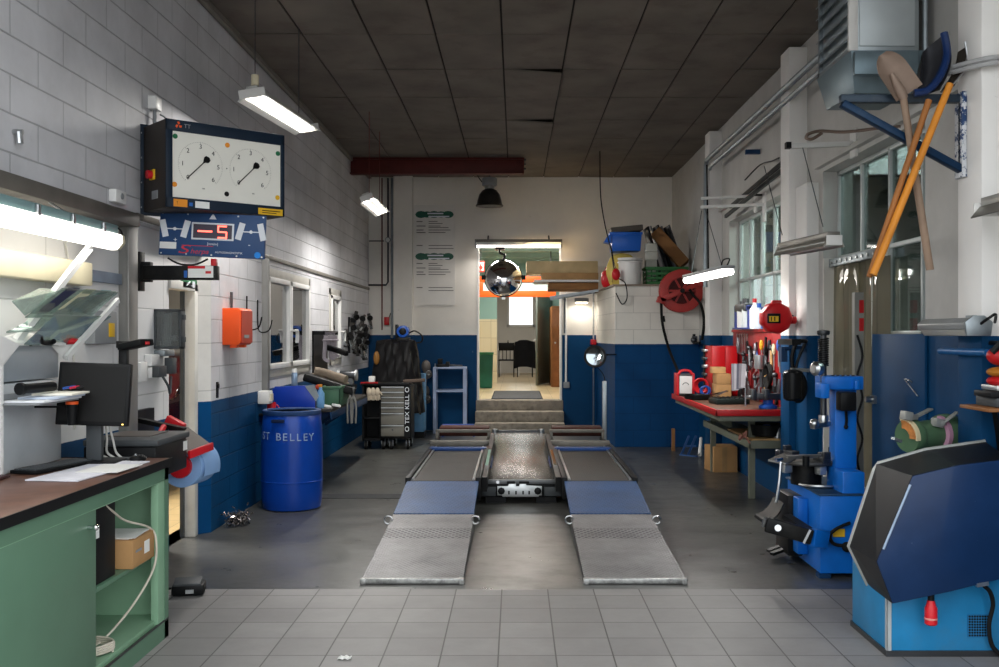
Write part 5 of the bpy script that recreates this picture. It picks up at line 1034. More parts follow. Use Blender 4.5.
# ================================================================== CAR LIFT
def plate_mat(name, col, col2, rough=.4, metal=.5, stripes=True, studs=None):
    m, nt, b = nodes(name); tc = N(nt, 'ShaderNodeTexCoord'); g = N(nt, 'ShaderNodeNewGeometry')
    n1 = N(nt, 'ShaderNodeTexNoise', Scale=3., Detail=9., Roughness=.7); nt.links.new(g.outputs['Position'], n1.inputs['Vector'])
    c = mixc(nt, ramp(nt, n1.outputs[0], .35, .7), lin(col), lin(col2))
    nt.links.new(c, b.inputs['Base Color']); b.inputs['Roughness'].default_value = rough; b.inputs['Metallic'].default_value = metal
    v = N(nt, 'ShaderNodeTexVoronoi', Scale=38. if not studs else studs); v.distance = 'MANHATTAN'; v.inputs['Randomness'].default_value = 0.
    mp = N(nt, 'ShaderNodeMapping'); mp.inputs['Rotation'].default_value = (0, 0, R(45)); mp.inputs['Scale'].default_value = (1, .8, 0); nt.links.new(g.outputs['Position'], mp.inputs[0]); nt.links.new(mp.outputs[0], v.inputs['Vector'])
    h = ramp(nt, v.outputs['Distance'], .25, .5, c0=(1,1,1,1), c1=(0,0,0,1))
    if studs:
        c = mixc(nt, h, c, tuple(x*.35 for x in lin(col2))); nt.links.new(c, b.inputs['Base Color'])
    bp = N(nt, 'ShaderNodeBump', Strength=.55, Distance=.006); nt.links.new(h, bp.inputs['Height']); nt.links.new(bp.outputs[0], b.inputs['Normal'])
    return m
M_ramp = plate_mat('ramp_plate', '#8b8a8c', '#656466', .45, .45); M_stud = plate_mat('ramp_studs', '#858487', '#5c5b5e', .45, .45, studs=26.)
M_flap = plate_mat('flap_plate', '#1d4a7c', '#12345c', .45, .1); M_deck = plate_mat('runway_plate', '#2e2a26', '#1c1916', .55, .2)
M_wet = pm('lift_bed_plate', '#5d5a56', .27, .35, var=.25, scale=3, dirt='#3b3733', damt=.7); M_lift = pm('lift_blue', '#1d3f77', .45, .1, var=.15, dirt='#1a2233', damt=.6)
r = thing('car_lift', 'long low car lift with two runways and grey sloping ramps', 'car lift', (.05, 9, 0))
def runway(xc, inner):
    x0, x1 = xc-.34, xc+.34; s = inner
    # ramp: grey plate on a slope, split by a studded strip
    pr = [(6.73, .035), (7.72, .100), (8.02, .122), (8.42, .160)]
    for (ya, za), (yb, zb), m, nm in zip(pr, pr[1:], (M_ramp, M_stud, M_ramp), ('ramp', 'studded_strip', 'ramp')):
        mb = MB(); mb.hexa([(x0, ya, za-.03), (x1, ya, za-.03), (x1, yb, zb-.03), (x0, yb, zb-.03)], [(x0, ya, za), (x1, ya, za), (x1, yb, zb), (x0, yb, zb)]); mb.build(nm, m, r)
    mb = MB(); mb.box(x0-.005, x1+.005, 6.70, 6.73, .003, .038); mb.box(x0-.008, x0+.03, 6.685, 6.73, 0, .04); mb.box(x1-.03, x1+.008, 6.685, 6.73, 0, .04); mb.build('front_edge', pm('edge_silver', '#a8a8a6', .35, .6, var=.3, scale=30, dirt='#3a3836', damt=.8, dscale=12.), r, bevel=.004)
    mb = MB()
    for xx in (x0, x1-.012): mb.hexa([(xx, 6.74, 0.0), (xx+.012, 6.74, 0.0), (xx+.012, 8.42, .02), (xx, 8.42, .02)], [(xx, 6.74, .02), (xx+.012, 6.74, .02), (xx+.012, 8.42, .13), (xx, 8.42, .13)])
    mb.build('side_rail', M_dsteel, r)
    for xx in (x0-.02, x1+.02):
        mb = MB(); mb.tube(arc((xx, 8.25, .145), .032, 0, 330, 14, 'XZ'), .007); mb.build('lifting_ring', M_steel, r)
    mb = MB(); a, b = (8.44, .165), (9.5, .282)
    mb.hexa([(x0, a[0], a[1]-.03), (x1, a[0], a[1]-.03), (x1-.0, b[0], b[1]-.03), (x0, b[0], b[1]-.03)], [(x0, a[0], a[1]), (x1, a[0], a[1]), (x1, b[0], b[1]), (x0, b[0], b[1])]); mb.build('flap', M_flap, r)
    # runway deck with side curbs
    mb = MB(); mb.box(x0+.03, x1-.03, 9.5, 13.2, .20, .285); mb.build('deck', M_deck, r)
    mb = MB(); mb.box(x0-.02, x0+.03, 9.52, 13.3, .10, .312); mb.box(x1-.03, x1+.02, 9.52, 13.3, .10, .312); mb.build('curb', M_blackm, r, bevel=.004)
    mb = MB(); mb.box(x0+.04, x0+.06, 9.55, 13.0, .285, .30); mb.box(x1-.06, x1-.04, 9.55, 13.0, .285, .30); mb.build('edge_rail', M_steel, r)
    mb = MB(); mb.box(x0+.0, x1-.0, 11.95, 12.1, .285, .32); mb.build('cross_bar', M_lift, r, bevel=.006)
    mb = MB(); mb.box(x0-.03, x1+.02, 12.35, 12.47, .29, .36); mb.build('roller_bar', pm('bar_dull', '#6d6a64', .5, .4, var=.2), r, bevel=.006)
    mb = MB(); mb.box(x0+.02, x1-.02, 12.55, 13.05, .286, .30); mb.build('turn_plate', M_dsteel, r)
    mb = MB(); mb.box(x0-.02, x1+.02, 13.1, 13.16, .39, .43); mb.box(x0-.02, x0+.02, 13.1, 13.16, .29, .40); mb.box(x1-.02, x1+.02, 13.1, 13.16, .29, .40); mb.build('wheel_stop', pm('bar_dull', ''), r, bevel=.004)
    mb = MB(); mb.box(x0+.02, x1-.0, 13.25, 13.6, .33, .445); mb.build('rear_step', pm('rust_red', '#3f221c', .6, var=.3), r, bevel=.006)
    for yy in (9.6, 11.0, 12.8): MB().box(x0+.06, x1-.06, yy, yy+.25, 0, .2).build('foot', M_blackm, r)
    xi = x1+.05 if inner > 0 else x0-.05
    mb = MB(); mb.beam((xi, 9.7, .22), (xi, 13.2, .30), .05, .14); mb.build('jack_rail', M_blackm, r); mb = MB(); mb.beam((xi, 10.4, .31), (xi, 11.6, .335), .03, .012); mb.build('slide_strip', M_chrome, r)
    mb = MB(); mb.beam((xi+.03*inner, 10.9, .19), (xi+.03*inner, 11.6, .22), .012, .10); mb.build('blue_cover', M_lift, r)
    xo = x0-.045 if inner > 0 else x1+.045; mb = MB(); mb.beam((xo, 9.9, .05), (xo, 12.1, .24), .022, .03); mb.build('outer_rod', M_blackm, r)
runway(-.695, 1); runway(.80, -1)
mb = MB(); mb.hexa([(-.30, 10.1, .15), (.42, 10.1, .15), (.40, 14.4, .2), (-.32, 14.4, .2)], [(-.30, 10.1, .215), (.42, 10.1, .215), (.40, 14.4, .27), (-.32, 14.4, .27)]); mb.build('bed_plate', M_wet, r, bevel=.004)
mb = MB(); mb.box(-.33, .41, 14.4, 14.44, .2, .30); mb.build('rear_bar', M_dsteel, r); 
for xx in (-.30, .36): MB().cyl((xx, 14.36, .27), (xx, 14.36, .32), .04, n=10).build('fitting', M_steel, r)
r = thing('axle_jack', 'black crossbeam jack with a silver fitting between the two lift runways', 'jack', (.05, 9.95, 0))
y = 9.9
mb = MB(); mb.box(-.39, .48, y+.02, y+.18, .062, .205); mb.build('beam', M_blackm, r, bevel=.006)
mb = MB(); mb.box(-.395, -.20, y, y+.02, .075, .165); mb.build('front_cover', M_greyd, r, bevel=.004); MB().box(.28, .485, y, y+.02, .075, .165).build('front_cover', M_greyd, r, bevel=.004)
mb = MB(); mb.box(-.39, .48, y-.005, y+.05, .195, .235); mb.build('top_rail', pm('rail_grey', '#6c6e70', .4, .5), r, bevel=.005)
mb = MB(); mb.prism([(-.185, .085), (-.14, .085), (-.13, .07), (.22, .07), (.23, .085), (.255, .085), (.255, .175), (.10, .185), (.10, .20), (.04, .20), (.03, .175), (0, .175), (0, .2), (-.07, .2), (-.08, .175), (-.185, .175)], 'Y', y-.02, y); mb.build('silver_bracket', M_alu, r, bevel=.003)
for xx in (-.145, .215): MB().lathe([(.036, 0), (.036, .018), (.02, .024)], (xx, y-.02, .13), (0,-1,0), n=8).build('knob', M_blackm, r)
for xx in (-.07, .0, .07, .13): MB().box(xx-.008, xx+.008, y-.024, y-.02, .095, .13).build('slot_pin', M_blackm, r)
mb = MB(); mb.box(-.09, -.01, y-.03, y+.02, .2, .225); mb.box(.03, .13, y-.03, y+.02, .2, .225); mb.build('stop_block', M_blackm, r, bevel=.004)
for xx in (-.18, -.38, .46): MB().cyl((xx, y-.012, .215), (xx, y-.004, .215), .017, n=10).build('bolt_head', M_chrome, r)
mb = MB(); mb.box(-.3, -.1, y+.04, y+.14, 0, .062); mb.box(.2, .4, y+.04, y+.14, 0, .062); mb.build('roller_foot', M_blackm, r)
# dark channel across the floor left of the lift
struct(MB().box(-2.35, -1.12, 10.2, 10.48, 0, .004).build('trim_floor', pm('floor_channel', '#25272a', .5)))
# wiped paper on the tiles
mb = MB(); c = Vector((X(346, 5.2), 5.16, .004)); mb.grid(lambda u, v: c+Vector((-.035+.07*u, -.03+.06*v*(1-.5*abs(u-.5)), .006*math.sin(8*u)**2)), 10, 4, (0,0,.001)); tag(mb.build('paper_scrap', M_paper), 'small torn white paper scrap on the grey floor tiles', 'paper')

# ================================================================== DOORWAY, CORRIDOR
r = thing('door_mat', 'dark grey doormat on the corridor floor at the top of the steps', 'mat', (X(517, 18.6), 18.6, CZ)); za = CZ
mb = MB(); mb.box(-.42, .46, 17.75, 20.2, CZ, CZ+.014); mb.build('mat', pm('mat_grey', '#4a4b4f', .95, var=.2, scale=60, bump=.4, bscale=200), r, bevel=.004); mb = MB(); mb.box(-.44, .48, 17.73, 20.22, CZ, CZ+.008); mb.build('edge', M_rubber, r)
r = thing('waste_bin', 'green waste bin with a bag inside, left in the corridor', 'bin', (X(486, 22), 22, CZ))
x0, x1 = X(479, 21.5), X(493, 21.5); mb = MB(); mb.hexa([(x0+.02, 21.42, CZ+.002), (x1-.02, 21.42, CZ+.002), (x1-.02, 21.7, CZ+.002), (x0+.02, 21.7, CZ+.002)], [(x0, 21.4, 1.28), (x1, 21.4, 1.28), (x1, 21.72, 1.28), (x0, 21.72, 1.28)]); mb.build('body', pm('bin_dark_green', '#1d5c4c', .4, var=.1), r, bevel=.012)
mb = MB(); mb.box(x0-.012, x1+.012, 21.388, 21.735, 1.25, 1.30); mb.build('rim', pm('bin_lid_green', '#2d7350', .4), r, bevel=.01)
# orange steel frame spanning the corridor
yo = 19.6; x0, x1 = X(477, yo)-.05, X(556, yo); zt, zb = Z(276, yo), Z(297, yo)
r = thing('orange_frame', 'long orange rectangular frame spanning the corridor overhead', 'frame', ((x0+x1)/2, yo, zb))
mb = MB(); mb.box(x0, x1, yo, yo+.08, zt-.12, zt); mb.box(x0, x1, yo, yo+.08, zb, zb+.125); mb.box(x0, x0+.17, yo, yo+.08, zb+.12, zt-.11); mb.box(x1-.13, x1, yo, yo+.08, zb+.12, zt-.11); mb.build('bars', pm('frame_orange', '#e8591b', .45, var=.06), r, bevel=.008)
mb = MB(); mb.box(x0+.16, x1-.12, yo+.04, yo+.05, zb+.12, zt-.11); mb.build('infill', pm('infill_pale', '#bcd6d6', .4), r)
for xx in (x0+.1, x1-.1): MB().cyl((xx, yo+.04, zt), (xx, yo+.04, 3.4), .012).build('hanger', M_dsteel, r)
r = thing('fire_sign', 'small red and white fire sign hanging in the corridor', 'sign', P(481, 272, 19.0))
ya = 19.0; mb = MB(); mb.box(X(477.5, ya), X(484.5, ya), ya, ya+.012, Z(272, ya), Z(261, ya)); mb.build('plate', pm('sign_red_bright', '#d8392f', .4), r, bevel=.002); mb = MB(); mb.box(X(478.6, ya), X(483.4, ya), ya-.003, ya, Z(270.5, ya), Z(262.6, ya)); mb.build('white_field', M_paper, r)
mb = MB(); mb.beam(P(481, 270, 18.995), P(481, 264, 18.995), .03, .03, up=(0,1,0)); mb.cyl(P(481, 267.5, 18.995), P(481, 267.5, 18.985), .035, n=10); mb.build('pictogram', pm('sign_red_bright', ''), r); MB().cyl((X(481, ya), ya+.006, Z(261, ya)), (X(481, ya), ya+.006, 3.4), .006).build('cord', M_dsteel, r)
r = thing('wardrobe', 'brown wooden cupboard standing right of the open corridor door', 'cupboard', (X(556, 22.2), 22.2, CZ)); x0, x1 = X(551.5, 21.9), 1.48
mb = MB(); mb.box(x0, x1, 21.9, 23.2, CZ, Z(306, 21.9)); mb.build('body', M_woodb, r, bevel=.008); MB().box(x0+.02, x1-.02, 21.88, 21.9, CZ+.05, Z(308, 21.9)).build('door', pm('wood_reddish', '#8f5a35', .5, var=.15), r, bevel=.004); MB().cyl((x0+.08, 21.86, 1.5), (x0+.08, 21.88, 1.5), .02).build('knob', M_steel, r)
for k, (px, py, w_, h_, lb) in enumerate(((538.5, 313, .10, .24, 'white paper notice taped on the open corridor door, left'), (543.5, 317, .10, .16, 'small pale notice taped on the open corridor door, right'))):
    q = d1+(d0-d1)*(.25 if k == 0 else .6); u = -dd
    A = Vector((q.x, q.y, Z(py, q.y)))-nn.normalized()*.004
    tag(MB().hexa([A-u*w_*.7+Vector((0,0,-h_/2)), A+u*w_*.7+Vector((0,0,-h_/2)), A+u*w_*.7+Vector((0,0,h_/2)), A-u*w_*.7+Vector((0,0,h_/2))], [p-nn*.06 for p in (A-u*w_*.7+Vector((0,0,-h_/2)), A+u*w_*.7+Vector((0,0,-h_/2)), A+u*w_*.7+Vector((0,0,h_/2)), A-u*w_*.7+Vector((0,0,h_/2)))]).build('notice', M_paper), lb, 'notice')
# room beyond: table and chairs
r = thing('table', 'white-edged table below the bright window in the room beyond', 'table', (X(516, 28.3), 28.3, CZ))
x0, x1 = X(498, 28), X(545, 28); mb = MB(); mb.box(x0, x1, 28.0, 28.9, 1.24, 1.28); mb.build('tabletop', M_white, r, bevel=.006)
for a in (x0+.03, x0+.55, x1-.08):
    for b in (28.05, 28.8): MB().box(a, a+.05, b, b+.05, CZ, 1.24).build('leg', M_whitep, r)
def chair(px, Y, label, rz):
    r = thing('chair', label, 'chair', (X(px, Y), Y, CZ), rz, group=None)
    f = fr(r); f.box(-.22, .22, -.22, .22, .44, .48); f.build('seat', M_black, r, bevel=.01)
    f = fr(r); f.box(-.21, .21, -.23, -.19, .72, .93); f.build('backrest', M_black, r, bevel=.012)
    for sx in (-.2, .2):
        for sy in (-.2, .2): f = fr(r); f.cyl((sx, sy, 0), (sx, sy, .44 if sy > 0 else .93), .014, n=8); f.build('leg', M_blackm, r)
    f = fr(r)
    for xx in (-.1, 0, .1): f.box(xx-.01, xx+.01, -.215, -.2, .48, .73)
    f.build('back_slats', M_blackm, r)
    return r
chair(506.5, 27.2, 'black slat-backed chair at the table in the room beyond, left', 0.); chair(525, 27.2, 'black chair under a dark jacket at the table in the room beyond', 0.)
mb = MB(); cx = X(525, 27.0)
def jk(u, v):
    a = PI*u; return (cx+.26*math.cos(a)*(1+.12*v)+.02*math.sin(17*u), 26.93-.09*math.sin(a)*(1+.8*v)-.03*abs(math.sin(9*u))*v, CZ+.98-.72*v-.03*math.cos(6*u))
mb.grid(jk, 24, 8, (0, .05, 0)); tag(mb.build('jacket', pm('jacket_dark', '#17181d', .9, var=.2)), 'dark jacket draped over the right chair in the room beyond', 'jacket')
mb = MB(); mb.lathe([(.03, 0), (.032, .14), (.012, .2), (.012, .24)], (X(508, 28.3), 28.3, 1.28), n=12); tag(mb.build('bottle', pm('bottle_dark', '#26251f', .2)), 'dark bottle standing on the table in the room beyond', 'bottle')
mb = MB(); mb.box(X(513, 28.4), X(524, 28.4), 28.3, 28.6, 1.28, 1.38); tag(mb.build('bag', pm('bag_dark', '#22242a', .8), bevel=.03), 'dark bag lying on the table under the bright window', 'bag')
r = thing('added_corridor_lamp', 'unseen added ceiling lamp lighting the corridor inside the raised doorway', 'lamp', (0, 18.6, 3.33)); MB().box(-.6, .6, 18.5, 18.66, 3.34, 3.395).build('housing', M_whitep, r); MB().cyl((-.57, 18.58, 3.33), (.57, 18.58, 3.33), .018).build('tube', M_tube, r); area('corridor_fill', (0, 18.6, 3.30), (0,0,0), 1.1, .1, 45, (1, .95, .86), r); area('corridor_fill_rear', (0, 22.2, 3.28), (0,0,0), 1., .3, 30, (1, .95, .86), r)  # unseen lamp and area lights added to brighten the corridor
area('room_light', (.1, 27., 3.2), (0,0,0), 1., .6, 20, (1, .97, .92), r)
# shelf of boards above the doorway right side
r = thing('bracket_shelf', 'steel bracket shelf on the back wall right of the raised doorway', 'shelf', P(580, 300, 17.2))
zs = Z(296, 16.6); mb = MB(); mb.beam((X(550, 16.5), 16.5, zs-.03), (1.36, 16.5, zs+.09), .04, .04); mb.beam((X(550, 17.3), 17.3, zs-.03), (1.36, 17.3, zs+.09), .04, .04); mb.box(X(563, 17.2), X(566, 17.2), 16.5, 17.5, zs-.02, zs+.02); mb.build('arm', M_zinc, r); mb = MB(); mb.beam((X(564.5, 17.4), 17.46, zs-.6), (X(564.5, 16.6), 16.6, zs-.02), .03, .03); mb.build('strut', M_zinc, r)
zb = zs+.06
tag(MB().box(X(549, 16.5), 1.36, 16.5, 17.3, zb+.04, zb+.16).build('board', M_cardd, bevel=.006), 'brown board at the bottom of the stack beside the doorway', 'board')
tag(MB().box(X(534, 16.4), 1.36, 16.4, 17.3, zb+.165, zb+.20).build('board', M_white, bevel=.004), 'thin white board in the middle of the stack beside the doorway', 'board')
tag(MB().box(X(542, 16.5), 1.36, 16.5, 17.3, zb+.205, zb+.32).build('board', pm('board_tan', '#b08a5c', .6, var=.15), bevel=.004), 'tan board above the thin white one beside the doorway', 'board')
tag(MB().box(X(526.5, 16.6), 1.36, 16.6, 17.2, zb+.325, zb+.52).build('board', pm('board_pale', '#cdb689', .6, var=.12), bevel=.004), 'long pale wooden board topmost of the stack beside the doorway', 'board')
r = thing('small_lamp', 'small lit lamp under the stack of boards right of the doorway', 'lamp', P(582, 302, 17.3)); c = P(581.5, 301, 17.3); mb = MB(); mb.box(c.x-.12, c.x+.12, 17.2, 17.48, c.z-.02, c.z+.05); mb.build('housing', M_grey, r, bevel=.01); MB().box(c.x-.10, c.x+.10, 17.22, 17.4, c.z-.045, c.z-.02).build('diffuser', em('diffuser_small', '#fff2d8', 3.), r, bevel=.01); area('small_light', (c.x, 17.3, c.z-.06), (0,0,0), .2, .15, 1.6, (1, .93, .82), r)
mb = MB(); mb.tube([P(566, 292, 17.46), P(566, 384, 17.46)], .018); r = thing('cable_conduit', 'white conduit with a socket right of the raised doorway', 'conduit', P(566, 384, 17.46)); mb.build('tube', M_white, r); mb = MB(); mb.box(X(563.5, 17.45), X(569.5, 17.45), 17.44, 17.5, Z(388, 17.45), Z(382, 17.45)); mb.build('socket', M_grey, r, bevel=.008)
# fire extinguisher-red valve and chain line on the store side wall
mb = MB(); mb.tube([P(593.5, 290, 17.3), P(593.5, 428, 17.3)], .014); tag(mb.build('chain', M_steel), 'thin chain hanging in the corner between blue wall and store block', 'chain')
mb = MB(); mb.box(X(591.5, 17.2), X(596.5, 17.2), 17.2, 17.5, Z(345, 17.2), Z(339.5, 17.2)); tag(mb.build('alarm_box', M_redp, bevel=.01), 'tiny red box at the paint edge left of the store block', 'box')
r = thing('round_mirror', 'small round mirror on an arm at the corner of the store block', 'mirror', P(595, 356, 14.5)); c = P(595, 356.5, 14.5)
mb = MB(); mb.lathe([(.16, 0), (.165, .01), (.16, .022), (.155, .022)], c, (.02,-1,.125), n=32); mb.build('rim', M_blackm, r); mb = MB(); mb.lathe([(.157, .0), (.13, .0019), (.10, .0036), (.07, .0048), (.035, .0057), (0, .006)], c+Vector((.02,-1,.125)).normalized()*.020, (.02,-1,.125), n=32); mb.build('glass', pm('mirror_grey', '#9aa3a8', .05, 1., var=0), r, ang=60); mb = MB(); mb.tube([c+Vector((0,.02,0)), c+Vector((.12,.2,.02)), (1.49, 14.9, c.z+.02)], .012); mb.build('arm', M_blackm, r)
r = thing('post_stand', 'grey steel post on a three-legged foot left of the store block', 'stand', (X(604, 14.4), 14.4, 0)); xx = X(604.5, 14.3)
zt = Z(381, 14.3); mb = MB(); mb.box(xx-.03, xx+.03, 14.27, 14.33, .05, zt); mb.build('post', M_zinc, r, bevel=.004)
for a in (90, 210, 330): MB().beam((xx, 14.3, .10), (xx+.17*math.cos(R(a)), 14.3+.17*math.sin(R(a)), .012), .03, .024).build('leg', M_zinc, r)
mb = MB(); mb.beam((xx, 14.3, .28), (xx-.08, 14.22, .06), .02, .02); mb.build('brace', M_zinc, r)
mb = MB(); mb.tube(spline([P(598, 368, 14.45), P(603, 374, 14.4), P(605, 381, 14.35)], 6), .006); tag(mb.build('cable', M_blackm), 'thin black cable between the small round mirror and the grey post', 'cable')

# ================================================================== ON THE STORE BLOCK
zt = 2.426; yb = 15.15
r = thing('bucket', 'white plastic bucket standing on the store block', 'bucket', (X(630, 15.1), 15.1, zt)); c = Vector((X(630, 15.12), 15.12, zt))
mb = MB(); mb.lathe([(.155, 0), (.16, .01), (.178, .38), (.19, .385), (.19, .40), (.18, .405), (.172, .40), (.155, .02), (0, .015)], c, n=36); mb.build('body', M_white, r); mb = MB(); mb.lathe([(.19, .33), (.194, .335), (.19, .35)], c, n=36); mb.build('ring', M_white, r); mb = MB(); mb.tube(arc(c+Vector((0,-.0,.36)), .195, 200, 340, 16, 'XY'), .005); mb.build('handle', M_steel, r)
r = thing('plastic_bag', 'yellow bag bulging behind the white bucket on the store block', 'bag', (X(622, 15.45), 15.45, zt)); rg = random.Random(8)
def bag(cx, cy, cz, w, d, h, sd):
    q = random.Random(sd); ph = [q.uniform(0, 6) for _ in range(6)]
    def f(u, v):
        a = 2*PI*u; k = math.sin(PI*min(max(.12+v*.88, 0), 1))**.35
        rr = 1+.06*math.sin(5*a+ph[0]+4*v)+.05*math.sin(9*a+ph[1]-6*v)
        return (cx+w*k*rr*math.cos(a), cy+d*k*rr*math.sin(a), cz+h*v)
    return f
def closed_bag(f, nu=32, nv=14):
    mb = MB(); mb.grid(f, nu, nv); bmesh.ops.remove_doubles(mb.bm, verts=mb.bm.verts, dist=.001)
    bmesh.ops.holes_fill(mb.bm, edges=[e for e in mb.bm.edges if len(e.link_faces) == 1]); return mb
closed_bag(bag(X(622, 15.5), 15.5, zt, .24, .14, .52, 1)).build('bag', pm('bag_yellow', '#d8bf62', .5, var=.1), r, ang=60)
mb = MB(); mb.tube(spline([(X(612, 15.4), 15.3, zt+.40), (X(613, 15.3), 15.27, zt+.2), (X(612, 15.3), 15.27, zt+.05)], 5), .012); mb.build('drawstring', pm('string_yellow', '#b59b4a', .6), r)
r = thing('storage_crate', 'bright blue plastic crate topmost on the pile over the store block', 'crate', (X(623, 15.5), 15.5, zt+.53)); za = zt+.535; x0, x1 = X(611, 15.35), X(642, 15.35)
mb = MB(); mb.hexa([(x0+.02, 15.37, za), (x1-.02, 15.37, za), (x1-.02, 15.72, za), (x0+.02, 15.72, za)], [(x0, 15.35, za+.28), (x1, 15.35, za+.28), (x1, 15.74, za+.28), (x0, 15.74, za+.28)]); mb.build('body', pm('crate_blue', '#1f63c9', .3, var=.05), r, bevel=.012); mb = MB(); mb.box(x0-.02, x1+.01, 15.335, 15.755, za+.255, za+.29); mb.build('rim', pm('crate_blue', ''), r, bevel=.006); mb = MB(); mb.hexa([(x0-.10, 15.36, za+.14), (x0, 15.34, za+.12), (x0, 15.6, za+.12), (x0-.10, 15.6, za+.14)], [(x0-.06, 15.36, za+.22), (x0, 15.34, za+.26), (x0, 15.6, za+.26), (x0-.06, 15.6, za+.22)]); mb.build('bent_flap', pm('crate_blue', ''), r)
tag(MB().ob((X(626, 15.5), 15.55, za+.345), (.50, .30, .09), (0, R(-6), .05)).build('case', pm('case_taupe', '#55504a', .6, var=.15), bevel=.012), 'flat dark taupe case lying on the bright blue crate', 'case')
r = thing('carrier_bag', 'crumpled red bag at the left edge of the store block', 'bag', (X(606, 15.6), 15.6, zt)); closed_bag(bag(X(608, 15.8), 15.8, zt, .11, .1, .28, 3)).build('bag', M_redp, r, ang=60); mb = MB(); mb.tube(arc((X(608, 15.8), 15.75, zt+.27), .05, 0, 180, 8), .008); mb.build('handle', M_redp, r)
r = thing('carrier_bag', 'small red pouch hanging in front of the yellow bag', 'bag', (X(617, 15.1), 15.1, zt)); c = P(616.0, 273, 14.96); mb = MB(); mb.sph(c+Vector((0,0,-.02)), .07, (.9,.5,1.3)); mb.build('pouch', M_redp, r); mb = MB(); mb.tube(spline([c+Vector((0,0,.06)), P(614, 262, 15.2), P(611, 245, 15.3)], 5), .006); mb.build('strap', M_black, r)
r = thing('storage_crate', 'green slatted crate on the store block behind the hose reel', 'crate', (X(667, 15.2), 15.2, zt)); x0, x1 = X(646, 15.05), X(688, 15.05); h_ = .27; M_gc = pm('crate_green', '#2f6b3a', .5, var=.1)
mb = MB()
for zz in (0, .07, .14, .21): mb.box(x0, x1, 15.05, 15.065, zt+.01+zz, zt+.05+zz); mb.box(x0, x1, 15.435, 15.45, zt+.01+zz, zt+.05+zz); mb.box(x0, x0+.015, 15.05, 15.45, zt+.01+zz, zt+.05+zz); mb.box(x1-.015, x1, 15.05, 15.45, zt+.01+zz, zt+.05+zz)
for k in range(9): xx = x0+(x1-x0-.02)*k/8; mb.box(xx, xx+.02, 15.052, 15.064, zt, zt+h_); mb.box(xx, xx+.02, 15.436, 15.448, zt, zt+h_)
mb.box(x0, x1, 15.05, 15.45, zt, zt+.012); mb.build('body', M_gc, r); mb = MB(); mb.box(x0-.012, x1+.012, 15.038, 15.07, zt+h_-.03, zt+h_); mb.box(x0-.012, x1+.012, 15.43, 15.462, zt+h_-.03, zt+h_); mb.box(x0-.012, x0+.015, 15.04, 15.46, zt+h_-.03, zt+h_); mb.box(x1-.015, x1+.012, 15.04, 15.46, zt+h_-.03, zt+h_); mb.build('rim', M_gc, r, bevel=.004)
for k in range(5):
    zz = zt+.015+.125*k; tag(MB().box(X(645.5, 15.25)+.01*(k%2), X(656.5, 15.25)+.01*(k%2), 15.2, 15.38, zz, zz+.12).build('carton', pm('carton_pale', '#b9bab2', .7, var=.08), bevel=.006), ('pale carton at the bottom of the stack inside the green crate', 'pale carton second from bottom of the stack in the green crate', 'pale carton in the middle of the stack above the green crate', 'pale carton second from top of the stack beside the blue crate', 'pale carton topmost of the stack beside the blue crate')[k], 'carton', 'pale cartons in the green crate')
r = None
for k in range(7):
    a = P(645+3.6*k, 226.5+1.2*(k%3), 15.75+.02*k); b = P(662+3.9*k, 281, 15.6+.03*k)
    if k == 0: a = P(646, 228, 15.62); b = P(660, 281, 15.5)
    c_ = ('#23252a', '#8e8f92', '#34363b', '#1c1d20', '#7c7f86', '#2a2c31', '#4a4c52')[k]
    nm = ('black', 'pale grey', 'charcoal', 'jet black', 'blue-grey', 'dark', 'mid grey')[k]
    tag(MB().beam(a, b, .20, .025, up=(.6,.3,.75)).build('car_trim_panel', pm('panel_'+nm, c_, .4, var=.1), bevel=.004), nm+' long strip panel leaning in the fan behind the tilted cardboard carton', 'panel', 'strip panels leaning over the green crate')
r = thing('long_carton', 'long cardboard carton tilted down to the right on the store block', 'carton', P(672, 251, 15.3)); a, b = P(655, 233, 15.75), P(684, 265, 15.62)
mb = MB(); mb.beam(a, b, .17, .24, up=(0,1,0)) if 0 else mb.beam(a, b, .30, .19, up=(.68,0,.73)); mb.build('body', M_cardd, r, bevel=.004); mb = MB(); e_ = (b-a).normalized(); mb.beam(a-e_*.004, a, .29, .18, up=(.68,0,.73)); mb.build('end_flap', pm('carton_light', '#a8814f', .8), r)
mb = MB(); mb.tube(spline([P(600, 177, 15.0), P(601, 200, 15.0), P(605, 225, 15.05), P(611, 250, 15.08), P(616, 275, 15.0), P(625, 283, 14.84), P(627, 298, 14.86), P(622, 304, 14.86), P(616, 293, 14.86)], 8), .009); mb.tube([(P(600, 177, 15).x, 15, P(600, 177, 15).z), (P(600, 177, 15).x, 15, H)], .009); tag(mb.build('cable', M_blackm), 'thin black cable hanging from the ceiling over the blue crate', 'cable')
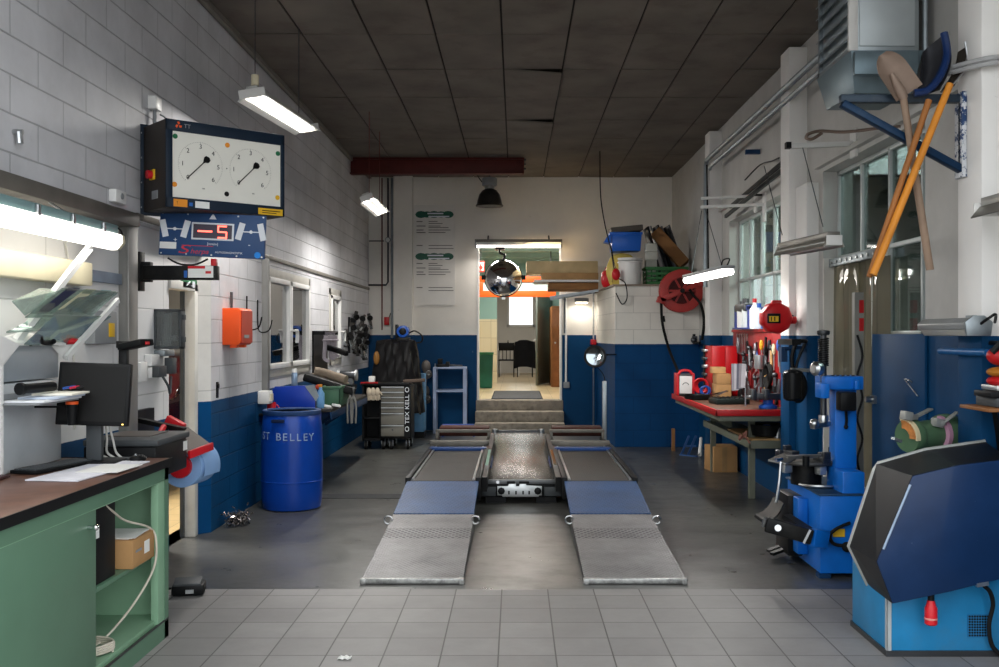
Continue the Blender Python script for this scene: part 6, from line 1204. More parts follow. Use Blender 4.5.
# hose reel
c = P(681, 291, 14.72); r = thing('hose_reel', 'round red hose reel on the front of the store block', 'hose reel', c)
M_hr = pm('reel_red', '#b03a36', .4, var=.15, dirt='#5a1d1b')
mb = MB(); mb.lathe([(.12, 0), (.30, .0), (.315, .012), (.315, .03), (.30, .035), (.20, .03), (.19, .0)], c+Vector((0,-.06,0)), (0,-1,0), n=40); mb.build('front_disc', M_hr, r); mb = MB(); mb.lathe([(.12, 0), (.30, 0), (.315, .012), (.30, .025), (.12, .02)], c+Vector((0,.13,0)), (0,-1,0), n=40); mb.build('rear_disc', M_hr, r)
mb = MB(); mb.lathe([(.0, 0), (.19, 0), (.19, .17), (.13, .172), (.0, .172)], c+Vector((0,.11,0)), (0,-1,0), n=32); mb.build('drum', pm('reel_dark', '#4c1a1a', .5), r)
mb = MB()
for a in range(0, 360, 60): u = Vector((math.cos(R(a)), 0, math.sin(R(a)))); mb.beam(c+Vector((0,-.075,0))+u*.05, c+Vector((0,-.075,0))+u*.21, .03, .012, up=(0,1,0))
mb.build('spokes', M_hr, r); mb = MB(); mb.beam(c+Vector((-.31,-.11,-.14)), c+Vector((.32,-.11,.14)), .075, .02, up=(0,1,0)); mb.ob(c+Vector((-.30,-.05,-.14)), (.12,.14,.09), (0,.3,0)); mb.ob(c+Vector((.29,-.05,.13)), (.12,.2,.12)); mb.build('arm', M_hr, r, bevel=.006); MB().cyl(c+Vector((0,-.14,0)), c+Vector((0,-.08,0)), .035).build('hub', M_blackm, r)
mb = MB(); mb.box(c.x-.1, c.x+.1, c.y+.12, 14.9, c.z-.1, c.z+.1); mb.build('wall_mount', M_hr, r)
mb = MB(); mb.tube(spline([c+Vector((-.30,-.06,-.16)), P(662, 320, 14.7), P(665, 335, 14.68), P(670, 352, 14.6), P(677, 369, 14.0), P(680, 378, 13.2)], 8), .02); r = thing('air_hose', 'black air hose hanging down from the left of the red reel', 'hose', P(670, 350, 14.6)); mb.build('tube', M_rubber, r); MB().cyl(P(662.5, 316, 14.7), P(663.5, 322, 14.7), .03, n=12).build('stopper', M_rubber, r)
mb = MB(); mb.tube(spline([c+Vector((.10,-.12,.02)), P(694, 296, 14.6), P(701, 305, 14.3), P(704, 322, 14.1), P(702, 340, 14.1)], 8), .02); tag(mb.build('air_hose', M_rubber), 'black supply hose curving down to the right of the red reel', 'hose')
r = thing('air_valve', 'black air pipe with valves low on the right of the store block', 'valve', P(697, 342, 14.8)); mb = MB(); mb.tube([P(694, 334, 14.8), P(694, 343, 14.8), P(700, 343, 14.5)], .022); mb.cyl(P(694, 343, 14.8), P(694, 343, 14.9), .02); mb.build('pipe', M_blackm, r); mb = MB(); mb.sph(P(694, 340, 14.8), .05); mb.box(P(692, 340, 14.75).x, P(697, 340, 14.75).x, 14.72, 14.76, Z(338, 14.75), Z(336, 14.75)); mb.build('valve', M_dsteel, r)
# ================================================================== RIGHT REAR: WORKBENCH AND TOOL BOARD
r = thing('workbench', 'red-edged wooden workbench along the right wall under the tool boards', 'workbench', (2.33, 11.1, 0))
bz = .935; M_bt = pm('bench_worn_top', '#553a2c', .6, var=.25, scale=5, dirt='#3b2b22', damt=.7); M_bg = pm('bench_grey_green', '#6f7264', .5, var=.12)
mb = MB(); mb.box(1.965, 2.71, 9.75, 12.5, bz-.05, bz); mb.build('top', M_bt, r, bevel=.005)
mb = MB(); mb.box(1.945, 1.965, 9.73, 12.5, bz-.055, bz+.006); mb.box(1.945, 2.71, 9.73, 9.75, bz-.055, bz+.006); mb.build('red_edge', M_red, r, bevel=.004)
mb = MB(); mb.box(1.99, 2.70, 9.78, 12.48, bz-.11, bz-.055); mb.build('apron', M_bg, r, bevel=.006)
mb = MB(); mb.box(2.36, 2.71, 10.05, 12.5, .56, .60); mb.box(2.34, 2.36, 10.03, 12.5, .53, .61); mb.box(2.34, 2.71, 10.03, 10.05, .53, .61); mb.build('lower_shelf', M_bg, r, bevel=.005)
mb = MB(); mb.box(2.37, 2.70, 10.06, 11.2, .60, .625); mb.build('shelf_board', M_wood, r)
for yy in (10.2, 12.2): MB().box(2.38, 2.44, yy, yy+.06, 0, bz-.11).build('leg', M_bg, r)
mb = MB(); mb.prism([(2.0, bz-.11), (2.42, bz-.11), (2.42, bz-.30), (2.38, bz-.30)], 'Y', 11.2, 11.26); mb.build('bracket', M_bg, r)
r = thing('tool_board', 'tall red pegboard on the right wall above the workbench', 'tool board', (2.71, 10.9, bz))
yA, yB_ = 9.92, 12.35; zt = 1.725
mb = MB(); mb.box(2.68, 2.715, yA, yB_, bz+.005, zt); mb.build('panel', pm('board_red', '#8a1014', .45, var=.3, dirt='#2d0708', damt=.7), r, bevel=.004)
mb = MB(); mb.box(2.66, 2.68, yA, yB_, zt-.02, zt+.01); mb.build('top_rim', M_red, r)
# hanging tools on the board: each one its own object
rg = random.Random(21)
def board(px, py): Y = 2.66*1000/(px-CX); return Vector((2.665, Y, Z(py, Y)))
def wrench(name, p, L, ang, m, lab):
    u = Vector((0, math.sin(ang), -math.cos(ang))); mb = MB(); q = p+u*L; x = Vector((1,0,0))
    mb.beam(p, q, .024, .008, up=x); w = u.cross(x)
    for e, s in ((p, -1), (q, 1)):
        mb.beam(e-u*.012*s, e+u*.026*s+w*.016, .020, .012, up=x); mb.beam(e-u*.012*s, e+u*.026*s-w*.016, .020, .012, up=x)
    return tag(mb.build(name, m), lab, 'wrench', 'tools hung on the red board')
def driver(p, L, col, nm, lab):
    mb = MB(); 
    r = thing('screwdriver', lab, 'screwdriver', p, group='tools hung on the red board')
    MB().lathe([(.008, 0), (.022, .02), (.024, .08), (.014, .11)], p-Vector((0,0,.11)), n=12).build('handle', pm('grip_'+nm, col, .4), r); MB().cyl(p-Vector((0,0,.11)), p-Vector((0,0,.11+L)), .006, n=8).build('shaft', M_steel, r)
def plier(p, L, col, nm, lab):
    r = thing('pliers', lab, 'pliers', p, group='tools hung on the red board'); mb = MB()
    mb.beam(p, p+Vector((0,.012,-.09)), .022, .014, up=(1,0,0)); mb.beam(p+Vector((0,.012,0)), p+Vector((0,0,-.09)), .022, .014, up=(1,0,0)); mb.cyl(p+Vector((-.012,.006,-.07)), p+Vector((.01,.006,-.07)), .022, n=12); mb.build('jaws', M_dsteel, r)
    for s in (-1, 1): MB().tube(spline([p+Vector((0,.006,-.09)), p+Vector((0,.006+s*.035,-.15)), p+Vector((0,.006+s*.03,-.09-L))], 5), .012).build('handle', pm('grip_'+nm, col, .4), r)
def hammer(p, L, lab):
    r = thing('hammer', lab, 'hammer', p, group='tools hung on the red board'); MB().box(p.x-.02, p.x+.0, p.y-.07, p.y+.07, p.z-.035, p.z).build('head', M_dsteel, r, bevel=.006); MB().cyl(p+Vector((-.01,0,-.03)), p+Vector((-.01,0,-L)), .014, .018, n=10).build('handle', M_wood, r)
# ring-spanner rows
for k in range(5):
    wrench('wrench', board(737+2.4*k, 336), .20-.01*k, .06, M_steel, 'small chrome spanner, %s of the five along the top of the red board' % ('farthest', 'second farthest', 'middle', 'second nearest', 'nearest')[k])
for k in range(6):
    wrench('wrench', board(752+1.3*k, 352+6*k), .14, 1.1, M_steel, '%s chrome spanner of the slanted column down the middle of the red board' % ('topmost', 'second', 'third', 'fourth', 'fifth', 'lowest')[k])
for k in range(4):
    wrench('wrench', board(769+4*k, 384+2.5*k), .26, 1.45, M_dsteel, 'dark spanner lying level near the foot of the red board, %s of four' % ('topmost', 'second', 'third', 'lowest')[k])
for k, (px, c, nm) in enumerate(((761, '#c8a02c', 'yellow'), (765, '#b5402a', 'orange-red'), (769, '#2b2c30', 'black'), (773.5, '#d6cba6', 'cream'), (778, '#3a5fa8', 'blue'))):
    driver(board(px, 340+(k%2)*4), .16, c, nm, 'screwdriver with a %s grip along the upper part of the red board' % nm)
for k, (px, py, c, nm) in enumerate(((746, 356, '#26262a', 'black'), (749.5, 362, '#8a1c1e', 'dark red'), (743.5, 366, '#3b3d44', 'charcoal'), (756, 342, '#274f8f', 'blue'), (781, 346, '#5a5c60', 'grey'))):
    plier(board(px, py), .18, c, nm, 'pliers with %s grips hanging on the red board' % nm)
hammer(board(772, 345), .30, 'hammer with wooden handle hanging at the upper near part of the red board'); hammer(board(766, 371), .28, 'hammer with wooden handle hanging in the middle of the red board')
r = thing('cup_holder', 'silver cup hung at the centre of the red board', 'cup', board(764, 362)); p = board(764.5, 369); mb = MB(); mb.lathe([(.05, 0), (.055, .01), (.055, .15), (.05, .15), (.046, .01), (0, .01)], p+Vector((-.06,0,0)), n=20); mb.build('cup', M_alu, r); MB().box(p.x-.02, p.x+.02, p.y-.02, p.y+.02, p.z+.06, p.z+.10).build('hook', M_blackm, r)
r = thing('extension_cord', 'coil of black cord hanging on the red board beside the silver cup', 'cord', board(771, 372)); mb = MB()
for k in range(4): mb.tube(arc(board(771, 374)+Vector((-.02-.008*k, .01*k, -.01*k)), .11+.006*k, 0, 350, 24, 'YZ'), .009)
mb.build('coil', M_rubber, r); MB().cyl(board(771, 363)+Vector((-.05,0,0)), board(771, 363)+Vector((.015,0,0)), .012, n=8).build('hook', M_blackm, r)
for k, (px, py) in enumerate(((741, 372), (744.5, 376), (748, 372))):
    p = board(px, py); mb = MB(); mb.cyl(p, p-Vector((0,0,.30)), .016, .022, n=10); mb.sph(p, .024); tag(mb.build('ratchet', M_dsteel), ('dark ratchet handle hanging low on the red board, farthest of three', 'dark ratchet handle hanging low on the red board, middle of three', 'dark ratchet handle hanging low on the red board, nearest of three')[k], 'ratchet', 'tools hung on the red board')
rg = random.Random(33)
for k in range(34):
    px, py = rg.uniform(738, 781), rg.uniform(337, 388); p = board(px, py)+Vector((-.02*rg.random(), 0, 0)); L = rg.uniform(.10, .24); mb = MB()
    t = rg.uniform(-.25, .25); q = p+Vector((0, L*math.sin(t), -L*math.cos(t))); kind = k % 3
    if kind == 0: mb.cyl(p, q, .014, .022, n=8); mb.sph(p, .03, n=10, m=6)
    elif kind == 1: mb.beam(p, q, .05, .016, up=(1,0,0)); mb.cyl(q+Vector((-.01,0,0)), q+Vector((.01,0,0)), .034, n=10)
    else: mb.tube([p, p.lerp(q, .5)+Vector((0,.03,0)), q], .013); mb.tube([p, p.lerp(q, .5)-Vector((0,.03,0)), q], .013)
    tag(mb.build('hand_tool', (M_dsteel, M_blackm, pm('tool_grey', '#77757a', .35, .7, var=.3))[(k*7) % 3]), 'small dark metal hand tool in the dense cluster on the red board', 'tool', 'small hand tools clustered on the red board')
# red cabinet and shelf steel pieces
r = thing('red_cabinet', 'plain bright red cabinet on the far end of the workbench', 'cabinet', (2.5, 12.1, bz)); y = 12.0
mb = MB(); mb.box(X(712, y), 2.66, y, 12.45, bz+.002, Z(346, y)); mb.build('body', pm('cabinet_red', '#c8141c', .35, var=.06), r, bevel=.006); mb = MB(); mb.box(X(712, y)+.01, X(725, y), y-.012, y, bz+.02, Z(347, y)); mb.build('door', pm('cabinet_red', ''), r, bevel=.004); mb = MB(); mb.box(X(725.5, y), 2.655, y-.012, y, bz+.02, Z(347, y)); mb.build('door', pm('cabinet_red', ''), r, bevel=.004)
for k in range(4): tag(MB().box(X(704.5, 12.3), X(712, 12.3), 12.3, 12.5, Z(352+8*k, 12.3), Z(349+8*k, 12.3)).build('steel_bar', (M_steel, M_dsteel)[k % 2], bevel=.004), '%s steel bar of the small rack left of the bright red cabinet' % ('topmost', 'second', 'third', 'lowest')[k], 'bar')
mb = MB(); mb.box(X(704, 12.45), X(705.5, 12.45), 12.42, 12.5, bz, Z(345, 12.4)); mb.box(X(710.5, 12.45), X(712, 12.45), 12.42, 12.5, bz, Z(345, 12.4)); tag(mb.build('bar_rack', M_blackm), 'black upright rack left of the bright red cabinet', 'rack')
# cardboard boxes on the bench
y = 11.6
tag(MB().box(X(716.5, y), X(731.5, y), y, y+.28, bz+.002, bz+.162).build('carton', M_card, bevel=.004), 'cardboard box at the bottom of the stack on the workbench', 'box')
tag(MB().box(X(717, y), X(731, y), y, y+.26, bz+.164, bz+.285).build('carton', M_card, bevel=.004), 'cardboard box in the middle of the stack on the workbench', 'box')
tag(MB().box(X(712.5, y+.1), X(725.5, y+.1), y+.08, y+.27, bz+.287, bz+.36).build('carton', pm('cardboard_light', '#c09a68', .8, var=.08), bevel=.004), 'pale cardboard box topmost of the stack on the workbench', 'box')
for k in range(5):
    a = P(733.5+2.6*k, 364, 11.35); b = P(734+2.2*k, 391-.8*k, 11.25); tag(MB().beam(b, a, .05, .02, up=(0,1,0)).build('book', pm('file_%d' % (k%3), ('#77757c', '#9b9aa0', '#4f5260')[k%3], .5, var=.1)), 'thin grey %s leaning beside the stacked cardboard boxes, %s' % ('folder', ('first from the boxes', 'second from the boxes', 'third from the boxes', 'fourth from the boxes', 'fifth from the boxes')[k]), 'folder', 'folders leaning on the workbench')
# battery charger and bag
r = thing('battery_charger', 'red battery charger with white dial face at the far end of the workbench', 'charger', P(686, 395, 12.2)); y = 12.05
x0, x1 = X(676.5, y), X(693, y); z1 = Z(374, y)
mb = MB(); mb.box(x0+.02, x1, y, y+.22, bz+.01, z1); mb.build('case', M_greyd, r, bevel=.012); mb = MB(); mb.box(X(679.5, y), X(692, y), y-.012, y, bz+.03, Z(376, y)); mb.build('dial_face', M_white, r, bevel=.003)
mb = MB(); mb.tube(spline([(X(678.5, y), y-.01, z1-.01), (X(680, y), y-.01, z1+.03), (X(685, y), y-.01, z1+.045), (X(690, y), y-.01, z1+.03), (X(692, y), y-.01, z1-.01)], 5), .018); mb.box(x0, x0+.03, y-.01, y+.2, bz+.01, z1+.01); mb.box(x1-.01, x1+.02, y-.01, y+.2, bz+.01, z1+.01); mb.build('handle', M_redp, r, bevel=.006); mb = MB(); mb.tube(arc((X(685.5,y), y-.014, Z(386,y)), .04, 20, 160, 8), .004); mb.build('scale', M_black, r)
r = thing('jump_leads', 'red and blue coiled jump leads beside the battery charger', 'cables', P(702, 395, 11.9)); cc = Vector((X(701.5, 11.9), 11.9, bz))
mb = MB()
for k in range(4): mb.tube(arc(cc+Vector((-.02+.012*k, -.05+.03*k, .135)), .085-.008*k, -80, 260, 18), .010)
mb.build('red_lead', M_redp, r); mb = MB()
for k in range(2): mb.tube(arc(cc+Vector((.02+.02*k, -.09+.02*k, .08)), .05, -90, 250, 16), .010)
mb.build('blue_lead', M_mblue, r)
r = thing('pan', 'round dark metal pan near the far corner of the workbench', 'pan', P(694, 396, 11.5)); c = Vector((X(697, 11.4), 11.4, bz+.002)); mb = MB(); mb.lathe([(.12, 0), (.14, .01), (.15, .055), (.145, .055), (.13, .012), (0, .01)], c, n=32); mb.build('bowl', M_blackm, r); mb = MB(); mb.beam(c+Vector((.14,0,.05)), c+Vector((.36,.05,.09)), .03, .012); mb.build('handle', M_blackm, r)
r = thing('parts_tray', 'black ribbed tray lying on the front of the workbench', 'tray', P(728, 398, 10.9)); c = Vector((X(729, 10.7), 10.7, bz+.002))
mb = MB(); mb.ob(c+Vector((0,0,.03)), (.36, .30, .06), (0,0,.1)); mb.build('body', pm('tray_black_green', '#1c2422', .5), r, bevel=.01); mb = MB()
for k in range(6): mb.ob(c+Vector((-.13+.05*k, 0, .065)), (.015, .26, .012), (0,0,.1))
mb.build('ribs', M_black, r)
tag(MB().ob(c+Vector((.20,-.02,.06)), (.16, .03, .012), (0,.35,.2)).build('steel_rule', M_steel), 'bright steel strip lying at the end of the black ribbed tray', 'strip')
tag(MB().ob(c+Vector((-.05,.16,.10)), (.14, .03, .012), (0,-.4,.2)).build('steel_rule', M_steel), 'bright steel strip leaning over the back of the black ribbed tray', 'strip')
r = thing('bench_vice', 'dark bench vice with a blue base at the near end of the workbench', 'vice', P(770, 413, 9.9)); c = Vector((X(768, 9.95), 9.95, bz+.006))
mb = MB(); mb.lathe([(.09, 0), (.09, .025), (.05, .05), (.05, .09)], c, n=20); mb.build('base', M_mblue, r); mb = MB(); mb.box(c.x-.16, c.x+.12, c.y-.05, c.y+.05, c.z+.085, c.z+.15); mb.box(c.x-.18, c.x-.13, c.y-.08, c.y+.08, c.z+.085, c.z+.19); mb.box(c.x-.05, c.x+.0, c.y-.08, c.y+.08, c.z+.085, c.z+.19); mb.build('jaws', M_dsteel, r, bevel=.006); mb = MB(); mb.cyl((c.x-.22, c.y, c.z+.11), (c.x-.18, c.y, c.z+.11), .018); mb.cyl((c.x-.225, c.y, c.z+.20), (c.x-.225, c.y, c.z+.02), .008); mb.build('spindle', M_steel, r)
r = thing('oil_pan', 'round black oil pan hanging over the near edge of the lower shelf', 'pan', (2.5, 10.35, .63)); c = Vector((X(768, 10.2), 10.25, .628)); mb = MB(); mb.lathe([(.10, 0), (.17, .02), (.19, .13), (.185, .13), (.16, .025), (0, .01)], c, n=32); mb.build('bowl', M_blackm, r); mb = MB(); mb.lathe([(.05, .0), (.06, .02), (.05, .10), (.03, .11)], c+Vector((0,0,.012)), n=20); mb.build('filter', M_mblue, r)
r = thing('can', 'silver can standing on the wooden board of the lower shelf', 'can', (2.6, 10.15, .63)); c = Vector((X(777.5, 10.12), 10.12, .627)); mb = MB(); mb.lathe([(.035, 0), (.035, .11), (.03, .115), (.03, .11), (0, .108)], c, n=20); mb.build('body', M_alu, r)
r = thing('rag', 'pinkish rag hanging from the shelf edge under the workbench', 'rag', P(743, 437, 10.0)); mb = MB(); mb.grid(lambda u, v: P(739.5+8*u-2*v, 433+6*v+2*math.sin(5*u), 10.0)+Vector((0, -.03*math.sin(6*u+2*v), 0)), 10, 8, (0,.006,0)); mb.build('cloth', pm('rag_pink', '#b9806f', .9, var=.15), r); mb = MB(); mb.beam(P(743, 433, 10.02), (2.35, 10.04, .58), .02, .012); mb.build('tie', pm('rag_pink', ''), r)
# cardboard box on the floor and little blue trestle
r = thing('floor_carton', 'brown cardboard box on the floor under the workbench', 'box', (X(726, 12.2), 12.2, 0)); y = 12.15; x0, x1 = X(714, y), 2.69
mb = MB(); q = [(x0, y, 0), (x1, y, 0), (x1+.02, y+.36, 0), (x0-.05, y+.36, 0)]; mb.hexa(q, [(a, b, .31) for a, b, _ in q]); mb.build('body', M_card, r, bevel=.004); mb = MB(); mb.box(x0+.10, x0+.16, y-.002, y, .0, .31); mb.build('tape', pm('tape_tan', '#a07f55', .4), r)
r = thing('trestle', 'small folding blue trestle on the floor against the store block', 'trestle', P(690, 455, 14.2)); M_tr = pm('trestle_blue', '#3c5f94', .5, .2)
for k, px in enumerate((681, 688)):
    MB().beam(P(px, 455, 13.9), P(px+8, 436, 14.2), .03, .02, up=(0,1,0)).build('leg', M_tr, r)
mb = MB(); mb.beam(P(680, 455, 13.9), P(697, 457, 13.7), .03, .03); mb.beam(P(686, 446, 14.05), P(696, 446, 14.05), .025, .02); mb.build('foot_bar', M_tr, r)
tag(MB().box(X(672, 14.4), X(675, 14.4), 14.4, 14.46, 0, .32).build('post', M_cardd), 'short brown wooden post leaning by the store block next to the trestle', 'post')
tag(MB().cyl(P(700, 455, 13.6)-Vector((0,0,.0)), P(701, 438, 13.8), .03, .02, n=12).build('bottle', M_white), 'white bottle beside the little blue trestle', 'bottle')
# sill items: bottles and the clear blue pump frame, red cable reel
sz = BLUE_R+.002
r = thing('pump_stand', 'blue pump frame standing on the sill of the far right window', 'pump', (2.76, 12.0, sz)); 
ys = 11.85; xs = XR-.0
mb = MB(); xa = X(733.5, 11.9); mb.box(2.60, 2.66, 11.86, 11.92, 1.745, Z(306, 11.9)); mb.box(2.60, 2.66, 11.2, 11.26, 1.745, Z(306, 11.3)); mb.box(2.60, 2.66, 11.2, 11.92, Z(311, 11.6), Z(306, 11.6)); mb.box(2.58, 2.72, 11.15, 11.95, 1.737, 1.755); mb.build('frame', pm('frame_blue_violet', '#3e4a8a', .45, var=.1), r, bevel=.006); mb = MB(); mb.cyl((2.63, 11.45, Z(306, 11.6)), (2.63, 11.45, Z(299, 11.6)), .04); mb.box(2.58, 2.68, 11.3, 11.8, Z(309, 11.6)-.03, Z(306, 11.6)+.02); mb.build('head', M_dsteel, r, bevel=.008)
for k, (yy, h_, m, cap, lb) in enumerate(((11.65, .27, M_white, M_dsteel, 'white bottle inside the blue pump frame, far one'), (11.40, .29, pm('bottle_pale', '#cdd3d4', .35), M_dsteel, 'pale bottle inside the blue pump frame, near one'), (11.02, .30, M_white, M_redp, 'white bottle with a red cap beside the blue pump frame'), (10.82, .24, pm('bottle_bluewhite', '#b9c4d2', .35), M_mblue, 'pale bottle with a blue cap beside the red cable reel'))):
    r = thing('bottle', lb, 'bottle', (2.64, yy, 1.757)); zz = 1.757 if k < 2 else 1.737
    mb = MB(); mb.lathe([(.05, 0), (.055, .01), (.055, h_*.7), (.02, h_*.9), (.02, h_)], (2.63, yy, zz), n=18); mb.build('body', m, r); mb = MB(); mb.lathe([(.024, h_-.01), (.024, h_+.035), (0, h_+.037)], (2.63, yy, zz), n=14); mb.build('cap', cap, r)
mb = MB(); mb.box(2.60, 2.64, 10.55, 10.62, 1.737, Z(307, 10.6)); mb.box(2.60, 2.64, 10.3, 10.62, Z(310, 10.6), Z(307, 10.6)); tag(mb.build('bracket', M_mblue, bevel=.005), 'blue bracket rising between the pale bottle and the red cable reel', 'bracket')
c = P(775.5, 318, 9.25); r = thing('cable_reel', 'angular red cable reel above the near end of the red board', 'cable reel', c)
mb = MB(); mb.lathe([(.11, 0), (.14, .015), (.15, .05), (.15, .13), (.14, .165), (.11, .18)], c+Vector((0,.09,0)), (0,-1,0), n=9); mb.build('housing', pm('reel_plastic_red', '#c21a20', .35, var=.08), r, bevel=.01); mb = MB(); mb.box(c.x-.10, c.x+.02, c.y-.105, c.y-.088, c.z-.05, c.z+.04); mb.build('recess', M_black, r, bevel=.004); mb = MB(); mb.box(c.x-.085, c.x+.0, c.y-.109, c.y-.104, c.z-.035, c.z+.015); mb.build('label', M_yellow, r); mb = MB(); mb.box(c.x-.07, c.x-.062, c.y-.111, c.y-.108, c.z-.03, c.z+.01); mb.box(c.x-.04, c.x-.03, c.y-.111, c.y-.108, c.z-.03, c.z+.01); mb.build('label_print', M_black, r); mb = MB(); mb.cyl(c+Vector((.13,0,-.02)), c+Vector((.19,0,-.02)), .035); mb.box(c.x-.03, c.x+.06, c.y+.0, c.y+.06, c.z+.13, c.z+.165); mb.build('fitting', M_red, r, bevel=.006); mb = MB(); mb.beam(c+Vector((.05,.09,0)), (2.59, 9.4, c.z), .06, .06); mb.build('wall_mount', M_blackm, r)
# black regulator and hoses on pillar
r = thing('air_regulator', 'black air filter bowl and regulator hanging on the second pillar', 'regulator', P(794, 385, 8.93)); y = 8.93
c = P(793, 385, y); mb = MB(); mb.lathe([(.06, 0), (.085, .02), (.09, .10), (.09, .25), (.07, .27), (.03, .28)], c-Vector((0,0,.14)), n=24); mb.build('bowl', pm('bowl_black', '#191a1c', .25), r); mb = MB(); mb.sph(c+Vector((.045,.0,-.02)), .12, (.7,.6,1.2)); mb.build('cover_bag', M_blackm, r); mb = MB(); mb.tube(spline([c+Vector((0,0,.14)), P(792, 357, y), P(796, 344, y), P(803, 341, y), P(807, 342, y)], 6), .018); mb.tube(spline([c+Vector((.02,0,.12)), P(798, 360, y), P(802, 350, y), P(805, 344, y)], 6), .014); mb.box(X(791, y), X(800, y), y-.03, 9.38, Z(345, y), Z(339, y)); mb.build('pipe', M_blackm, r); mb = MB(); mb.beam(c+Vector((-.02,0,.14)), c+Vector((.14,0,.13)), .05, .03); mb.build('lever', M_steel, r); mb = MB(); mb.cyl(P(784, 349, y+.04), P(806, 347, y+.04), .016); mb.box(X(783, y), X(789, y), y+.05, y+.15, Z(362, y), Z(347, y)); mb.build('manifold', M_dblue, r)

# ================================================================== TYRE CHANGER
r = thing('tyre_changer', 'bright blue tyre changer with turntable and upright column at right', 'tyre changer', (2.3, 7.2, 0))
x0, yf = 2.09, 6.87; zt = .565
mb = MB(); mb.box(x0, 2.50, yf, 7.7, .03, zt); mb.build('body', M_blue, r, bevel=.008)
mb = MB(); mb.box(x0-.012, 2.51, yf-.01, 7.72, zt, zt+.012); mb.build('top_plate', pm('changer_top', '#2c4a68', .4, .3, dirt='#4d4a45'), r, bevel=.004)
mb = MB(); mb.box(x0-.075, x0, 7.15, 7.28, .10, .50); mb.build('side_bracket', M_blue, r, bevel=.008)
mb = MB(); mb.box(x0-.11, x0, 7.28, 7.62, .06, .5); mb.build('side_box', M_blackm, r, bevel=.01)
for xx in (x0+.02, 2.42):
    for yy in (yf+.02, 7.6): MB().box(xx-.03, xx+.05, yy-.03, yy+.05, 0, .03).build('foot', M_dblue, r)
# column
cx0, cx1, cy = X(835, 7.1), X(857, 7.1), 7.1
mb = MB(); mb.box(cx0, cx1, cy, cy+.14, zt+.012, Z(388, 7.1)); mb.build('column', M_blue, r, bevel=.012)
mb = MB(); mb.box(X(838, 7), X(860, 7), 6.9, cy+.16, .30, zt+.16); mb.build('column_foot', M_blue, r, bevel=.01)
ht = Z(388, 7.1)
mb = MB(); mb.box(X(824, 7.08), cx1+.03, 7.05, 7.30, ht-.01, ht+.085); mb.box(X(819, 7.0), X(827.5, 7.0), 6.95, 7.1, Z(398, 7), Z(383, 7)); mb.build('head', M_blue, r, bevel=.008)
mb = MB()
for px in (833, 838, 843, 848, 853): mb.cyl(P(px, 378, 7.12)-Vector((0,0,.03)), P(px, 375, 7.12), .012, n=8)
mb.build('head_bolts', M_blackm, r); mb = MB(); mb.box(X(855, 7.0), X(860, 7.0), 7.0, 7.1, Z(390, 7), Z(380, 7)); mb.build('end_clamp', M_blue, r, bevel=.01)
mb = MB(); mb.box(X(840, 7.0), X(856, 7.0), 6.98, cy, Z(411, 7), Z(392, 7)); mb.build('control_box', M_blackm, r, bevel=.012); mb = MB(); mb.tube(spline([P(846, 411, 7.05), P(846.5, 420, 7.08), P(846, 426, 7.08)], 5), .010); mb.sph(P(846, 427, 7.08), .016); mb.build('toggle', M_black, r)
# vertical shaft with spring, lock disc and mounting head
sx, sy = X(823.5, 7.15), 7.15
mb = MB(); mb.cyl((sx, sy, Z(425, sy)), (sx, sy, Z(332, sy)), .022); mb.lathe([(.04, 0), (.045, .01), (.045, .03), (.03, .035)], (sx, sy, Z(335, sy)), n=16); mb.build('shaft', M_dsteel, r)
mb = MB(); n = 13; mb.tube([(sx+.034*math.cos(.7*k), sy+.034*math.sin(.7*k), ht+.16+(Z(338, sy)-ht-.16)*k/110) for k in range(111)], .006, n=6); mb.build('spring', M_blackm, r)
mb = MB(); mb.lathe([(.045, 0), (.05, .01), (.05, .05), (.03, .07), (.02, .07)], (sx-.03, sy-.02, Z(368.5, sy)), (-.9,-.5,0), n=24); mb.build('lock_knob', M_steel, r)
mb = MB(); mb.beam((sx+.04, sy, Z(423, sy)), (sx-.10, sy-.06, Z(426, sy)), .05, .035); mb.sph((sx-.08, sy-.05, Z(423, sy)), .035); mb.cyl((sx, sy, Z(427, sy)), (sx, sy, Z(415, sy)), .035); mb.build('mount_head', M_steel, r, bevel=.006)
# turntable with jaws
tc = Vector((X(806, 7.35), 7.35, 0)); tz = Z(460, 7.35); TR_ = .235
mb = MB(); mb.lathe([(.06, -.02), (TR_-.01, -.018), (TR_, -.006), (TR_, .010), (TR_-.012, .016), (.05, .018), (0, .018)], tc+Vector((0,0,tz)), n=48); mb.build('turntable', pm('turntable_steel', '#6d6b68', .4, .7, var=.25, dirt='#3a3733'), r)
mb = MB(); mb.cyl(tc+Vector((0,0,zt+.012)), tc+Vector((0,0,tz-.02)), .11, n=24); mb.build('turntable_base', M_blackm, r)
for k, a in enumerate((20, 110, 200, 290)):
    u = Vector((math.cos(R(a)), math.sin(R(a)), 0)); M_ = Matrix.Translation(tc+u*(TR_-.06)+Vector((0,0,tz)))@Matrix.Rotation(R(a), 4, 'Z'); f = MB(M_); f.box(-.05, .07, -.035, .035, .0, .05); f.box(.04, .075, -.03, .03, .03, .085); f.build('jaw', M_dsteel, r, bevel=.006)
    f = MB(M_); f.box(-.04, .03, -.03, .03, -.085, -.02); f.build('cylinder_block', M_alu if k in (2, 3) else M_blackm, r, bevel=.01)
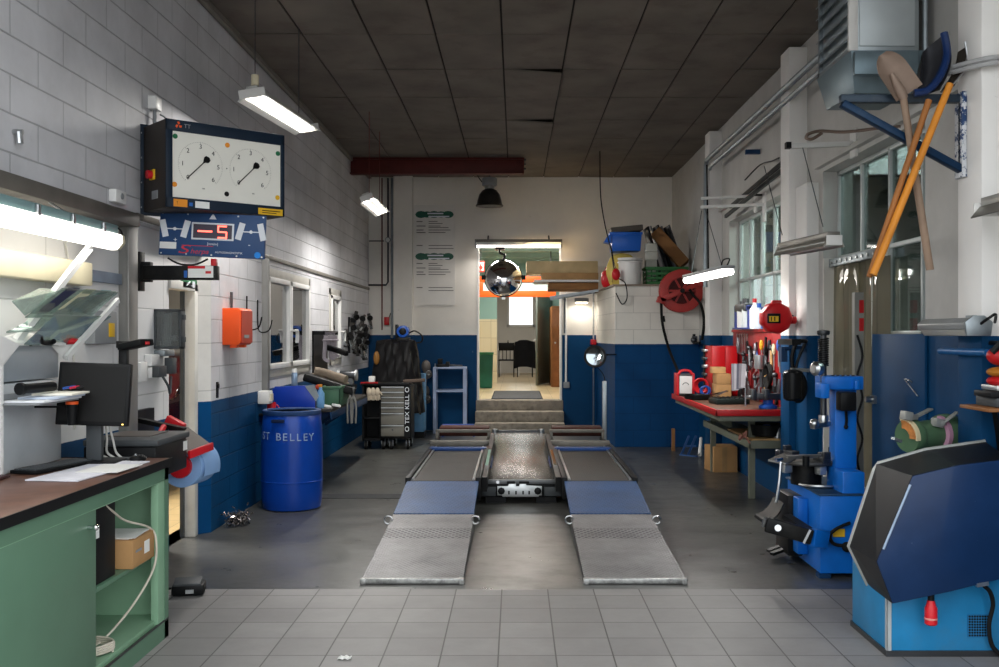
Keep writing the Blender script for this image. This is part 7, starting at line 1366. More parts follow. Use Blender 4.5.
# bead lever across the turntable
mb = MB(); mb.beam(P(822, 456, 7.2), P(786, 457, 7.1), .05, .022); mb.hexa([P(768, 459.5, 7.05), P(784, 452.5, 7.15), P(796, 458, 7.1), P(786, 463, 7.0)], [p+Vector((0,0,-.015)) for p in (P(768, 459.5, 7.05), P(784, 452.5, 7.15), P(796, 458, 7.1), P(786, 463, 7.0))]); mb.build('bead_lever', pm('lever_grey', '#7d7c7a', .35, .7), r, bevel=.002); mb = MB(); mb.cyl(P(776, 460, 7.0), P(782, 459, 7.02), .014); mb.build('lever_tip', M_chrome, r)
mb = MB(); mb.cyl(P(806, 456, 7.1), P(806, 466, 7.1), .025); mb.build('lever_pivot', M_blackm, r)
mb = MB(); mb.tube(spline([P(781, 462, 6.95), P(779, 485, 6.9), P(776, 503, 6.85)], 5), .010); mb.build('pull_rod', M_steel, r)
# bead breaker arm and shovel
mb = MB(); mb.beam(P(766, 524, 6.75), P(812, 537, 6.70), .06, .10); mb.build('breaker_arm', M_blackm, r, bevel=.008); mb = MB(); mb.beam(P(810, 537, 6.72), P(824, 539, 6.78), .10, .115); mb.build('breaker_block', M_blue, r, bevel=.006)
mb = MB(); mb.beam(P(806, 536, 6.665), P(808, 537, 6.662), .012, .1); mb.cyl(P(778, 528, 6.70), P(778, 528, 6.66), .022); mb.build('breaker_plate', M_alu, r); mb = MB(); mb.beam(P(786, 516, 6.95), P(808, 530, 6.75), .07, .03); mb.build('breaker_link', M_dsteel, r)
mb = MB(); mb.grid(lambda u, v: P(764+19*u, 524-18*u*(.4+.6*u)-4*v, 6.78)+Vector((0, .28*v-.05*math.sin(3*u), -.03*v)), 8, 6, (.004,.004,.02)); mb.build('breaker_shovel', M_blackm, r); mb = MB(); mb.cyl(P(763.5, 526, 6.76), P(765.5, 518, 6.74), .016); mb.build('shovel_edge', M_steel, r)
mb = MB(); mb.tube(spline([P(850, 523, 6.84), P(838, 528, 6.82), P(830, 535, 6.82), P(834, 544, 6.82), P(848, 546, 6.82)], 6), .012); mb.sph(P(847, 547, 6.82), .035); mb.build('air_hose', M_rubber, r); mb = MB(); mb.box(X(833, 6.86), X(845, 6.86), 6.862, 6.868, Z(537, 6.86), Z(529, 6.86)); mb.build('yellow_plate', M_yellow, r)
mb = MB(); mb.tube(arc(tc+Vector((.06,-.1,zt+.03)), .16, 200, 340, 14, 'XY'), .012); mb.build('rest_ring', M_steel, r)
for k, px in enumerate((1.97, 2.03)): MB().beam((x0-.02, 7.55-.1*k, .1), (x0-.2, 7.5-.1*k, .05), .05, .02).build('pedal', M_blackm, r)

# ================================================================== WHEEL BALANCER
r = thing('wheel_balancer', 'wheel balancer with dark blue hood and light blue base, front right', 'wheel balancer', (2.2, 5.35, 0))
M_bal = pm('balancer_light_blue', '#2380b4', .42, var=.12, dirt='#4a5a66', damt=.45, wear='#5d6f7a', wamt=.72); M_hood = pm('hood_blue', '#132c50', .33, var=.1, dirt='#233b5e', damt=.3, wear='#5f6b7c', wamt=.665, coat=.1); M_hoodb = pm('hood_black', '#0e1116', .42, var=.15, dirt='#2a2b2e', damt=.5)
bx0, bx1 = 1.93, 2.52
mb = MB(); mb.box(bx0, bx1, 5.2, 5.74, .02, .56); mb.build('base', M_bal, r, bevel=.006)
mb = MB(); mb.box(bx0-.008, bx1, 5.19, 5.75, 0, .03); mb.build('plinth', M_dsteel, r); mb = MB(); mb.box(bx0-.003, bx0+.02, 5.194, 5.2, .03, .40); mb.box(bx0-.004, bx0, 5.194, 5.22, .03, .40); mb.build('corner_strip', pm('strip_worn_white', '#a8aeb0', .5, dirt='#5c5a55'), r)
mb = MB(); mb.box(X(968, 5.19), X(990, 5.19), 5.192, 5.2, Z(637, 5.19), Z(615, 5.19)); mb.build('vent_plate', pm('vent_blue', '#1f6c9c', .5), r)
mb = MB()
for i in range(8):
    for j in range(8): mb.cyl((X(969.8+2.6*i, 5.19), 5.1905, Z(635.5-2.7*j, 5.19)), (X(969.8+2.6*i, 5.19), 5.193, Z(635.5-2.7*j, 5.19)), .006, n=6)
mb.build('vent_holes', M_black, r)
Yf, Yb = 5.05, 5.50
F = [P(877, 562, Yf), P(913, 476, Yf), P(960, 465, Yf), P(1010, 459, Yf), P(1010, 577, Yf), P(950, 592, Yf), P(893, 604, Yf)]
Bk = [P(849, 546, Yb), P(876, 464, Yb), P(925, 450, Yb), P(985, 441.5, Yb), P(985, 560, Yb), P(930, 575, Yb), P(868, 585, Yb)]
mb = MB(); mb.add([F[0], F[1], F[2], F[3], F[4], F[5], F[6]]+[p+Vector((0,.012,0)) for p in F], [tuple(range(7)), tuple(range(13,6,-1))]+[(i,(i+1)%7,7+(i+1)%7,7+i) for i in range(7)]); mb.build('hood_front', M_hood, r, bevel=.008)
def shell(idx, name, m):
    mb = MB()
    for i in idx:
        j = (i+1) % 7; a, b, c, d = F[i]+Vector((0,.012,0)), F[j]+Vector((0,.012,0)), Bk[j], Bk[i]
        n_ = (b-a).cross(d-a).normalized()*.010; mb.hexa([a, b, c, d], [p-n_ for p in (a, b, c, d)])
    return mb.build(name, m, r)
shell((0,), 'hood_side', M_hoodb); shell((1, 2), 'hood_top', M_hoodb); shell((6,), 'hood_lower', M_hoodb); shell((4, 5), 'hood_bottom', M_hoodb)
pts = [Bk[6], Bk[0], Bk[1], Bk[2], Bk[3]]
mb = MB(); pp = [pts[0], pts[1]]+[pts[1].lerp(pts[2], t) for t in (.5, .93)]+[pts[2].lerp(pts[3], t) for t in (.05, .5, 1)]+[pts[4]]; mb.tube(pp, .012); mb.build('rim', pm('rim_pale', '#a3a5a2', .45, .2, var=.06), r)
mb = MB(); q = [p.copy() for p in F]; e0 = F[0].lerp(F[1], .02); mb.tube([F[0].lerp(F[1], .15)+Vector((.004,-.002,0)), F[0].lerp(F[1], .9)+Vector((.004,-.002,0))], .007); mb.build('worn_edge_highlight', pm('edge_bright', '#8fa0b6', .3, .4), r)  # pale tube paints the highlight along the worn hood edge
mb = MB(); mb.box(F[1].x-.03, F[1].x+.05, Yf-.004, Yf+.012, F[1].z-.015, F[1].z+.004); mb.build('corner_crack', pm('crack_dark_red', '#3a1412', .6), r) if 0 else mb.bm.free()
mb = MB(); mb.box(bx0+.08, bx1, 5.45, 5.55, .4, .9); mb.build('upright', M_bal, r); mb = MB(); mb.cyl((2.3, 5.2, .75), (2.3, 5.5, .75), .03); mb.build('axle', M_steel, r)
mb = MB(); c = P(931, 612, 5.1); mb.lathe([(.024, 0), (.031, .006), (.031, .085), (.024, .10), (.018, .125)], c-Vector((0,0,.065)), n=20); mb.build('red_grip', M_redp, r); MB().cyl(c+Vector((0,0,.04)), c+Vector((0,0,.11)), .016).build('grip_collar', M_black, r); MB().lathe([(.0315,.028),(.0325,.03),(.0325,.036),(.0315,.038)], c-Vector((0,0,.065)), n=20).build('grip_band', pm('band_pink', '#d98a80', .5), r)
mb = MB(); mb.tube(spline([P(984, 586, 5.1), P(990, 592, 5.12), P(993, 605, 5.14), P(989, 625, 5.15), P(992, 645, 5.16), P(1003, 656, 5.16), P(1015, 658, 5.18)], 8), .011); mb.build('power_cable', M_rubber, r); mb = MB(); mb.beam(P(976, 585, 5.06), P(988, 583, 5.06), .02, .02); mb.build('cable_clip', M_steel, r)
# bench grinder on its pedestal
r = thing('pedestal_grinder', 'green double-wheel grinder with grey spark shields behind the balancer hood', 'grinder', (2.35, 5.95, 0)); Y = 5.92
c1, c2 = P(909, 437, 5.86), P(945, 433, 5.98); ax = (c2-c1).normalized()
M_gg = M_greend; lw = Vector((.92, .38, 0)).normalized()
mb = MB(); mb.lathe([(.05, -.13), (.082, -.11), (.088, 0), (.082, .10), (.05, .12)], (c1+c2)/2, ax, n=28); mb.build('motor', M_gg, r)
mb = MB(); mb.lathe([(.05, -.02), (.092, -.018), (.098, -.005), (.098, .04), (.09, .055), (.04, .06)], c1+Vector((0,0,.005)), ax, n=32); mb.build('wheel_guard', M_gg, r)
mb = MB(); mb.lathe([(.05, -.055), (.10, -.05), (.112, -.03), (.115, .02), (.105, .06), (.06, .085), (0, .09)], c2+Vector((.0,0,.0)), ax, n=32); mb.build('wheel_guard', M_gg, r)
mb = MB()
def wseg(c, r0, r1, a0, a1, off, name, m):
    q = ax.to_track_quat('Z','Y').to_matrix(); e1 = q@Vector((1,0,0)); e2 = q@Vector((0,1,0)); up = Vector((0,0,1)); left = Vector((-ax.y, ax.x, 0)).normalized(); left = -left if left.y > 0 else left
    mb = MB(); n = 14; vs = []; fs = []
    for i in range(n+1):
        a = R(a0+(a1-a0)*i/n); u = left*math.cos(a)+up*math.sin(a)
        for rr_, o in ((r0, off), (r1, off), (r1, off+.03), (r0, off+.03)): vs.append(c+u*rr_+ax*o)
    for i in range(n): 
        for k in range(4): fs.append((4*i+k, 4*i+(k+1)%4, 4*i+4+(k+1)%4, 4*i+4+k))
    fs += [(0,1,2,3), (4*n+3,4*n+2,4*n+1,4*n)]; mb.add(vs, fs); return mb.build(name, m, r)
wseg(c1, .055, .104, 0, 95, -.052, 'orange_wheel', pm('wheel_orange', '#b5743c', .8, var=.3, scale=30)); wseg(c1, .100, .110, -5, 100, -.052, 'guard_lip', pm('lip_cream', '#cfc09a', .5))
wseg(c2, .03, .112, -40, 80, -.085, 'pink_wheel', pm('wheel_pink', '#b98aa0', .85, var=.1))
for a, b, lb in ((P(903, 414, 5.80), P(931, 409, 5.95), 0), (P(934, 421, 5.86), P(957, 412, 5.86), 0)):
    mb = MB(); m_ = a.lerp(b, .42)+Vector((0,0,-.03)); mb.beam(m_, b, .035, .012); mb.ob(a+Vector((.02,0,-.01)), (.055,.05,.05), (0,.2,.3)); mb.beam(a+Vector((.02,0,-.02)), m_, .045, .03); mb.build('spark_shield', pm('shield_grey', '#9b9c97', .45, .4), r, bevel=.003)
mb = MB(); p_ = (c1+c2)/2; mb.cyl((p_.x, p_.y, 0.02), (p_.x, p_.y, p_.z-.07), .05); mb.box(p_.x-.13, p_.x+.10, p_.y-.12, p_.y+.1, 0, .025); mb.box(p_.x-.1, p_.x+.1, p_.y-.07, p_.y+.07, p_.z-.11, p_.z-.07); mb.build('pedestal', M_gg, r); mb = MB(); mb.beam(c1+Vector((-.07,-.05,-.02)), c1+Vector((-.12,-.07,.0)), .03, .015); mb.build('tool_rest', M_zinc, r)
# blue half door with latch and blue hand rail
r = thing('half_door', 'tall blue steel leaf with a latch below the near right window', 'door leaf', (2.78, 7.2, 0))
mb = MB(); mb.box(2.705, 2.727, 6.62, 7.60, .0, BLUE_R+.012); mb.build('leaf', wallmat('leaf_blue', 'Y', 3., brick=False, blue='#003c66'), r, bevel=.004); mb = MB(); mb.cyl((2.70, 7.55, Z(399, 7.6)), (2.64, 7.55, Z(399, 7.6)), .022); mb.box(2.685, 2.705, 7.5, 7.59, Z(403, 7.6), Z(395, 7.6)); mb.build('latch', M_steel, r); 
mb = MB(); mb.tube([(2.70, 6.82, Z(382,6.8)), (2.68, 6.82, Z(380,6.8)), (2.68, 6.9, Z(379,6.9)), (2.70, 6.72, Z(396,6.75))], .004); mb.build('wire_hook', M_steel, r)
r = thing('hand_rail', 'short blue pipe rail on the side of the nearest pillar', 'rail', (2.5, 5.6, 1.56)); mb = MB(); mb.cyl((2.53, 5.36, 1.575), (2.53, 5.96, 1.575), .02); mb.build('pipe', pm('rail_blue', '#14558c', .4), r); mb = MB(); mb.cyl((2.53, 5.6, 1.575), (2.565, 5.6, 1.575), .014); mb.build('bracket', M_dblue, r)
# clear strip curtain
r = thing('strip_curtain', 'dull clear plastic strip curtain in the right-hand doorway', 'curtain', (2.84, 8.3, 0))
M_strip = glass('strip_pvc', '#9a947e', .05, .5, (.30,.28,.21), .25)
M_strip2 = glass('strip_pvc_clearer', '#8f8a76', .10, .28, (.36,.34,.27), .3)
rg = random.Random(6)
for k in range(8):
    y0 = 7.51+.172*k; mb = MB(); mb.grid(lambda u, v: (2.80+.012*(k%2)+.012*math.sin(3*u+1.3*k+2*v), y0+.20*u, .03+2.24*v), 5, 10, (.003, 0, 0)); mb.build('strip', (M_strip, M_strip2)[k % 2], r)
mb = MB(); mb.box(2.775, 2.83, 7.67, 8.88, 2.27, 2.34); mb.build('hanging_rail', M_zinc, r, bevel=.003)
for k in range(9): MB().cyl((2.775, 7.75+.13*k, 2.305), (2.765, 7.75+.13*k, 2.305), .014, n=8).build('rail_bolt', M_steel, r)
r = thing('barrier_post', 'grey post with red bands and a black wavy cable behind the blue column', 'post', (2.7, 8.0, 0)); xx = 2.62; yy = 7.72
yy = 7.76; xx = X(863, yy)-.04
mb = MB(); mb.box(xx-.035, xx+.035, yy-.03, yy+.03, 0.02, 2.0); mb.build('post', pm('post_greyer', '#7f7e78', .5, var=.1), r); mb = MB(); mb.box(xx-.0, xx+.036, yy-.031, yy+.031, 1.70, 1.80); mb.box(xx-.0, xx+.036, yy-.031, yy+.031, 1.84, 1.94); mb.build('red_band', M_red, r); mb = MB(); mb.tube(spline([(xx+.02*(-1)**k, yy-.045, .55+.16*k) for k in range(8)], 6), .009); mb.build('wavy_cable', M_black, r); mb = MB(); mb.box(xx-.06, xx+.05, yy-.06, yy+.06, 0, .02); mb.build('foot_plate', M_dsteel, r)
# shelf at the right edge of the frame
r = thing('wall_shelf', 'small brown shelf on the nearest pillar at the right edge', 'shelf', (2.6, 5.36, 1.25)); zs = Z(408, 5.2); mb = MB(); mb.box(X(985, 5.2), 2.72, 5.16, 5.5, zs-.02, zs); mb.build('board', M_woodb, r, bevel=.004); mb = MB(); mb.beam((2.66, 5.49, zs-.26), (2.50, 5.22, zs-.02), .025, .02); mb.build('strut', M_blackm, r)
mb = MB(); mb.box(2.50, 2.71, 5.2, 5.44, zs+.002, zs+.05); tag(mb.build('box', M_greyd, bevel=.006), 'dark flat case at the bottom of the pile on the brown shelf', 'case'); mb = MB(); mb.box(2.47, 2.70, 5.2, 5.4, zs+.052, zs+.085); tag(mb.build('box', M_blackm, bevel=.006), 'black flat box in the middle of the pile on the brown shelf', 'box'); mb = MB(); mb.box(2.51, 2.69, 5.22, 5.4, zs+.087, zs+.115); tag(mb.build('box', M_alu, bevel=.006), 'silver flat box topmost of the pile on the brown shelf', 'box')
for k, (py, m, lb, w_) in enumerate(((381, M_red, 'red strap coil hanging on the nearest pillar above the brown shelf', .05), (372, pm('amber_pad2', '#a5691f', .5), 'amber pad hanging on the nearest pillar between two red coils', .06), (356, M_red, 'red rounded cushion hanging high on the nearest pillar', .08))):
    c = P(996, py, 5.3); mb = MB(); mb.sph(c+Vector((.03,0,0)), .07, (1.1, 1, .42 if k < 2 else .75)); mb.cyl(c+Vector((.04,.05,0)), (c.x+.06, 5.5, c.z), .012); tag(mb.build('hanging_pad', m), lb, 'pad')
c = P(999, 347, 5.3); mb = MB(); mb.tube(spline([c+Vector((-.05,-.03,-.03)), c+Vector((0,-.05,.03)), c+Vector((.05,-.04,.04)), c+Vector((.12,0,.02))], 5), .018); mb.cyl(c+Vector((.04,0,.02)), (c.x+.05, 5.5, c.z+.02), .012); tag(mb.build('strap', M_blackm), 'black and grey strap bundle above the red rounded cushion', 'strap')

# ================================================================== RIGHT WALL HIGH UP
def side_lamp(name, lb, a, b, w, h, lit, pw, tubes_in=(-.045, .045)):
    r = thing('hanging_lamp', lb, 'lamp', (Vector(a)+Vector(b))/2); twin_lamp(r, a, b, w, h, lit, pw, tubes_in=tubes_in, mr=pm('reflector_dull', '#8f8c84', .35, .6, var=.15), mh=pm('fixture_dull', '#6f6c66', .4, .5, var=.15)); return r
a, b = (2.21, 6.95, 2.285), (2.25, 8.45, 2.34)
r = side_lamp('l', 'unlit grey twin-tube lamp hanging before the second pillar', a, b, .15, .06, False, 0)
chains(r, [((2.21, 7.2, 2.45), (2.3, 8.02, 3.17)), ((2.21, 8.3, 2.5), (2.21, 8.9, 3.17))])
r = thing('lamp_arm', 'white horizontal steel arm holding the unlit grey lamp', 'arm', (2.45, 8.05, 3.17)); mb = MB(); mb.beam((2.19, 8.05, 3.19), (XR, 8.05, 3.21), .04, .04); mb.build('bar', M_whitep, r); mb = MB(); mb.box(2.17, 2.21, 8.02, 8.08, 3.17, 3.22); mb.build('end_cap', M_blackm, r); mb = MB(); mb.box(XR-.02, XR, 7.98, 8.12, 3.1, 3.32); mb.build('wall_plate', M_whitep, r)
mb = MB(); mb.tube(spline([P(808, 134, 7.6), P(820, 131, 7.6), P(845, 132, 7.5), P(880, 128, 7.2)], 6), .012); mb.tube(spline([P(808, 134, 7.6), P(806, 138, 7.6), P(812, 139, 7.6), P(822, 133, 7.6)], 5), .012); mb.tube([P(880, 128, 7.2), (XR, 7.1, Z(126, 7.1))], .012); tag(mb.build('chain', pm('chain_rusty', '#7b6a60', .5, .4)), 'rusty chain stretched along the wall above the near right window', 'chain')
a, b = (2.03, 9.55, 2.275), (1.90, 11.05, 2.27)
r = thing('hanging_lamp', 'lit rounded lamp hanging beside the red hose reel', 'lamp', a); M_hl = em('diffuser_hang', '#fffaf2', 7.)
mb = MB(); d = (Vector(b)-Vector(a)).normalized(); mb.beam(a, b, .12, .06); mb.build('diffuser', M_hl, r, bevel=.025); mb = MB(); mb.beam(Vector(a)+Vector((0,0,.045)), Vector(b)+Vector((0,0,.045)), .13, .035); mb.build('housing', M_grey, r, bevel=.006); area('hang_light', (Vector(a)+Vector(b))/2-Vector((0,0,.05)), (0,0,R(5)), .1, 1.4, 18, (1,.98,.94), r)
chains(r, [((2.02, 9.8, 2.34), (2.06, 10.9, 3.05)), ((1.91, 10.9, 2.34), (2.06, 11.1, 3.05))]); mb = MB(); mb.tube(spline([(2.03, 9.65, 2.33), (2.05, 9.6, 2.40), (2.02, 9.75, 2.40), (2.02, 9.85, 2.34)], 5), .007); mb.build('loop_cable', M_black, r)
for k, (yy, zz, x0) in enumerate(((10.95, 3.07, 2.02), (11.35, 3.22, 2.10))):
    r = thing('lamp_arm', ('white steel arm carrying the lit rounded lamp, lower of two', 'white steel arm carrying the lit rounded lamp, upper of two')[k], 'arm', (2.4, yy, zz)); MB().beam((x0, yy, zz), (XR, yy, zz+.03), .03, .03).build('bar', M_whitep, r); MB().box(XR-.02, XR, yy-.05, yy+.05, zz-.16, zz+.16).build('wall_plate', M_whitep, r)
r = thing('wall_lamp', 'unlit lamp fixed low on the nearest pillar above the blue paint', 'lamp', (2.5, 5.7, 1.70)); a, b = (2.49, 5.40, 1.69), (2.49, 6.05, 1.69)
mb = MB(); mb.prism([(2.43, 1.70), (2.55, 1.70), (2.555, 1.735), (2.52, 1.765), (2.46, 1.765), (2.425, 1.735)], 'Y', 5.40, 6.05); mb.build('housing', pm('lamp_grey_box', '#8e9090', .4, .2, var=.1), r, bevel=.006); mb = MB(); mb.prism([(2.435, 1.70), (2.545, 1.70), (2.52, 1.665), (2.46, 1.665)], 'Y', 5.42, 6.03); mb.build('diffuser', pm('diffuser_off', '#a9a7a0', .3, var=.05), r, bevel=.006); mb = MB(); mb.prism([(2.425, 1.665), (2.555, 1.665), (2.565, 1.74), (2.52, 1.775), (2.46, 1.775), (2.415, 1.74)], 'Y', 5.375, 5.40); mb.build('end_cap', M_zinc, r, bevel=.004); mb = MB(); mb.tube(spline([(2.50, 5.38, 1.73), (2.52, 5.33, 1.76), (2.56, 5.34, 1.78), (2.62, 5.47, 1.74)], 5), .008); mb.build('cable', M_blackm, r); mb = MB(); mb.box(2.54, 2.562, 5.55, 5.65, 1.7, 1.78); mb.build('bracket', M_zinc, r)
r = thing('wall_lamp', 'grey reflector lamp reaching out of the picture at the right edge', 'lamp', (2.5, 4.8, 2.33)); twin_lamp(r, (2.54, 4.0, 2.30), (2.54, 5.38, 2.30), .19, .06, False, 0, mr=pm('reflector_dull', ''), mh=pm('fixture_mid', '#a3a39f', .4, .3, var=.1)); MB().beam((2.54, 5.35, 2.38), (2.60, 5.5, 2.40), .03, .03).build('arm', M_zinc, r)
# conduits
for k, (dz, dx, lb) in enumerate(((0, 0, 'upper long conduit running under the ceiling across the right pillars'), (-.10, .03, 'lower long conduit running under the ceiling across the right pillars'))):
    mb = MB(); x_ = 2.52+dx; z_ = 3.98+dz; mb.tube([(x_, 7.26, z_), (x_, 13.2-.12*k, z_)]+([(x_, 13.28, z_-.06), (x_-.02, 13.2, 2.3)] if k == 0 else [(x_, 13.15, z_-.03)]), .03 if k == 0 else .025); tag(mb.build('electric_conduit', M_zinc), lb, 'conduit')
mb = MB(); mb.tube([(2.50, 13.1, 3.9), (2.52, 13.1, 2.5)], .012); tag(mb.build('electric_conduit', M_blackm), 'thin dark pipe beside the far right conduit drop', 'conduit')
r = thing('duct_arm', 'short dark steel bar sticking out of the far right wall', 'bracket', (2.6, 11.2, 3.8)); mb = MB(); mb.beam((2.57, 11.2, Z(152,11.2)), (XR, 11.2, Z(152,11.2)), .05, .05); mb.build('bar', M_dblue, r)
for k, (o, lb) in enumerate(((0, 'upper curtain rail above the far right window'), (-.12, 'lower curtain rail above the far right window'))):
    mb = MB(); a = P(719+3*k, 213-3*k+4*k, 12.3); mb.beam((2.66-.06*k, 12.4, 3.20+.06+o), (2.66-.06*k, 9.75, 3.34+o+.06), .03, .04); mb.beam((2.66-.06*k, 11, 3.27+o+.06), (XR, 11, 3.27+o+.06), .02, .02); tag(mb.build('curtain_rail', M_blackm), lb, 'rail')
# heater unit
r = thing('unit_heater', 'galvanised unit heater with louvred side hanging under the ceiling at right', 'heater', (2.35, 6.8, 3.4)); hx0, hx1, hy0, hy1, hz0, hz1 = 2.17, 2.62, 6.5, 7.2, Z(51, 6.5), 4.38
mb = MB(); mb.box(hx0+.03, hx1, hy0, hy1, hz0, hz1); mb.build('casing', pm('heater_zinc', '#a9b2b6', .38, .6, var=.08), r, bevel=.006)
mb = MB(); mb.box(hx0+.06, hx1-.03, hy0-.012, hy0, hz0+.03, hz1-.02); mb.build('front_panel', pm('heater_pale', '#b9c1c4', .4, .3, var=.05), r, bevel=.004)
mb = MB(); mb.box(hx0-.01, hx0+.05, hy0-.015, hy0+.02, hz0, hz1); mb.build('corner_post', M_whitep, r, bevel=.006)
mb = MB(); mb.box(hx0+.005, hx0+.03, hy0, hy1, hz0, hz0+.03); mb.box(hx0+.005, hx0+.03, hy1-.03, hy1, hz0, hz1); mb.build('louvre_frame', M_zinc, r)
for k in range(10):
    zz = hz0+.06+.085*k; mb = MB(); mb.hexa([(hx0+.03, hy0+.03, zz+.05), (hx0-.02, hy0+.03, zz), (hx0-.02, hy1-.03, zz), (hx0+.03, hy1-.03, zz+.05)], [(hx0+.03, hy0+.03, zz+.058), (hx0-.02, hy0+.03, zz+.008), (hx0-.02, hy1-.03, zz+.008), (hx0+.03, hy1-.03, zz+.058)]); mb.build('louvre', M_zinc, r)
mb = MB(); mb.hexa([(hx0+.05, hy0+.06, hz0-.26), (hx1-.02, hy0+.06, hz0-.26), (hx1-.02, hy1-.05, hz0-.24), (hx0+.05, hy1-.05, hz0-.24)], [(hx0+.0, hy0-.02, hz0), (hx1+.02, hy0-.02, hz0), (hx1+.02, hy1+.02, hz0), (hx0+.0, hy1+.02, hz0)]); mb.build('hopper', pm('hopper_grey', '#6f8088', .4, .5, var=.12), r, bevel=.004)
for xx in (hx0+.1, hx1-.08): MB().cyl((xx, 6.85, hz1), (xx, 6.85, H), .012).build('hanger', M_dsteel, r)
mb = MB(); mb.box(X(855, 6.4), X(918, 6.4), 6.40, 6.44, Z(74, 6.4), Z(51, 6.4)); mb.build('flange_plate', pm('hopper_grey', ''), r, bevel=.003)
mb = MB(); mb.tube([(2.66, 6.5, Z(52, 6.5)), (2.66, 6.5, H)], .018); tag(mb.build('gas_pipe', M_zinc), 'vertical grey pipe beside the unit heater', 'pipe')
# triangular bracket with brooms and shovels
r = thing('wall_bracket', 'dark blue triangular steel bracket on the nearest pillar', 'bracket', (2.55, 5.72, 2.55)); y = 5.72; xw = 2.56
mb = MB(); mb.box(xw-.03, xw-.002, y-.05, y+.05, Z(178, y), Z(93, y)); mb.build('wall_plate', pm('plate_white_blue', '#c9ccd0', .5, wear='#1b3a66', wamt=.5), r, bevel=.003)
zt = Z(99, y); mb = MB(); mb.beam((X(840, y), y, zt), (xw-.02, y, zt), .05, .045); mb.build('top_arm', pm('arm_steel_blue', '#2c3946', .45, .3, dirt='#5f5c57'), r, bevel=.003); mb = MB(); mb.beam((X(841, y), y-.015, zt-.03), (xw-.01, y-.015, Z(171, y)), .04, .06, up=(0,1,0)); mb.build('diagonal_brace', pm('brace_blue', '#0e2c48', .4, .2, dirt='#4c5860'), r, bevel=.004); mb = MB(); mb.beam((xw-.015, y-.01, zt), (xw-.015, y-.01, Z(172, y)), .03, .02, up=(0,1,0)); mb.build('back_bar', pm('brace_blue', ''), r)
M_h1, M_h2, M_h3 = pm('handle_grey_wood', '#8a7462', .6, var=.15), pm('handle_orange_wood', '#d2862c', .5, var=.12), pm('handle_brown_wood', '#9a6230', .55, var=.12)
yh = y-.065
def blade(r, c, u, w, L, d, m, name):
    u = Vector(u).normalized(); s = u.cross(Vector((0,1,0))).normalized(); n_ = s.cross(u)
    def f(a, b):
        k = (2*a-1); wd = w*(1-.10*b**3)*(1 if b < .6 else math.sqrt(max(0.02, 1-((b-.6)/.42)**2)))
        return c+u*(L*b)+s*(wd*k/2)+Vector((0,-1,0))*(d*(k*k-.5)*(1-.3*b))
    mb = MB(); mb.grid(f, 12, 14, (0, .006, 0)); mb.build(name, m, r)
r = thing('shovel', 'worn grey-brown shovel hanging blade up on the blue bracket', 'shovel', P(905, 100, yh)); t, e = P(903, 96, yh), P(930, 270, yh-.02)
mb = MB(); mb.cyl(e, t, .022, .02); mb.build('handle', M_h1, r); blade(r, P(908, 94, yh), P(884, 58, yh)-P(908, 94, yh), .175, .27, .05, pm('blade_taupe', '#8a776a', .6, .2, var=.15), 'blade'); mb = MB(); mb.lathe([(.024, 0), (.03, .05), (.012, .16)], P(904, 99, yh), P(893, 76, yh)-P(904, 99, yh), n=12); mb.build('socket', pm('blade_taupe', ''), r)
r = thing('shovel', 'dark blue snow shovel hanging blade up on the blue bracket', 'shovel', P(935, 100, yh)); t, e = P(929, 100, yh-.06), P(869, 277, yh-.06)
mb = MB(); mb.cyl(e, t, .016, .018); mb.build('handle', M_h3, r)
def sn(u, v):
    p = P(921-2*v, 90, yh-.02).lerp(P(946, 32, yh+.02), v); q = P(928+10*math.sin(PI*v*.6)+12*v*0, 92, yh-.06)
    k = u; base = P(917+22*k+(18 if 0 else 0)*v, 92-2*k, yh); top = P(924+23*k, 52-20*k, yh+.05)
    return base.lerp(top, v)+Vector((.05*math.sin(PI*v)*(k), .10*math.sin(PI*k)+.02*v, -.03*math.sin(PI*v)*(1-k)))
mb = MB(); mb.grid(sn, 10, 10, (.006, .008, 0)); mb.build('blade', pm('blade_black', '#3a3b40', .4, .3, var=.3), r)
mb = MB(); mb.tube(spline([P(914, 93, yh-.01), P(928, 90, yh-.02), P(940, 76, yh-.01), P(947, 55, yh+.03), P(944, 33, yh+.05)], 6), .022); mb.build('edge_strip', pm('edge_navy_blue', '#0f2a58', .4, var=.1), r)
r = thing('shovel', 'dark curved shovel with orange handle, rightmost on the blue bracket', 'shovel', P(950, 100, yh)); t, e = P(950, 84, yh-.03), P(873, 275, yh-.115)
mb = MB(); mb.cyl(e, t, .021, .02); mb.build('handle', M_h2, r)
def b3(u, v):
    a = P(940+14*u, 92-6*u, yh); b = P(958+9*u, 52-6*u, yh+.03); return a.lerp(b, v)+Vector((.02*math.sin(PI*v), .05*math.sin(PI*u), 0))
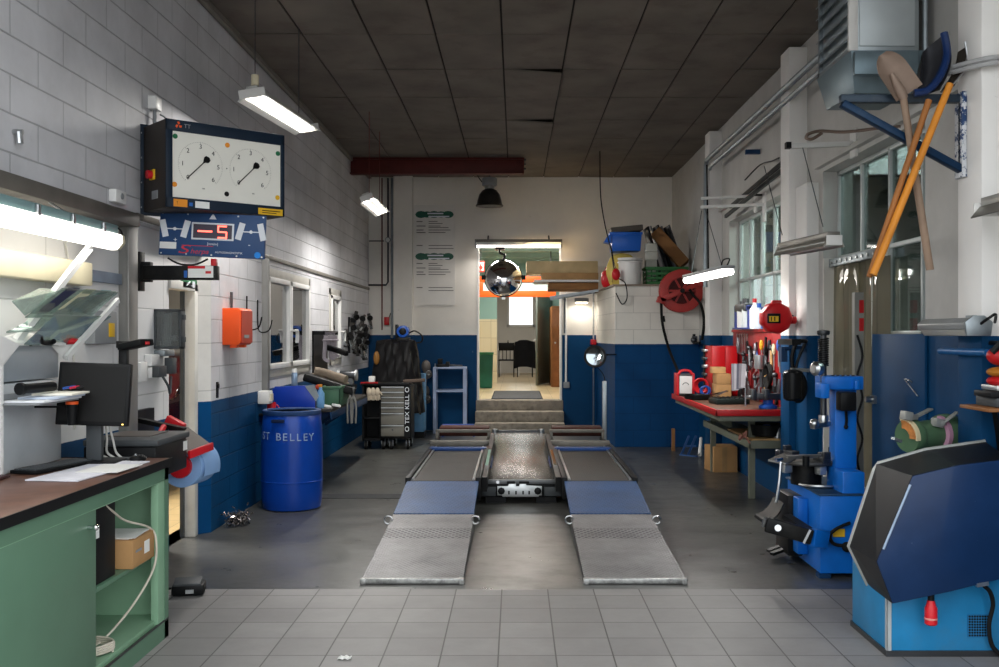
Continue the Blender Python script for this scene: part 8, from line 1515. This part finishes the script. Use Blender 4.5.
mb = MB(); mb.grid(b3, 8, 8, (.004, .008, 0)); mb.build('blade', pm('blade_steel_dark', '#4c4640', .45, .5, var=.25), r); mb = MB(); mb.tube(spline([P(942, 92, yh), P(957, 80, yh), P(967, 62, yh+.02), P(965, 42, yh+.03)], 6), .006); mb.build('rim', M_steel, r)
mb = MB()
for dz in (0, .03): mb.tube(spline([(2.47, 5.8, Z(66, 5.6)+dz), (2.54, 5.46, Z(62, 5.4)+dz), (2.66, 5.46, Z(59, 5.4)+dz), (2.72, 5.46, Z(58, 5.4)+dz)], 6), .014)
tag(mb.build('cable', pm('cable_pale_grey', '#b0b1b2', .5)), 'bundle of pale cables wrapped round the nearest pillar', 'cable')
mb = MB(); mb.tube(spline([P(745, 180, 11.4), P(760, 165, 11.0), P(772, 161, 10.4), P(779, 158, 9.95)], 6), .008); tag(mb.build('cable', M_blackm), 'thin cable sagging along the right wall between pillars', 'cable')
# ================================================================== LIGHT, CAMERA
w = bpy.data.worlds.new('World'); bpy.context.scene.world = w; w.use_nodes = True; nt = w.node_tree
bg = nt.nodes['Background']; tc = nt.nodes.new('ShaderNodeTexCoord'); sp = nt.nodes.new('ShaderNodeSeparateXYZ'); nt.links.new(tc.outputs['Generated'], sp.inputs[0])
cr = nt.nodes.new('ShaderNodeValToRGB'); e = cr.color_ramp.elements; e[0].position = .0; e[0].color = (.55, .56, .58, 1); e[1].position = .5; e[1].color = (.95, .98, 1., 1); el = e.new(.15); el.color = (.92, .97, 1., 1)
nt.links.new(sp.outputs['Z'], cr.inputs[0]); nt.links.new(cr.outputs[0], bg.inputs[0]); bg.inputs[1].default_value = WORLD
cam = bpy.data.cameras.new('camera'); co = bpy.data.objects.new('camera', cam); C.objects.link(co); co.location = (0, 0, EYE); co.rotation_euler = (R(90), 0, 0)
cam.sensor_width = 36; cam.lens = 36*FPX/999; cam.shift_x = (499.5-CX)/999; cam.shift_y = (CY-333.5)/999; cam.clip_start = .05
bpy.context.scene.camera = co
vs = bpy.context.scene.view_settings; vs.view_transform = 'Standard'; vs.look = 'None'; vs.gamma = 1; vs.use_curve_mapping = False; vs.exposure = EXPO
